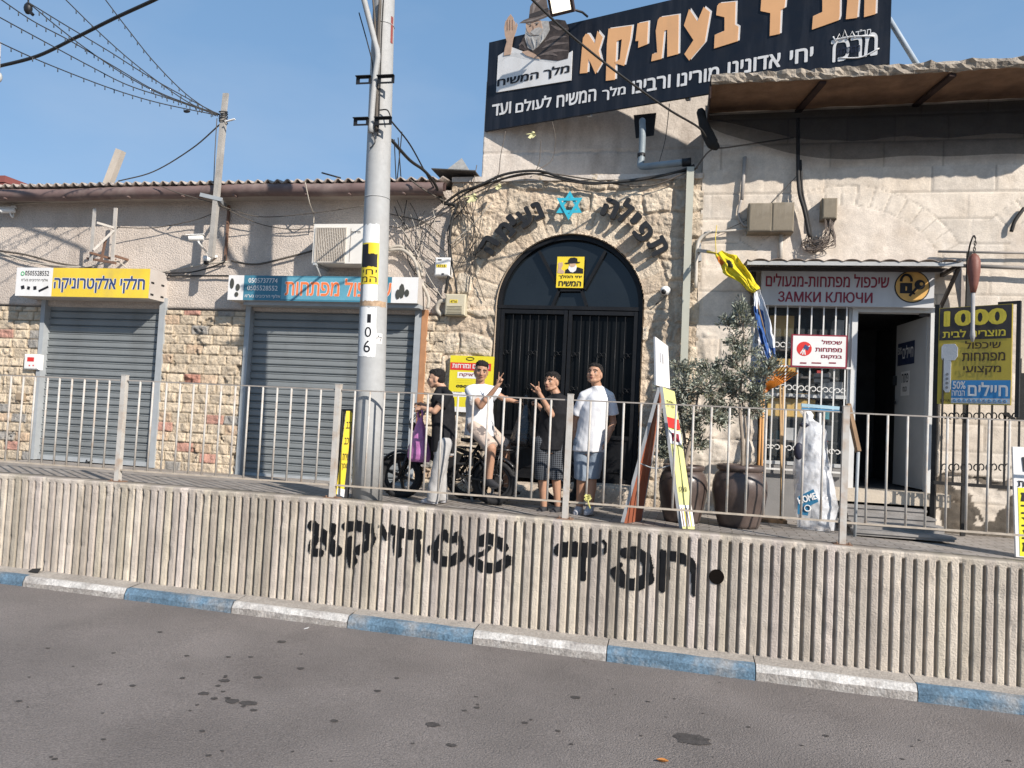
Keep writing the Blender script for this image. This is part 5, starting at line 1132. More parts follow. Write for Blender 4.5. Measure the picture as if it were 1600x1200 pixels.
for i in range(6):
    R = .10 + .03 * rng.random(); c = at(1268 + rng.random() * 10, 378 + rng.random() * 8, -.06)
    mb.tube([c + Vector((R * math.cos(t), -.03 * math.sin(t * 2), R * .6 * math.sin(t))) for t in np.linspace(0, 5, 14)], .0045, 4)
mb.build('loose_wires', M('grey_brown_wire', (.16, .13, .11), .7), o)

# steel frame on the wall above the yellow sign
wf = empty('wall_frame', at(165, 410, -.2), 'weathered steel frame bolted to the stucco above the yellow sign box', 'frame')
mb = MB(); mb.bar(at(148, 326, -.45), at(142, 408, -.40), .05, .01, up=(0, 1, 0)); mb.bar(at(181, 325, -.25), at(176, 408, -.25), .05, .02, up=(0, 1, 0)); mb.bar(at(151, 348, -.44), at(178, 356, -.26), .03, .03); mb.bar(at(146, 391, -.42), at(178, 360, -.26), .03, .03)
mb.build('uprights', M('pale_frame_paint', (.44, .41, .37), .7, .15, 9, .1), wf)
mb = MB(); mb.bar(at(137, 404, -.3), at(180, 411, -.3), .05, .03); mb.bar(at(165, 374, -.3), at(158, 408, -.3), .03, .02); mb.bar((at(146, 330, -.45).x, -.45, at(146, 395, -.45).z), (at(146, 330, -.45).x + .02, 0, at(146, 395, -.45).z), .03, .03); mb.bar((at(180, 400, -.25).x, -.25, at(180, 400, -.25).z), (at(180, 400, -.25).x, 0, at(180, 400, -.25).z), .03, .03); mb.build('rusty_arm', M('rust_brown', (.17, .10, .07), .8, .2), wf)
# wooden mast on the eaves
ma = empty('roof_mast', at(333, 400, -.42), 'weathered grey mast strapped to the eaves and carrying the strings of lights', 'mast')
mb = MB(); mb.bar(at(330, 402, -.42), at(349, 190, -.42), .065, .065, up=(0, 1, 0)); mb.bar(at(348, 192, -.42), at(353, 146, -.42), .075, .03, up=(0, 1, 0)); mb.build('shaft', M('grey_weathered_wood', (.35, .33, .30), .85, .2, 6, .3, stain=(.18, .15, .13), stain_amt=.5, streak=6), ma)
mb = MB()
for i in range(5): 
    c = at(349, 175 + i * 4, -.42); mb.tube([c + Vector((.055 * math.cos(t), .05 * math.sin(t), .012 * math.sin(t + i))) for t in np.linspace(0, 2 * PI, 13)], .007, 5)
mb.build('wire_wrap', CABL, ma)
mb = MB(); mb.bar(at(352, 190, -.5), at(367, 186, -.5), .03, .012); mb.build('white_tag', WHT, ma); mb = MB(); mb.bar(at(313, 304, -.45), at(347, 312, -.45), .05, .02, up=(0, 1, 0)); mb.bar(at(345, 313, -.42), at(352, 322, 0), .02, .06); mb.build('strap', STEEL, ma)
pc_ = at(338, 318, 0); mb = MB(); mb.box(at(356, 320, -.03).x, at(359, 320, -.03).x, -.04, -.01, at(358, 408, 0).z, at(358, 322, 0).z); tag(mb.build('rusty_conduit', M('rust_brown', (.17, .1, .07))), 'thin rusty conduit down the stucco beside the mast', 'pipe')
# roof odds and ends
mb = MB(); a, b_ = at(168, 290, 1.0), at(189, 235, 1.0); mb.bar(a + (a - b_) * .3, b_, .12, .10, up=(0, 1, 0)); tag(mb.build('leaning_post', M('pale_post', (.48, .42, .35), .8, .1)), 'pale post sticking up at a slant behind the corrugated roof', 'post')
c = at(711, 272, .1); hi = at(714, 247, .3).z; cap_ = empty('vent_cap', c, 'pointed grey sheet-metal cap where the low roof meets the stone building', 'roof cap')
mb = MB(); mb.add([(c.x - .20, .1, c.z), (c.x + .20, .1, c.z), (c.x + .20, .5, c.z), (c.x - .20, .5, c.z), (c.x + .02, .3, hi)], [(0, 1, 4), (1, 2, 4), (2, 3, 4), (3, 0, 4)]); mb.build('cone', M('dull_sheet_metal', (.27, .265, .25), .6, .2, 12, .3), cap_)
mb = MB(); mb.hexa([(c.x - .24, -.16, c.z - .015), (c.x + .34, -.16, c.z - .055), (c.x + .34, .55, c.z - .055), (c.x - .24, .55, c.z - .015), (c.x - .24, -.16, c.z - .002), (c.x + .34, -.16, c.z - .04), (c.x + .34, .55, c.z - .04), (c.x - .24, .55, c.z - .002)]); mb.build('flashing', M('dark_flashing', (.06, .055, .05), .7, .3), cap_)
for i, (xa, ya_, xb, yb, lab) in enumerate(((616, 218, 619, 276, 'most upright thin rod above the roof beside the steel pole'), (628, 206, 620, 276, 'tallest thin rod crossing the others above the roof'), (622, 215, 627, 276, 'shorter leaning thin rod above the roof beside the steel pole'))):
    mb = MB(); mb.tube([at(xa, ya_, .8), at(xb, yb + 10, .8)], .008, 5); tag(mb.build('thin_rod', CABL), lab, 'rod', 'rods above the low roof')
mb = MB(); mb.tube([at(503, 270, .5), at(532, 278, .4)], .012, 5); tag(mb.build('thin_rod', CABL), 'dark rod lying nearly flat on the corrugated roof', 'rod', 'rods above the low roof')
mb = MB(); a = at(4, 285, 2.0); mb.box(a.x - 1.2, a.x + .05, 2.0, 3.0, a.z - .5, a.z + .0); mb.box(a.x - 1.2, a.x + .06, 1.98, 3.02, a.z + .001, a.z + .12); tag(mb.build('roof_hatch', M('dull_brick_red', (.22, .07, .06), .8, .1)), 'dark red roof hatch showing above the corrugated roof edge', 'hatch')

# pipes on the stone building
vp = empty('waste_pipe', at(1005, 262, -.05), 'grey waste pipe coming out of the parapet and bending towards the downpipe', 'pipe')
mb = MB(); a0 = at(1004, 190, .26); mb.tube(spline([a0 + Vector((0, .06, 0)), a0 + Vector((0, -.06, -.02)), at(1004, 205, .18), at(1003, 235, .18), at(1001, 256, .16)]), .042, 12); mb.build('upper_run', M('blue_grey_pipe', (.22, .26, .28), .5, .1), vp)
mb = MB(); mb.tube(spline([at(1001, 252, .17), at(1003, 260, .12), at(1030, 258, -.06), at(1066, 254, -.08)]), .042, 12); mb.build('lower_run', M('blue_grey_pipe', (.2, .23, .25)), vp)
mb = MB(); mb.tube([at(1066, 254, -.08), at(1080, 253, -.08)], .052, 12); mb.tube([at(1002, 240, .18), at(1002, 246, .18)], .05, 12); mb.build('collar', BLK, vp)
mb = MB(); p, q = at(990, 180, .275), at(1024, 212, .275); mb.add([(p.x, .272, p.z), (q.x, .27, p.z + .02), (q.x - .02, .272, q.z), (p.x + .04, .27, q.z - .03)], [(0, 3, 2, 1)]); mb.build('black_patch', M('tar_patch', (.02, .02, .022), .8, .3, 10, .3), vp)
mb = MB(); tp, bt = at(1079, 262, -.1), at(1068, 590, -.1)
PG = M('pale_green_pipe', (.44, .44, .37), .6, .06, 6, .05, stain=(.3, .25, .2), stain_amt=.3)
mb.bar(bt, tp, .085, .075, up=(0, 1, 0)); mb.bar(Vector((bt.x, -.1, gz(0, 0))), bt, .10, .085, up=(0, 1, 0)); dp = mb.build('downpipe', PG); tag(dp, 'pale green square downpipe between the archway and the key shop', 'pipe')
mb = MB(); mb.tube([at(1164, 245, -.06), at(1159, 312, -.06)], .022, 8); mb.tube(spline([at(1158, 312, -.06), at(1154, 335, -.05), at(1163, 352, -.06), at(1176, 350, -.1)]), .016, 6); tag(mb.build('conduit', M('grey_conduit', (.36, .33, .3), .6)), 'grey conduit running down the stone wall to the twin brown boxes', 'pipe')
mb = MB(); mb.tube([at(1221, 362, -.06), at(1219, 408, -.06)], .026, 8); tag(mb.build('conduit', M('pale_conduit', (.5, .46, .4), .6)), 'short pale conduit from the twin brown boxes down to the awning', 'pipe')
mb = MB(); mb.tube([at(1100, 364, -.08), at(1170, 358, -.08)], .014, 6); mb.tube(spline([at(1112, 360, -.08), at(1095, 372, -.06), at(1089, 390, -.06), at(1087, 450, -.05)]), .022, 7); tag(mb.build('conduit', M('pale_conduit', (.5, .46, .4))), 'pale conduit bending beside the downpipe at the flag bracket', 'pipe')
# shade net
nx = at(1105, 190, -.12); xs = np.linspace(nx.x, XQ, 60); t_ = np.linspace(0, 1, 12); gx, gt_ = np.meshgrid(xs, t_)
zt = np.array([sag(x) - .14 for x in xs])[None, :] + 0 * gx; full = np.clip((gx - nx.x) / 1.3, 0, 1)
zl = zt - (.12 + .50 * full ** .7) + .04 * (fbm(gx * 1.7, gx * 0, 3) - .5)
gzz = zt + (zl - zt) * gt_; gyy = -.06 - .14 * np.sin(gt_ * 2.6) - .06 * (fbm(gx * 2, gt_ * 2.2, 7) - .5) - .03 * np.sin(gx * 7 + gt_ * 3) * gt_
NET = M('black_shade_net', (.018, .018, .02), .9, .2, 5, .0, alpha=.55, spec=.1)
nt_ = sheet('shade_net', gx, gzz, np.stack([gx, gyy, gzz], -1), NET); tag(nt_, 'dark sagging shade net hung along the wall under the concrete canopy', 'net')
zl2 = zt - (.08 + .33 * full ** .8) + .07 * (fbm(gx * 2.3 + 4, gx * 0, 13) - .5); gz2 = zt + (zl2 - zt) * gt_; gy2 = gyy - .035 - .03 * fbm(gx * 3, gt_ * 3, 17)  # second layer added so the dark under the canopy fades softly downwards
nt2 = sheet('shade_net', gx, gz2, np.stack([gx, gy2, gz2], -1), NET); tag(nt2, 'added shorter layer of dark net that grades the darkness under the canopy', 'net')
mb = MB(); mb.tube(spline([at(1094, 170, -.3), at(1100, 195, -.28), at(1112, 222, -.24), at(1122, 232, -.2)]), [.03, .05, .05, .05, .05, .055, .06, .06, .065, .07, .07, .07, .07, .07, .06, .05, .05, .04, .03][:19], 8); tag(mb.build('rolled_net', M('black_roll', (.02, .02, .02), .9)), 'rolled black cloth hanging at the canopy end beside the roof sign', 'net')

# ================================================================ star, raised letters, posters, plates
f = FA(.12); c = f.px(889.5, 321); Rs = .185
sr = empty('star_emblem', f.pt(*c), 'turquoise six-pointed star standing off the rough stone above the archway', 'emblem')
CY = M('turquoise_paint', (.035, .38, .50), .45, .08, 8, .03)
for k in range(2):
    mb = MB()
    for j in range(3):
        a0 = PI / 2 + k * PI + j * 2 * PI / 3; a1 = a0 + 2 * PI / 3; out = [(c[0] + Rs * math.cos(a), c[1] + Rs * math.sin(a)) for a in (a0, a1)]; inn = [(c[0] + Rs * .62 * math.cos(a), c[1] + Rs * .62 * math.sin(a)) for a in (a0, a1)]
        mb.prism(f, [out[0], out[1], inn[1], inn[0]], -.012 + k * .013, .0 + k * .013)
    mb.build('triangle', CY, sr)
mb = MB(); mb.tube([f.pt(c[0], c[1] + .12, -.012), f.pt(c[0], c[1] + .12, -.12)], .006, 5); mb.tube([f.pt(c[0], c[1] - .12, -.012), f.pt(c[0], c[1] - .12, -.12)], .006, 5); mb.build('spacer', GALV, sr)
f = FA(.16); LM = M('black_letter_face', (.016, .016, .017), .45, .2)
ctr = f.px(891, 478)
word1 = [('ה', 954, 325), ('ל', 975, 333), ('י', 991, 344), ('פ', 1006, 363), ('ת', 1028, 384)]
word2 = [('נ', 839, 329), ('ע', 820, 339), ('י', 801, 346), ('מ', 789, 361), ('ה', 764, 382)]
for nm, wd, lab in (('arch_lettering', word1, 'raised black letters curving from the turquoise star towards the pale green downpipe'), ('arch_lettering', word2, 'raised black letters curving from the turquoise star towards the two meter boxes')):
    o = empty(nm, f.at(*wd[2][1:]), lab, 'lettering')
    for ch, px, py in wd:
        c = f.px(px, py); a = math.atan2(c[1] - ctr[1], c[0] - ctr[0]) - PI / 2; a *= 1.12
        wdt = {'י': .085, 'נ': .13, 'ל': .15}.get(ch, .195); hh = {'י': .15, 'ל': .30}.get(ch, .225)
        g = Fr(f.O, 0); g.O = f.pt(*c); g.U = f.U * math.cos(a) + f.V * math.sin(a); g.V = -f.U * math.sin(a) + f.V * math.cos(a); g.N = f.N
        mb = MB(); off = .04 if ch == 'ל' else (.03 if ch == 'י' else 0); put(mb, g, ch, -wdt / 2, -hh / 2 + off, wdt / 2, hh / 2 + off, -.07, .055, .07); mb.build('letter', LM, o)
def portrait(f, o, W, n0, hatc, coatc):
    """small printed portrait: W maps (0..1, 0..1) of the picture into plane coordinates"""
    def sh_(pts, mat, n, name): mb = MB(); mb.prism(f, [W(*p) for p in pts], n - .0015, n); mb.build(name, mat, o)
    sh_([(.30, .02), (.32, .24), (.44, .34), (.6, .42), (.8, .40), (.97, .30), (.98, .02)], coatc, n0 + .002, 'print_coat')
    sh_([(.45, .50), (.42, .30), (.50, .12), (.60, .08), (.70, .18), (.74, .40), (.70, .55)], PAPER, n0 + .004, 'print_beard')
    sh_([(.46, .62), (.47, .46), (.54, .40), (.64, .42), (.69, .52), (.69, .64)], SK, n0 + .006, 'print_face')
    sh_([(.28, .66), (.34, .60), (.56, .62), (.84, .66), (.86, .72), (.76, .72), (.74, .93), (.64, .99), (.48, .96), (.42, .84), (.42, .68)], hatc, n0 + .008, 'print_hat')
    sh_([(.02, .04), (.06, .40), (.04, .62), (.09, .70), (.14, .66), (.2, .72), (.22, .5), (.16, .3), (.3, .12), (.24, .0)], SK, n0 + .003, 'print_hand')
f = FA(-.055 + .04); o = empty('door_poster', f.at(891, 452), 'small yellow poster of a man in a black hat on the fanlight of the gate', 'poster')
f = FA(.0); u0, v1 = f.px(871, 401); u1, v0 = f.px(911, 450)
mb = MB(); mb.fbox(f, u0, u1, v0, v1, -.006, 0); mb.build('sheet', YEL, o)
portrait(f, o, lambda u, v: (u0 + u * (u1 - u0), v0 + (v1 - v0) * (.45 + .53 * v)), 0, INK, INK); text(f, 'יחי המלך', 873, 429.5, 909, 436, INK, o, n=.003, bold=.03); text(f, 'המשיח', 873, 439, 908, 447.5, INK, o, n=.003, bold=.035)
f = FA(.07); o = empty('wall_poster', f.at(735, 645), 'yellow shop poster with a red band on the stone wall behind the boys', 'poster')
u0, v1 = f.px(704, 555); u1, v0 = f.px(767, 646); ACID = M('acid_yellow', (.68, .58, .03), .5, .05)
mb = MB(); mb.fbox(f, u0, u1, v0, v1, -.04, 0); mb.build('sheet', ACID, o); patch(f, 704, 566, 767, 580, BRED, o, 'red_band'); text(f, 'רהיטים ומזרחות', 707, 568, 764, 577, PAPER, o, n=.004, bold=.03)
patch(f, 715, 581, 752, 592, PAPER, o, 'white_band'); text(f, 'יודאיקה', 718, 583, 749, 590, RED, o, n=.004, bold=.03); text(f, '050-123', 714, 600.5, 752, 606, INK, o, n=.004, bold=.04) if False else text(f, '0505', 713, 601, 735, 606, INK, o, n=.004, bold=.04)
for y_ in (594, 597.5): patch(f, 713, y_, 740, y_ + 1, INK, o, 'small_print')
patch(f, 706, 612, 765, 622, PAPER, o, 'white_band'); text(f, 'למכירה', 709, 611.5, 722, 613.5, INK, o, n=.005); patch(f, 704, 635, 767, 646, PAPER, o, 'white_band')
mb = MB(); cc = f.px(735, 560.5); mb.tube([f.pt(cc[0] + .05 * math.cos(t), cc[1] + .02 * math.sin(t), .004) for t in np.linspace(0, 2 * PI, 14)], .004, 4); mb.build('oval_emblem', INK, o)
f = FA(.02); o = empty('house_number_plate', f.at(1162, 502), 'dark blue house number plate behind the upper olive leaves', 'sign'); p, q = at(1149, 492, -.04), at(1168, 504, -.04); mb = MB(); mb.box(p.x, q.x, -.04, -.005, q.z, p.z); mb.build('plate', M('enamel_blue', (.02, .04, .13), .4), o); text(FA(.04), '59', 1152, 494, 1165, 502, PAPER, o, n=.003, bold=.03)

# ================================================================ cables
def cable(pts, r, mat, label, name='cable', grp=None, k=7):
    """pts: (pixel x, pixel y, Y)"""
    P = spline([at(x, y, Y) for x, y, Y in pts], k); mb = MB(); mb.tube(P, r, 6); o = mb.build(name, mat); tag(o, label, 'cable', grp); return P
G1 = 'cables strung over the left facade'; G2 = 'cables on the stone building'
cable([(0, 395, -.06), (50, 410, -.06), (130, 417, -.07), (180, 408, -.1), (205, 422, -.08), (250, 425, -.05), (320, 413, -.05), (355, 409, -.05)], .011, CABW, 'pale cable looping above the yellow sign box', grp=G1)
cable([(0, 392, -.05), (40, 398, -.05), (90, 411, -.05), (150, 420, -.05)], .014, CABG, 'thick dusty cable running across the stucco into the weathered steel frame', grp=G1)
cable([(262, 431, -.05), (310, 431, -.05), (362, 431, -.05)], .012, CABL, 'straight black cable joining the two sign boxes', grp=G1)
cable([(245, 427, -.06), (300, 425, -.06), (345, 412, -.06), (352, 404, -.06), (352, 398, -.06)], .01, CABL, 'black cable rising to the small dome camera', grp=G1)
cable([(0, 321, -.05), (60, 317, -.05), (160, 314, -.05), (320, 313, -.05), (560, 309, -.05)], .01, CABW, 'pale cable running just under the eaves', grp=G1)
cable([(181, 355, -.2), (240, 356, -.1), (300, 345, -.1), (330, 335, -.2)], .006, CABG, 'thin cable between the steel frame and the mast', grp=G1)
cable([(242, 287, -.4), (280, 302, -.42), (330, 316, -.4), (400, 338, -.2), (480, 334, -.2), (572, 321, -.2)], .006, CABG, 'thin cable sagging from the gutter past the mast', grp=G1)
cable([(340, 320, -.2), (400, 348, -.1), (450, 358, -.08), (488, 357, -.06)], .006, CABG, 'thin cable sagging to the top of the cooling unit', grp=G1)
cable([(477, 285, -.4), (484, 318, -.3), (490, 335, -.1), (490, 352, -.08)], .007, CABW, 'pale wire dropping from the gutter to the cooling unit', grp=G1)
cable([(362, 408, -.06), (400, 413, -.06), (450, 402, -.06), (488, 392, -.06)], .014, CABG, 'thick cable from the conduit to the side of the cooling unit', grp=G1)
cable([(608, 334, -.05), (650, 343, -.05), (668, 350, -.05), (690, 370, -.05)], .007, CABG, 'thin cable on the stucco right of the pole', grp=G1)
cable([(608, 354, -.05), (640, 356, -.05), (680, 340, -.05), (700, 330, -.1)], .006, CABG, 'thin cable rising to the gutter end', grp=G1)
cable([(655, 340, -.04), (655, 390, -.05), (660, 420, -.05)], .006, CABW, 'thin pale wire hanging between the steel pole and the meter boxes', grp=G1)
cable([(640, 280, -.4), (665, 298, -.4), (690, 312, -.2), (700, 316, -.06)], .010, CABG, 'cable from the gutter to the junction at the corner', grp=G1)
cable([(612, 219, -1.8), (640, 250, -1.2), (662, 266, -.8), (678, 285, -.5), (692, 314, -.1)], .018, CABL, 'thick black cable from the pole to the corner of the stone building', grp='cables from the steel pole')
cable([(612, 190, -1.8), (640, 225, -1.2), (665, 270, -.6), (692, 318, -.1)], .009, CABL, 'straight thin cable from the bracket down to the corner', grp='cables from the steel pole')
for i, (pts, r, lab) in enumerate((
    (((694, 318, -.1), (720, 300, -.14), (748, 290, -.16), (790, 272, -.14), (840, 267, -.12), (880, 278, -.12), (930, 286, -.12), (1000, 281, -.12), (1060, 268, -.1), (1085, 258, -.1)), .016, 'thickest black cable bundle arching over the star'),
    (((700, 322, -.1), (735, 298, -.13), (780, 281, -.13), (830, 271, -.13), (900, 285, -.13), (950, 286, -.12), (1080, 266, -.08)), .011, 'second black cable under the thickest bundle'),
    (((704, 326, -.08), (722, 312, -.1), (755, 296, -.1), (790, 279, -.1), (850, 271, -.1), (920, 280, -.1), (1010, 291, -.1), (1090, 262, -.1)), .009, 'dusty cable sagging over the letters beside the waste pipe'),
    (((694, 318, -.1), (712, 322, -.1), (706, 345, -.1), (702, 380, -.1), (703, 420, -.1), (699, 440, -.1), (696, 458, -.08)), .02, 'thick dark cable dropping past the white meter box'),
    (((718, 316, -.12), (709, 338, -.1), (704, 370, -.1), (706, 410, -.1), (712, 440, -.08), (714, 459, -.08)), .012, 'dark cable dropping to the beige meter box'),
    (((745, 258, -.02), (738, 300, -.12), (740, 350, -.1), (736, 420, -.08), (728, 480, -.06)), .006, 'thin wire hanging down the left edge of the rough stone'),
    (((790, 205, .15), (782, 245, .1), (778, 275, -.1), (760, 300, -.1)), .006, 'thin wire from the roof sign to the cable bundle'),
    (((845, 220, .2), (843, 250, .2), (838, 266, -.1)), .006, 'short wire hanging on the parapet above the cable bundle'),
    (((863, 190, .2), (868, 220, .2), (862, 250, .2), (840, 266, -.08)), .005, 'curled thin wire hanging from the roof sign under the peach letters'),
    (((1046, 162, .2), (1040, 215, .2), (1030, 254, .1)), .005, 'thin wire down the parapet beside the waste pipe'),
    (((725, 335, -.1), (750, 365, -.08), (735, 390, -.07), (752, 405, -.05)), .005, 'curled wire left of the lowest raised letter'),
    (((700, 395, -.08), (735, 400, -.08), (755, 388, -.08)), .005, 'wire crossing behind the lowest left letter'),
    (((1085, 266, -.1), (1110, 235, -.2), (1140, 230, -.15), (1240, 215, -.1)), .010, 'black cable running on to the right under the net'),
    (((1120, 366, -.06), (1190, 330, -.06), (1245, 275, -.06)), .004, 'thin wire slanting up over the twin brown boxes'),
    (((1247, 185, -.1), (1247, 260, -.1), (1249, 300, -.12), (1257, 330, -.12), (1265, 370, -.12)), .022, 'thickest black cable hanging beside the single brown box'),
    (((1251, 250, -.1), (1254, 300, -.1), (1262, 335, -.1), (1270, 380, -.1)), .012, 'grey cable hanging beside the single brown box'),
    (((1600, 325, -.05), (1586, 345, -.06), (1580, 362, -.05)), .02, 'short dark cable stub on pale stone above the hanging screwdriver'))):
    cable(pts, r, CABL if r > .01 else CABG, lab, grp=G2)
rc = random.Random(23)
for i in range(26):
    if i < 15: a, b_ = (rc.uniform(612, 700), rc.uniform(312, 350)), (rc.uniform(640, 716), rc.uniform(385, 470))
    else: a, b_ = (rc.uniform(700, 770), rc.uniform(285, 320)), (rc.uniform(690, 760), rc.uniform(380, 500))
    m_ = ((a[0] + b_[0]) / 2 + rc.uniform(-26, 26), (a[1] + b_[1]) / 2 + rc.uniform(-6, 28)); yy_ = -.06 - rc.random() * .07
    cable([(*a, yy_), ((a[0] * 2 + m_[0]) / 3 + rc.uniform(-6, 6), (a[1] * 2 + m_[1]) / 3, yy_ - .02), (*m_, yy_), (*b_, yy_ + .02)], rc.choice((.0035, .0045, .006)), (CABG, CABL, CABW)[i % 3], 'thin loose wire in the tangle around the corner of the rough stone building', 'loose_wire', 'tangle of thin wires at the corner')
cable([(826, -6, -2.6), (880, 45, -2.2), (960, 110, -1.7), (1040, 168, -1.2), (1090, 198, -.6), (1104, 215, -.4)], .012, CABL, 'thick black cable slanting across the roof sign', grp='cables in the sky')
cable([(-20, 106, -1.5), (0, 103, -1.5), (60, 87, -1.6), (120, 58, -1.8), (180, 28, -2.0), (243, -1, -2.2), (270, -16, -2.3)], .022, CABL, 'thick black cable crossing the sky over the strings of lights', grp='cables in the sky')
cable([(344, 194, -.42), (300, 232, .2), (240, 268, .6), (185, 283, 1.0)], .010, CABG, 'thin cable sagging from the mast down to the roof', grp='cables in the sky')
cable([(339, 185, -.42), (336, 235, -.42), (334, 285, -.4)], .006, CABG, 'thin wire hanging straight down beside the mast', grp='cables in the sky')
SG = 'strings of small lights fanning out from the mast'
for pts, lab in (((( -8, 63), (60, 94), (140, 126), (200, 147), (258, 163), (340, 180)), 'lowest string of small lights in the fan'), (((-8, 23), (60, 60), (140, 103), (200, 133), (270, 156), (341, 180)), 'second lowest string of small lights in the fan'),
                 (((-6, -6), (50, 32), (110, 64), (180, 105), (250, 145), (341, 179)), 'third string of small lights in the fan, counted from below'), (((44, 4), (90, 42), (140, 80), (200, 120), (262, 152), (342, 179)), 'string of small lights starting at the dark hanging lump'),
                 (((100, -3), (150, 46), (200, 91), (250, 130), (300, 163), (342, 178)), 'second steepest string of small lights in the fan'), (((162, -4), (200, 46), (240, 96), (285, 142), (320, 168), (342, 178)), 'steepest string of small lights in the fan'),
                 (((48, 6), (100, 38), (170, 80), (230, 118), (290, 152), (342, 179)), 'string of small lights just above the hanging lump')):
    P = spline([at(x, y, -.42 - 2.2 * (343 - x) / 343) for x, y in pts], 8); o = empty('light_string', P[-1], lab, 'lights', SG)
    mb = MB(); mb.tube(P, .0065, 5); mb.build('wire', CABL, o)
    mb = MB(); 
    for i in range(2, len(P) - 1, 1):
        if i % 2: mb.tube([P[i], P[i] + Vector((.004, 0, -.045))], .006, 4)
    mb.build('bulbs', M('bulb_grey', (.06, .07, .08), .4), o)
mb = MB(); c = at(44, 13, -2.3); mb.ball(c, (.05, .04, .07), n=8, m=6); mb.bar(c + Vector((.02, 0, -.03)), c + Vector((.07, 0, -.08)), .03, .03); mb.tube([c, c + Vector((-.01, 0, .12))], .01, 5); tag(mb.build('hanging_lump', BLK), 'dark lump of old fittings hanging on the light strings', 'fitting')
mb = MB(); c = at(-1, 121, -2.5); mb.ball(c, (.03, .03, .055)); mb.tube([c, c + Vector((-.02, 0, .4))], .005, 4); tag(mb.build('hanging_bulb', M('pale_bulb', (.4, .4, .38), .3)), 'pale bulb hanging alone below the strings of lights', 'lamp')
mb = MB(); c = at(292, 174, -.9); mb.ball(c, (.05, .02, .02)); tag(mb.build('cable_joint', BLK), 'small black joint on the lowest light string', 'fitting')
# yellow plastic tied on the cables
for (px, py, Y, h_, lab) in ((741, 305, -.22, .2, 'pale yellow ribbon tied where cables gather at the building corner'), (780, 290, -.2, .1, 'small yellow ribbon on the cable bundle'), (833, 208, .14, .15, 'pale ribbon hanging under the portrait end of the roof sign')):
    c = at(px, py, Y); mb = MB()
    for i in range(6):
        a_ = i * 1.9; d = Vector((math.cos(a_) * .6, -.5, -abs(math.sin(a_)) - .2)).normalized(); e = Vector((.016, .004, .012 * math.sin(a_)))
        q = c + d * h_ * .7 * (.5 + .5 * (i % 3) / 2); mb.slab([c - e, c + e, q + e * 1.3, q - e * .6], (0, -1, .2), .004)
    mb.ball(c, .025, n=7, m=5); tag(mb.build('tied_ribbon', M('pale_yellow_plastic', (.47, .45, .24), .5, .2, 20, .1)), lab, 'ribbon')

# ================================================================ pavement furniture
# A-frame board
def leaf(o, name, q, th, mats, nrm): mb = MB(); mb.slab(q, nrm, th); return mb.build(name, mats, o)
YA0, YA1 = -1.92, -1.50
a_t, a_b = at(1030, 606, YA0), at(974, 812, YA0); b_b = Vector((at(1000, 818, YA0).x + .10, YA1, gz(0, YA1))); b_t = Vector((at(1036, 620, YA1).x, YA1, a_t.z - .02)); a_b.z = gz(0, YA0)
o = empty('a_frame_sign', ((a_b.x + .3), -1.7, gz(0, -1.7)), 'open A-frame pavement board, red-brown inside, yellow outside, in front of the pots', 'sign')
REDB = M('red_brown_board', (.30, .095, .05), .6, .2, 3, .08)
b_b2 = Vector((at(1003, 800, YA1).x, YA1, gz(0, YA1)))
leaf(o, 'left_board', [a_b, b_b2, b_t, a_t], .022, REDB, (1, -.3, 0))
mb = MB(); mb.bar(a_b + Vector((-.012, -.012, 0)), a_t + Vector((0, -.012, 0)), .032, .045); mb.bar(b_b2 + Vector((-.012, .01, 0)), b_t, .03, .03); mb.build('edge_strip', M('grey_alu_strip', (.30, .31, .32), .5), o)
c_t, c_b = at(1033, 604, YA0), at(1066, 824, YA0); c_b.z = gz(.1, YA0); d_t, d_b = at(1054, 612, YA0 + .22), at(1086, 826, YA0 + .10); d_b.z = gz(.1, YA0 + .1)
q4 = [c_b, d_b, d_t, c_t]; AC2 = M('pale_acid_yellow', (.62, .60, .24), .5, .05); nrm = ((d_b - c_b).cross(c_t - c_b)).normalized()
leaf(o, 'right_board', q4, .022, AC2, nrm)
def onq(u0, v0, u1, v1, mat, name, off=.003):
    L = lambda u, v: (q4[0] * (1 - u) + q4[1] * u) * (1 - v) + (q4[3] * (1 - u) + q4[2] * u) * v + nrm * off
    MB().add([L(u0, v0), L(u1, v0), L(u1, v1), L(u0, v1)], [(0, 1, 2, 3)]).build(name, mat, o); return L
onq(0.02, .715, .98, .79, BRED, 'red_band'); onq(.05, .60, .95, .70, PAPER, 'white_band'); L = onq(.25, .62, .8, .68, RED, 'red_print', .005)
onq(.02, .02, .98, .17, PAPER, 'picture', .004)
for i in range(4): onq(.12 + .2 * i, .02, .19 + .2 * i, .15, (M('print_brown', (.16, .1, .08), .5), GOLD)[i % 2], 'print_stripe', .006)
v, f_, x0, x1, y0, y1 = glyph('050', .04); MB().add([L(.2 + (x - x0) / (x1 - x0) * .6, .265 + (y - y0) / (y1 - y0) * .035) + nrm * .001 for x, y, z in v], f_).build('lettering', INK, o)
v, f_, x0, x1, y0, y1 = glyph('גלריה', .02); MB().add([L(.25 + (x - x0) / (x1 - x0) * .5, .865 + (y - y0) / (y1 - y0) * .06) + nrm * .001 for x, y, z in v], f_).build('lettering', INK, o)
mb = MB(); mb.bar(c_b + Vector((-.01, -.015, 0)), c_t + Vector((0, -.015, 0)), .03, .045); mb.build('edge_strip', M('grey_alu_strip', (.3, .31, .32)), o)
mb = MB(); mb.tube(spline([a_b * .55 + a_t * .45, (a_b + c_b) * .28 + (a_t + c_t) * .22 + Vector((0, 0, -.03)), c_b * .55 + c_t * .45]), .006, 5); mb.build('chain', STEEL, o)
o2 = empty('white_board', at(1026, 604, YA0), 'blank white board standing upright on top of the open A-frame', 'board')
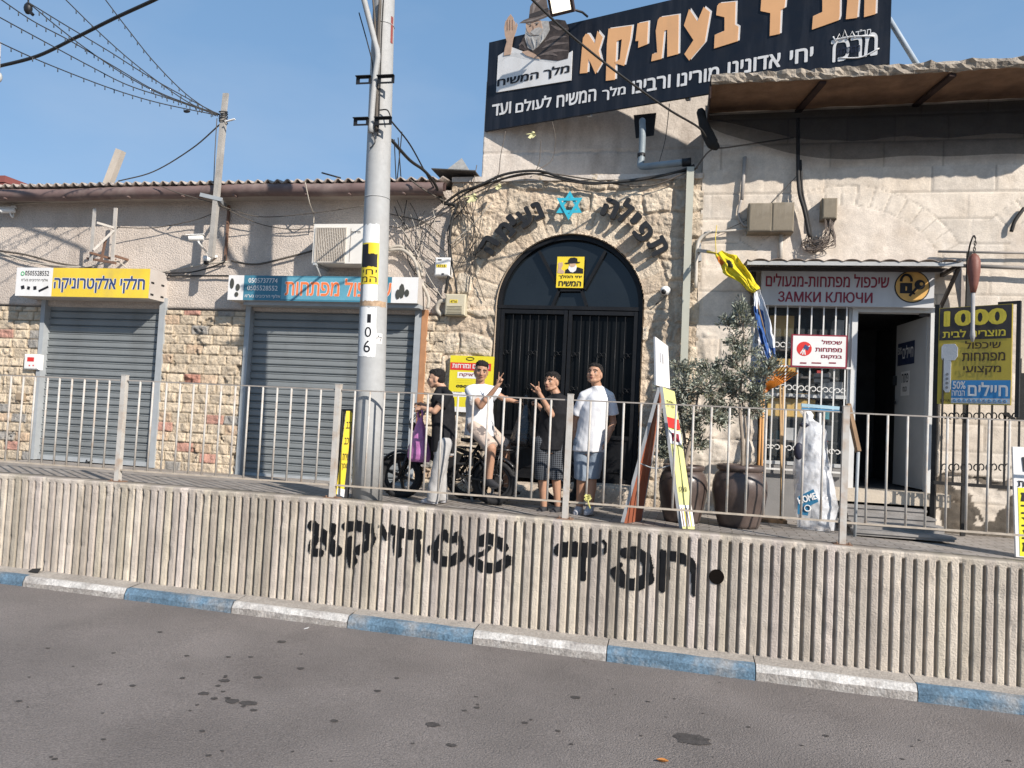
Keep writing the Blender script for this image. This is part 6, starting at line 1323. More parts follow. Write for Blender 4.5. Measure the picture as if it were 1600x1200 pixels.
q4 = [at(1025.5, 602, -1.88), at(1047, 607, -1.66), at(1044, 541, -1.66), at(1024, 526, -1.88)]
mb = MB(); mb.slab(q4, (q4[1] - q4[0]).cross(q4[3] - q4[0]), .02); mb.build('panel', PAPER, o2)
nr = (q4[1] - q4[0]).cross(q4[3] - q4[0]).normalized(); 
for k, u in enumerate((.3, .5)):
    L = lambda u_, v_: (q4[0] * (1 - u_) + q4[1] * u_) * (1 - v_) + (q4[3] * (1 - u_) + q4[2] * u_) * v_ + nr * .003
    MB().add([L(u, .52), L(u + .08, .52), L(u + .08, .72), L(u, .74)], [(0, 1, 2, 3)]).build('faded_mark', M('faded_grey', (.4, .4, .42), .5), o2)
# yellow board leaning beside the pole
YB_ = -2.03; q4 = [at(524, 779, YB_), at(540, 777, YB_ + .04), at(555, 642, YB_ + .10), at(541, 642, YB_ + .06)]
for i in (0, 1): q4[i].z = gz(-3, YB_)
o = empty('leaning_yellow_sign', q4[0], 'narrow yellow stand-up sign with black frame between the railing and the steel pole', 'sign')
nr = (q4[1] - q4[0]).cross(q4[3] - q4[0]).normalized()
mb = MB(); mb.slab(q4, nr, .03); mb.build('panel', YEL, o)
L = lambda u_, v_, off=.003: (q4[0] * (1 - u_) + q4[1] * u_) * (1 - v_) + (q4[3] * (1 - u_) + q4[2] * u_) * v_ + nr * off
MB().add([L(.1, .01), L(.95, .01), L(.95, .11), L(.1, .13)], [(0, 1, 2, 3)]).build('white_label', PAPER, o)
for s_, v_ in (('רכב', .80), ('רכב', .62), ('שירות', .44), ('מוסך', .33)):
    vv, f_, x0, x1, y0, y1 = glyph(s_, .03); MB().add([L(.2 + (x - x0) / (x1 - x0) * .7, v_ + (y - y0) / (y1 - y0) * .075, .004) for x, y, z in vv], f_).build('lettering', INK, o)
e0, e1 = at(519, 778, YB_ - .02), at(534, 642, YB_ + .1); e0.z = gz(-3, YB_)
mb = MB(); mb.bar(e0, e1, .05, .06, up=(0, 1, 0)); mb.bar(e1, L(1, 1), .03, .04); mb.bar(L(1, 0) + nr * -.02, L(1, 1) + nr * -.02, .04, .05); mb.build('frame', M('black_sign_frame', (.05, .05, .055), .5), o)

# pots and olive trees
POT = M('brown_glazed_clay', (.078, .057, .049), .36, .25, 5, .08, 30, stain=(.15, .115, .1), stain_amt=.5, stain_scale=3, spec=.5)
def pot(pxl, pxr, pyt, pyb, Y, label):
    c = at((pxl + pxr) / 2, pyb, Y); c.z = gz(c.x, Y); hw = (at(pxr, pyt + 40, Y).x - at(pxl, pyt + 40, Y).x) / 2; H = at((pxl + pxr) / 2, pyt, Y - hw * .7).z - c.z
    o = empty('clay_pot', c, label, 'plant pot', 'large clay pots by the door')
    mb = MB(); mb.lathe(c, [(0.01, 0), (hw * .70, 0), (hw * .76, H * .06), (hw * .90, H * .28), (hw, H * .55), (hw * .99, H * .70), (hw * .90, H * .84), (hw * .78, H * .895)], 36); mb.build('body', POT, o)
    mb = MB(); mb.lathe(c, [(hw * .78, H * .896), (hw * .86, H * .92), (hw * .865, H * .975), (hw * .82, H), (hw * .74, H * .99), (hw * .72, H * .93)], 36); mb.build('rim', POT, o)
    mb = MB(); mb.lathe(c, [(hw * .735, H * .93), (hw * .4, H * .945), (.01, H * .95)], 20); mb.build('soil', M('dry_soil', (.09, .065, .045), .95, .3, 30, .5), o); return c, hw, H
c1, hw1, H1 = pot(1110, 1197, 727, 820, -1.25, 'larger round brown clay pot at the shop window side')
c2, hw2, H2 = pot(1027, 1103, 727, 814, -1.25, 'brown clay pot half hidden behind the A-frame board')
BARK = M('olive_bark', (.26, .215, .17), .9, .2, 12, .4); LEAFM = M('olive_leaf', (.18, .19, .145), .55, .35, 9, 0, tint=True)
def olive(base, label, limbs, clumps, nl, seed):
    r = random.Random(seed); o = empty('olive_tree', base, label, 'tree', 'olive trees in pots')
    mb = MB()
    for pts, r0, r1 in limbs: P = spline(pts, 5); mb.tube(P, [r0 + (r1 - r0) * i / (len(P) - 1) for i in range(len(P))], 7)
    tw = []
    for c, rr in clumps:
        for i in range(int(10 + rr * 50)):
            d = Vector((r.gauss(0, 1), r.gauss(0, 1), r.gauss(0, .8))).normalized(); e = c + Vector((d.x * rr, d.y * rr * .8, d.z * rr)) * (.45 + .75 * r.random()); s_ = c + (e - c) * .15 + Vector((0, 0, -.05)); tw.append((s_, e))
    for s_, e in tw: mb.tube([s_, (s_ + e) / 2 + Vector((0, 0, .02)), e], [.006, .004, .002], 4, cap=False)
    mb.build('trunk', BARK, o)
    vs = []; fs = []; cl = []
    for i in range(nl):
        s_, e = tw[r.randrange(len(tw))]; t = .2 + .85 * r.random(); p = s_ + (e - s_) * t + Vector((r.gauss(0, .018), r.gauss(0, .018), r.gauss(0, .018)))
        d = ((e - s_).normalized() + Vector((r.gauss(0, .7), r.gauss(0, .7), r.gauss(0.1, .6)))).normalized(); ln = .032 + .03 * r.random(); wv = d.cross(Vector((r.gauss(0, 1), r.gauss(0, 1), r.gauss(0, 1)))).normalized() * ln * .16; nn = d.cross(wv).normalized() * ln * .08
        b0 = len(vs); vs += [p, p + d * ln * .5 + wv + nn, p + d * ln, p + d * ln * .5 - wv + nn]; fs += [(b0, b0 + 1, b0 + 2), (b0, b0 + 2, b0 + 3)]
        g = .75 + .6 * r.random(); q = r.random(); cc = (g * 1.7, g * 1.75, g * 1.9) if q < .28 else ((g * 1.15, g * 1.1, g * .8) if q < .34 else (g, g, g)); cl += [cc] * 4
    me = bpy.data.meshes.new('crown'); me.from_pydata([tuple(v) for v in vs], [], fs); at_ = me.color_attributes.new('tint', 'FLOAT_COLOR', 'POINT'); at_.data.foreach_set('color', np.array([(*c, 1) for c in cl], np.float32).ravel()); link('crown', me, LEAFM, o)
Y2 = c2.y; T = lambda x, y, dy=0.0: at(x, y, Y2 + dy)
s2_ = c2 + Vector((0, 0, H2 * .94))
olive(s2_, 'bushy low olive tree in the pot behind the A-frame board', [([s2_, T(1078, 690), T(1086, 650), T(1092, 600)], .022, .010), ([s2_ + Vector((.02, .03, 0)), T(1070, 690, .1), T(1062, 640, .1), T(1058, 590, .1)], .02, .008), ([T(1084, 665), T(1110, 630, -.1), T(1125, 600, -.1)], .012, .006), ([T(1075, 700), T(1045, 680, .05), T(1035, 660, .05)], .01, .005)],
      [(T(1072, 600), .22), (T(1100, 598, -.1), .21), (T(1122, 618, .05), .20), (T(1062, 632, .12), .20), (T(1096, 640, -.1), .19), (T(1118, 652), .16), (T(1048, 660, .1), .15), (T(1040, 705, .1), .12), (T(1068, 574, .1), .14), (T(1128, 590), .15), (T(1035, 690, .15), .12), (T(1080, 665), .14), (T(1135, 635, .05), .15), (T(1052, 612, .1), .16), (T(1110, 575, .1), .16), (T(1090, 690, .12), .13)], 6800, 3)
Y2 = c1.y; s1_ = c1 + Vector((.02, 0, H1 * .94))
olive(s1_, 'taller thin olive tree in the larger pot beside the window', [([s1_, T(1160, 690), T(1156, 640), T(1158, 590), T(1163, 540), T(1160, 500)], .022, .008), ([s1_ + Vector((.03, .02, 0)), T(1166, 680, .03), T(1160, 630, .05), T(1150, 600, .05)], .014, .006), ([T(1158, 600), T(1185, 570, -.08), T(1205, 560, -.1)], .009, .004), ([T(1158, 580), T(1140, 540, .05)], .008, .004)],
      [(T(1158, 500), .13), (T(1150, 530, .05), .15), (T(1166, 545), .15), (T(1148, 568), .17), (T(1170, 585, -.08), .17), (T(1192, 580, -.1), .13), (T(1150, 610, .08), .18), (T(1172, 620), .15), (T(1205, 568, -.12), .09), (T(1160, 480), .08), (T(1180, 635, .05), .12), (T(1140, 500, .05), .10), (T(1185, 610, -.05), .12)], 3900, 5)

# flags on a slanting rod from the wall
fr_ = empty('flag_pole', at(1098, 394, -.1), 'thin rod from the wall bracket carrying two limp flags', 'flag pole')
r0, r1 = at(1094, 393, -.05), at(1212, 582, -1.15)
mb = MB(); mb.tube([r0, at(1118, 396, -.45), at(1123, 400, -.5), at(1182, 470, -.85), r1], .010, 7); mb.build('rod', M('brown_rod', (.18, .12, .07), .6), fr_)
mb = MB(); mb.bar(at(1092, 380, -.04), at(1093, 408, -.04), .05, .03); mb.bar(at(1090, 391, -.05), at(1112, 394, -.3), .04, .04); mb.build('bracket', GALV, fr_)
mb = MB(); mb.tube(spline([at(1105, 393, -.3), at(1118, 396, -.46), at(1124, 399, -.5)]), .014, 6); mb.tube(spline([at(1119, 396, -.46), at(1118, 372, -.3), at(1120, 352, -.1)]), .005, 5); mb.build('tie', M('yellow_tie', (.6, .45, .06), .6), fr_)
def drape(name, L_, R_, Y0, Y1, mat, label, folds=4, amp=.05, mis=None, seed=0, ins=None):
    """limp cloth between its left and right outlines (pixels), gathered into folds in depth, with uneven hems"""
    n = 56; m_ = 46; Lp = spline([Vector((x, y, 0)) for x, y in L_], 12); Rp = spline([Vector((x, y, 0)) for x, y in R_], 12); vs = []
    for i in range(n):
        t = i / (n - 1); a = Lp[min(len(Lp) - 1, int(t * (len(Lp) - 1)))]; b_ = Rp[min(len(Rp) - 1, int(t * (len(Rp) - 1)))]
        jl, jr = (float(fbm(t * 5, .5, seed + 2)) - .47) * 7, (float(fbm(t * 5, 9.5, seed + 3)) - .47) * 7
        for j in range(m_):
            s_ = j / (m_ - 1); q = a.lerp(b_, s_); q.x += jl * (1 - s_) + jr * s_; q.y += (float(fbm(s_ * 4, t * 2, seed + 5)) - .47) * 8 * t
            ph_ = s_ * folds + 2.6 * float(fbm(t * 1.6 + s_ * .8, s_ * 1.3, seed)) + t * .5; w_ = abs((ph_ % 1) - .5) * 2; w_ = w_ * w_ * (3 - 2 * w_)
            Y = Y0 + (Y1 - Y0) * t - amp * w_ * min(1, .35 + t * 2) - .03 * float(fbm(s_ * 9, t * 7, seed + 7)); vs.append(at(q.x, q.y, Y))
    fs = [(i * m_ + j, i * m_ + j + 1, (i + 1) * m_ + j + 1, (i + 1) * m_ + j) for i in range(n - 1) for j in range(m_ - 1)]; mb = MB(); mb.add(vs, fs, 0, True)
    if mis: mb.mi = [mis((k % (m_ - 1)) / (m_ - 1), (k // (m_ - 1)) / (n - 1)) for k in range(len(fs))]
    o = mb.build(name, mat); md = o.modifiers.new('thickness', 'SOLIDIFY'); md.thickness = .003; tag(o, label, 'flag'); return o
YF_ = M('flag_yellow', (.72, .56, .02), .6, .1, 4, .05); FB = M('flag_blue', (.03, .09, .27), .6, .15, 4, .05); FWH = M('flag_white', (.62, .63, .66), .6, .06, 4, .05); FOR = M('flag_orange', (.70, .20, .02), .6); FDK = M('flag_emblem', (.06, .06, .03), .6)
drape('yellow_flag', [(1117, 398), (1122, 410), (1130, 422), (1135, 430), (1153, 440), (1166, 452), (1174, 458)], [(1126, 391), (1140, 397), (1152, 400), (1160, 410), (1168, 424), (1178, 440), (1187, 452)], -.47, -.80, [YF_, FOR, FDK], 'limp yellow flag with a dark emblem hanging on the slanting rod', folds=.9, amp=.085, mis=lambda s, t: 1 if (.06 < t < .24 and s < .3) else (2 if (.24 < t < .46 and .3 < s < .62 and (s - .46) ** 2 + (t - .35) ** 2 < .014) else 0), seed=4)
drape('blue_white_flag', [(1177, 458), (1178, 485), (1182, 510), (1188, 535), (1196, 556), (1206, 578)], [(1187, 452), (1195, 478), (1204, 508), (1209, 530), (1212, 552), (1216, 572)], -.80, -1.1, [FB, FWH], 'twisted blue and white flag hanging below the yellow one', folds=1.1, amp=.08, mis=lambda s, t: 1 if t < .16 + .1 * s or (s > .60 + .1 * math.sin(t * 9) and .2 < t < .72) or (.42 < s < .5 and .5 < t < .9) else 0, seed=12)
drape('pale_flag', [(1179, 498), (1177, 530), (1175, 560), (1172, 592)], [(1184, 520), (1191, 545), (1199, 566), (1196, 594)], -.86, -.98, FWH, 'pale hanging flap of cloth behind the twisted flag', folds=.8, amp=.06, seed=21)

# rakes and brooms leaning at the window
def rake(base, head, label, mat, hmat, spread, ln, tines, name='leaf_rake', hd=None):
    o = empty(name, base, label, 'rake'); b_, h_ = Vector(base), Vector(head); d = (h_ - b_).normalized(); sx = d.cross(Vector((0, 1, 0))).normalized()
    mb = MB(); mb.tube([b_, h_], .013, 8); mb.build('handle', hmat, o); mb = MB()
    if hd is not None: d = Vector(hd).normalized(); sx = d.cross(Vector((0, 1, 0))).normalized()
    mb.tube([h_ - d * .05, h_ + d * .04], .022, 8)
    for i in range(tines):
        s_ = (i / (tines - 1) - .5) * 2; e = h_ + d * ln + sx * spread * s_; mb.tube([h_ + d * .02, h_ + d * ln * .55 + sx * spread * s_ * .62, e, e + Vector((0, -.035, .0)) - d * .02], [.009, .0065, .0055, .0045], 5)
    mb.tube([h_ + d * ln * .55 + sx * spread * s_ * .62 for s_ in (-1, -.5, 0, .5, 1)], .006, 5); mb.build('head', mat, o); return o
ORP = M('orange_plastic', (.66, .22, .03), .45, .1); BLP = M('blue_plastic', (.05, .11, .36), .45, .1); OW = M('orange_handle', (.52, .26, .09), .6, .1); TW = M('tan_handle', (.40, .26, .13), .6, .12)
YRK = -1.08
b0 = at(1190, 748, YRK); b0.z = max(gz(1, YRK), b0.z - .35); rake(b0, at(1193, 614, YRK - .05), 'orange plastic leaf rake leaning upright beside the window', ORP, OW, .15, .36, 11, hd=(.55, -.1, .85))
b1 = at(1184, 748, YRK + .05); b1.z = b0.z; rake(b1, at(1190, 612, YRK + .02), 'blue plastic rake half hidden behind the orange one', BLP, OW, .12, .20, 10, hd=(-.25, -.1, 1))
for xa, ya_, xb, yb, lab in ((1219, 600, 1222, 800, 'tan broom handle on the window bars, nearer the orange rake'), (1224, 604, 1220, 800, 'tan broom handle on the window bars, nearer the clear plastic sack')):
    a, b_ = at(xa, ya_, -.28), at(xb, yb, -.55); b_.z = gz(1, -.5); mb = MB(); mb.tube([b_, a], .012, 7); tag(mb.build('broom_handle', TW), lab, 'broom')
mb = MB(); p = at(1205, 800, -.5); mb.box(p.x - .2, p.x + .16, -.58, -.40, gz(1, -.5), gz(1, -.5) + .035); tag(mb.build('wooden_plinth', WOOD), 'low wooden plank at the foot of the brooms', 'plank')
# squeegee and clear sack
sq = empty('squeegee', at(1281, 640, -.75), 'blue-edged floor squeegee standing head up in the clear sack', 'squeegee')
a, b_ = at(1252, 633, -.75), at(1311, 638, -.75); mb = MB(); mb.bar(a, b_, .05, .035); mb.build('head', M('ice_blue_plastic', (.36, .52, .60), .4), sq); mb = MB(); mb.bar(a + Vector((0, -.02, -.035)), b_ + Vector((0, -.02, -.035)), .02, .022); mb.build('blade', M('mid_blue_rubber', (.06, .22, .40), .5), sq)
mb = MB(); mb.tube([(a + b_) / 2, at(1281, 790, -.72)], .013, 7); mb.build('handle', WHT, sq)
sk = empty('clear_sack', at(1278, 815, -.9), 'tall clear plastic sack with a blue printed emblem standing before the window', 'sack')
YS = -.9; prof = [(815, 1246, 1304), (790, 1241, 1311), (750, 1240, 1303), (715, 1239, 1297), (690, 1241, 1292), (672, 1246, 1291), (662, 1252, 1283), (655, 1256, 1270), (648, 1252, 1272), (640, 1246, 1266)]
vs = []; nn = 72; rows_ = 64; py_ = [p[0] for p in prof][::-1]; pl_ = [p[1] for p in prof][::-1]; pr2 = [p[2] for p in prof][::-1]
for i in range(rows_):
    y = 815 + (640 - 815) * i / (rows_ - 1); xl, xr = np.interp(y, py_, pl_), np.interp(y, py_, pr2)
    a, b_ = at(xl, y, YS), at(xr, y, YS); c = (a + b_) / 2; hw = (b_.x - a.x) / 2
    if i == 0: c.z = gz(c.x, YS) + .01
    for j in range(nn):
        t = 2 * PI * j / nn; ct, st_ = math.cos(t), math.sin(t)
        k = 1 + .34 * (float(fbm(ct * 2.2 + 5, i * .11 + st_ * 2.2, 3)) - .47) - .26 * abs(float(fbm(ct * 3 + st_ * 2, i * .16 + st_ * 3, 8)) - .47) - .10 * abs(float(fbm(ct * 7 + 3, i * .4 + st_ * 7, 18)) - .47)
        vs.append((c.x + hw * k * ct, c.y + min(hw * .75, .19) * k * st_, c.z))
CLR = bpy.data.materials.new('clear_plastic'); CLR.use_nodes = True; nt = CLR.node_tree; bb = nt.nodes['Principled BSDF']; bb.inputs['Base Color'].default_value = (.74, .75, .77, 1); bb.inputs['Roughness'].default_value = .22; bb.inputs['Specular IOR Level'].default_value = .6
tc = nt.nodes.new('ShaderNodeTexCoord'); nz = nt.nodes.new('ShaderNodeTexNoise'); nz.inputs['Scale'].default_value = 7; nz.inputs['Detail'].default_value = 6; mr = nt.nodes.new('ShaderNodeMapRange'); mr.inputs['From Min'].default_value = .35; mr.inputs['From Max'].default_value = .68; mr.inputs['To Min'].default_value = .30; mr.inputs['To Max'].default_value = .88
bp = nt.nodes.new('ShaderNodeBump'); bp.inputs['Strength'].default_value = .9; bp.inputs['Distance'].default_value = .03
nt.links.new(tc.outputs['Object'], nz.inputs['Vector']); nt.links.new(nz.outputs['Fac'], mr.inputs['Value']); nt.links.new(mr.outputs[0], bb.inputs['Alpha']); nt.links.new(nz.outputs['Fac'], bp.inputs['Height']); nt.links.new(bp.outputs[0], bb.inputs['Normal'])
mb = MB(); mb.add(vs, [(i * nn + j, i * nn + (j + 1) % nn, (i + 1) * nn + (j + 1) % nn, (i + 1) * nn + j) for i in range(rows_ - 1) for j in range(nn)], 0, True); mb.build('film', CLR, sk)
def wrap(fr_px, mat, name, n=.0):                          # print laid over the front of the sack
    vs = []; q = [at(x, y, YS - .205) for x, y in fr_px]; return MB().add(q, [tuple(range(len(q)))]).build(name, mat, sk)
PB = M('print_blue', (.02, .13, .24), .5)
wrap([(1247, 776), (1271, 764), (1279, 784), (1266, 790), (1262, 806), (1246, 803)], PB, 'print_patch')
f = FA(-(YS - .212)); a, d_ = f.px(1249, 788); c_, b_ = f.px(1276, 770)
g = Fr(f.O, 0); an = .38; g.O = f.pt(a, d_); g.U = f.U * math.cos(an) + f.V * math.sin(an); g.V = -f.U * math.sin(an) + f.V * math.cos(an); g.N = f.N
ftext(g, 'HOME', .0, .0, .18, .07, PAPER, sk, n=.002, bold=.04); mb = MB(); mb.tube([g.pt(.06 + .03 * math.cos(t), -.06 + .03 * math.sin(t), .003) for t in np.linspace(0, 2 * PI, 14)], .007, 4); mb.build('print_ring', PAPER, sk)
mb = MB()
for i in range(7):
    c = at(1250 + rng.random() * 38, 690 + rng.random() * 100, YS); mb.ball(c, (.04 + .05 * rng.random(), .05, .06 + .06 * rng.random()), n=9, m=6)
mb.build('contents', M('pale_contents', (.55, .55, .56), .6, .2), sk)
mb = MB(); c = at(1248, 705, YS - .14); mb.ball(c, (.05, .03, .09), n=8, m=6); mb.build('dark_contents', M('dark_navy_plastic', (.02, .022, .04), .5), sk); mb = MB(); c = at(1256, 664, YS - .08); mb.ball(c, (.05, .03, .025), n=8, m=6); mb.build('dark_contents', M('dark_navy_plastic', (.02, .022, .04), .5), sk)


mb = MB(); rs_ = random.Random(11)
def road_pt(px, py):
    d = ray(px, py); z = -1.2
    for _ in range(6): t = (z - CAM.z) / d.z; p = CAM + d * t; z = float(zr(p.x))
    return p
SP = [(318, 1084, .05), (363, 1096, .065), (388, 1099, .075), (335, 1092, .03), (356, 1091, .028), (396, 1110, .03), (380, 1104, .025), (350, 1064, .05), (341, 1072, .03), (403, 1059, .04), (285, 1060, .028), (292, 1025, .03), (207, 1072, .03), (392, 1027, .03), (357, 1027, .03), (1083, 1156, .15), (522, 1127, .035), (676, 1133, .06), (745, 1106, .03), (440, 1003, .05), (250, 988, .03), (620, 1060, .03), (590, 1080, .035), (470, 1045, .04), (820, 1130, .03), (900, 1090, .05), (1290, 1150, .03), (30, 1096, .03), (705, 1165, .04)]
for px, py, r in SP + [(rs_.uniform(20, 1580), rs_.uniform(1010, 1190), rs_.uniform(.01, .024)) for _ in range(60)]:
    if py < 960 + .135 * (px - 400): continue
    p = road_pt(px, py); n = 16; r *= .62; mb.add([(p.x + r * (1 + .5 * (rs_.random() - .5)) * 1.25 * math.cos(2 * PI * j / n), p.y + r * (1 + .5 * (rs_.random() - .5)) * math.sin(2 * PI * j / n), float(zr(p.x)) + .004) for j in range(n)], [tuple(range(n))])
o = mb.build('oil_stains', M('oil_stain', (.062, .055, .051), .75, .3, 20, .5, 60)); tag(o, 'scattered dark oil spots on the grey asphalt')
rd = bpy.data.objects['road']; o.location -= rd.location; o.parent = rd
# litter at the kerb
for i, (px, py, lab, m_) in enumerate(((300, 945, 'brown dry leaf on the road by the blue kerb', M('dry_leaf_brown', (.28, .12, .05), .7)), (1035, 1192, 'small orange leaf alone on the open asphalt, far from the kerb', M('orange_leaf', (.45, .18, .04), .7)))):
    d = ray(px, py); t = (-1.2 - CAM.z) / d.z; p = CAM + d * t
    for _ in range(4): t = (float(zr(p.x)) - CAM.z) / d.z; p = CAM + d * t
    s_ = .055 if i == 0 else .03; vs = []; n = 7
    for a in range(n):
        x = (a / (n - 1) - .5) * 2; wd = .45 * (1 - x * x) + .04
        for b_ in (-1, 0, 1): vs.append((p.x + x * s_ * 1.3, p.y + b_ * wd * s_, p.z + .006 + .018 * abs(b_) * (1 - x * x) + .01 * x * x))
    mb = MB(); mb.add(vs, [(a * 3 + b_, a * 3 + b_ + 1, a * 3 + b_ + 4, a * 3 + b_ + 3) for a in range(n - 1) for b_ in (0, 1)]); o = mb.build('dry_leaf', m_); o.modifiers.new('thickness', 'SOLIDIFY').thickness = .002; tag(o, lab, 'leaf')
for px, py, lab in ((45, 884, 'black scrap of litter on the white kerb block beside the ribbed wall'), (475, 974, 'tiny white scrap of paper on the road under the kerb')):
    Yk = -2.4 if py < 900 else -2.75; p = at(px, py, Yk); p.z = float(zb(p.x)) - .01 if py < 900 else float(zr(p.x)) + .002; mb = MB()
    mb.slab([p, p + Vector((.12, 0, .0)), p + Vector((.10, .06, .03)), p + Vector((0, .05, .02))], (0, 0, 1), .006) if py < 900 else mb.slab([p, p + Vector((.04, 0, .01)), p + Vector((.04, .03, .015)), p + Vector((0, .03, .0))], (0, 0, 1), .003)
    tag(mb.build('litter_scrap', BLK if py < 900 else PAPER), lab, 'litter')
# ================================================================ electric bicycles (built about the origin, x forwards)
SPOKE = M('dark_alloy', (.05, .05, .052), .4, .1, 8, .02, metal=.5); FRAMEM = M('black_frame_paint', (.012, .012, .013), .3, .1, 8, .02, spec=.5); CHRO = M('bright_alloy', (.5, .5, .5), .3, .1, metal=.8)
def ebike(WB, label):
    o = empty('electric_bicycle', (0, 0, 0), label, 'bicycle', 'electric bicycles parked on the pavement'); R = .25; xf, xr = WB / 2, -WB / 2
    def circ(cx_, r, y=0.0, a0=0, a1=2 * PI, n=33, cz=R): return [(cx_ + r * math.cos(t), y, cz + r * math.sin(t)) for t in np.linspace(a0, a1, n)]
    for wx, mag in ((xf, True), (xr, False)):
        wroot = MB(); wroot.tube([(wx, -.05, R), (wx, .05, R)], .03, 12); wh = wroot.build('wheel', SPOKE, o)
        mb = MB(); mb.tube(circ(wx, R - .038), .038, 12, cap=False); 
        for i in range(40):
            a = 2 * PI * i / 40
            for sy in (-1, 1): mb.bar((wx + (R - .003) * math.cos(a), sy * .004, R + (R - .003) * math.sin(a)), (wx + (R - .012) * math.cos(a + .05), sy * .032, R + (R - .012) * math.sin(a + .05)), .014, .006)
        mb.build('tyre', RUBR, wh)
        mb = MB(); mb.tube(circ(wx, R - .082), .014, 8, cap=False); mb.tube(circ(wx, R - .075, .012), .007, 6, cap=False); mb.tube(circ(wx, R - .075, -.012), .007, 6, cap=False); mb.build('rim', SPOKE, wh)
        mb = MB()
        if mag:
            for i in range(6): a = PI * i / 3 + .3; mb.bar((wx + .02 * math.cos(a), 0, R + .02 * math.sin(a)), (wx + (R - .085) * math.cos(a), 0, R + (R - .085) * math.sin(a)), .03, .03, up=(0, 1, 0))
        else:
            mb.tube([(wx, -.045, R), (wx, .045, R)], .075, 20)
            for i in range(18): a = 2 * PI * i / 18; sy = .03 if i % 2 else -.03; mb.tube([(wx + .07 * math.cos(a + .4), sy, R + .07 * math.sin(a + .4)), (wx + (R - .085) * math.cos(a), 0, R + (R - .085) * math.sin(a))], .0025, 4)
        mb.build('spokes', SPOKE, wh)
        mb = MB(); mb.tube(circ(wx, .075, -.05, n=21), .006, 5, cap=False); mb.tube(circ(wx, .05, -.05, n=17), .008, 5, cap=False); mb.build('brake_disc', CHRO, wh)
        mb = MB(); a0, a1 = (.35, 2.6) if mag else (.2, 2.5); pts = circ(wx, R + .03, 0, a0, a1, 20); 
        vs = []
        for p in pts:
            d = Vector((p[0] - wx, 0, p[2] - R)).normalized()
            for y, k in ((-.048, -.018), (-.03, .0), (0, .006), (.03, .0), (.048, -.018)): vs.append(Vector((p[0], y, p[2])) + d * k)
        mb.add(vs, [(i * 5 + j, i * 5 + j + 1, i * 5 + j + 6, i * 5 + j + 5) for i in range(19) for j in range(4)], 0, True); fd = mb.build('mudguard', FRAMEM, o); fd.modifiers.new('thickness', 'SOLIDIFY').thickness = .004
    hx = xf - .17
    fk = MB()
    for sy in (-.06, .06): fk.tube([(xf, sy, R), (xf - .075, sy, .48)], .017, 8); fk.tube([(xf - .05, sy, .42), (xf - .10, sy, .58)], .013, 8)
    fk.tube([(xf - .10, -.065, .575), (xf - .10, .065, .575)], .02, 8); fk.tube([(xf - .10, 0, .56), (hx - .01, 0, .88)], .024, 10); fk.build('fork', FRAMEM, o)
    hb = MB(); hb.tube(spline([(hx - .10, -.31, 1.0), (hx - .04, -.18, 1.0), (hx - .01, -.06, .92), (hx - .01, .06, .92), (hx - .04, .18, 1.0), (hx - .10, .31, 1.0)]), .013, 8); hm = hb.build('handlebar', FRAMEM, o)
    for sy in (-1, 1):
        mb = MB(); mb.tube([(hx - .055, sy * .21, 1.0), (hx - .10, sy * .32, 1.0)], .019, 8); mb.build('grip', RUBR, hm); mb = MB(); mb.tube(spline([(hx - .03, sy * .18, .99), (hx + .01, sy * .22, .97), (hx - .03, sy * .30, .96)]), .006, 5); mb.build('brake_lever', SPOKE, hm)
    mb = MB(); mb.box(hx - .03, hx + .02, -.045, .045, .95, 1.0); mb.build('display', BLK, hm)
    fr = MB(); fr.tube([(hx + .045, 0, .60), (hx + .005, 0, .76)], .032, 10); fr.bar((hx + .03, 0, .66), (-.10, 0, .33), .10, .075, up=(0, 1, 0)); fr.bar((hx + .01, 0, .73), (xr + .24, 0, .52), .04, .05, up=(0, 1, 0)); fr.tube([(-.12, 0, .28), (xr + .17, 0, .66)], .02, 8)
    for sy in (-.055, .055): fr.bar((xr, sy, R), (-.08, sy * .8, .30), .02, .035, up=(0, 1, 0)); fr.tube([(xr, sy, R), (xr + .21, sy * .6, .56)], .012, 7)
    fr.tube([(-.10, -.06, .30), (-.10, .06, .30)], .045, 14); fm = fr.build('frame', FRAMEM, o)
    mb = MB(); mb.bar((hx - .06, 0, .60), (-.12, 0, .42), .20, .10, up=(0, 1, 0)); mb.build('battery', BLK, fm)
    mb = MB()
    for i in range(9): mb.tube([(xr + .27 + .028 * math.cos(t), .028 * math.sin(t), .40 + .016 * i + .008 * t / PI) for t in np.linspace(0, 2 * PI, 9)], .006, 5)
    mb.build('spring', CHRO, fm)
    sdl = MB(); x0 = xr + .06
    vs = []; ring = []
    prof = [(x0, .075, .715, .05), (x0 + .06, .105, .73, .06), (x0 + .16, .10, .715, .055), (x0 + .26, .075, .705, .05), (x0 + .33, .04, .705, .04)]
    for x, hw, zt, h in prof:
        for t in np.linspace(0, 2 * PI, 13)[:-1]: vs.append((x, hw * math.cos(t), zt - h / 2 + h / 2 * math.sin(t)))
    sdl.add(vs, [(i * 12 + j, i * 12 + (j + 1) % 12, (i + 1) * 12 + (j + 1) % 12, (i + 1) * 12 + j) for i in range(4) for j in range(12)] + [tuple(range(11, -1, -1)), tuple(range(48, 60))], 0, True); sdl.build('saddle', M('black_vinyl', (.02, .02, .021), .45, .1, 15, .1), o)
    rk = MB()
    for sy in (-.06, .06): rk.tube([(xr + .18, sy, .58), (xr - .05, sy, .60), (xr - .20, sy, .60)], .010, 6); rk.tube([(xr, sy, R), (xr - .06, sy, .60)], .008, 6)
    for i in range(4): rk.tube([(xr + .12 - .1 * i, -.06, .605), (xr + .12 - .1 * i, .06, .605)], .007, 5)
    rkm = rk.build('rack', FRAMEM, o)
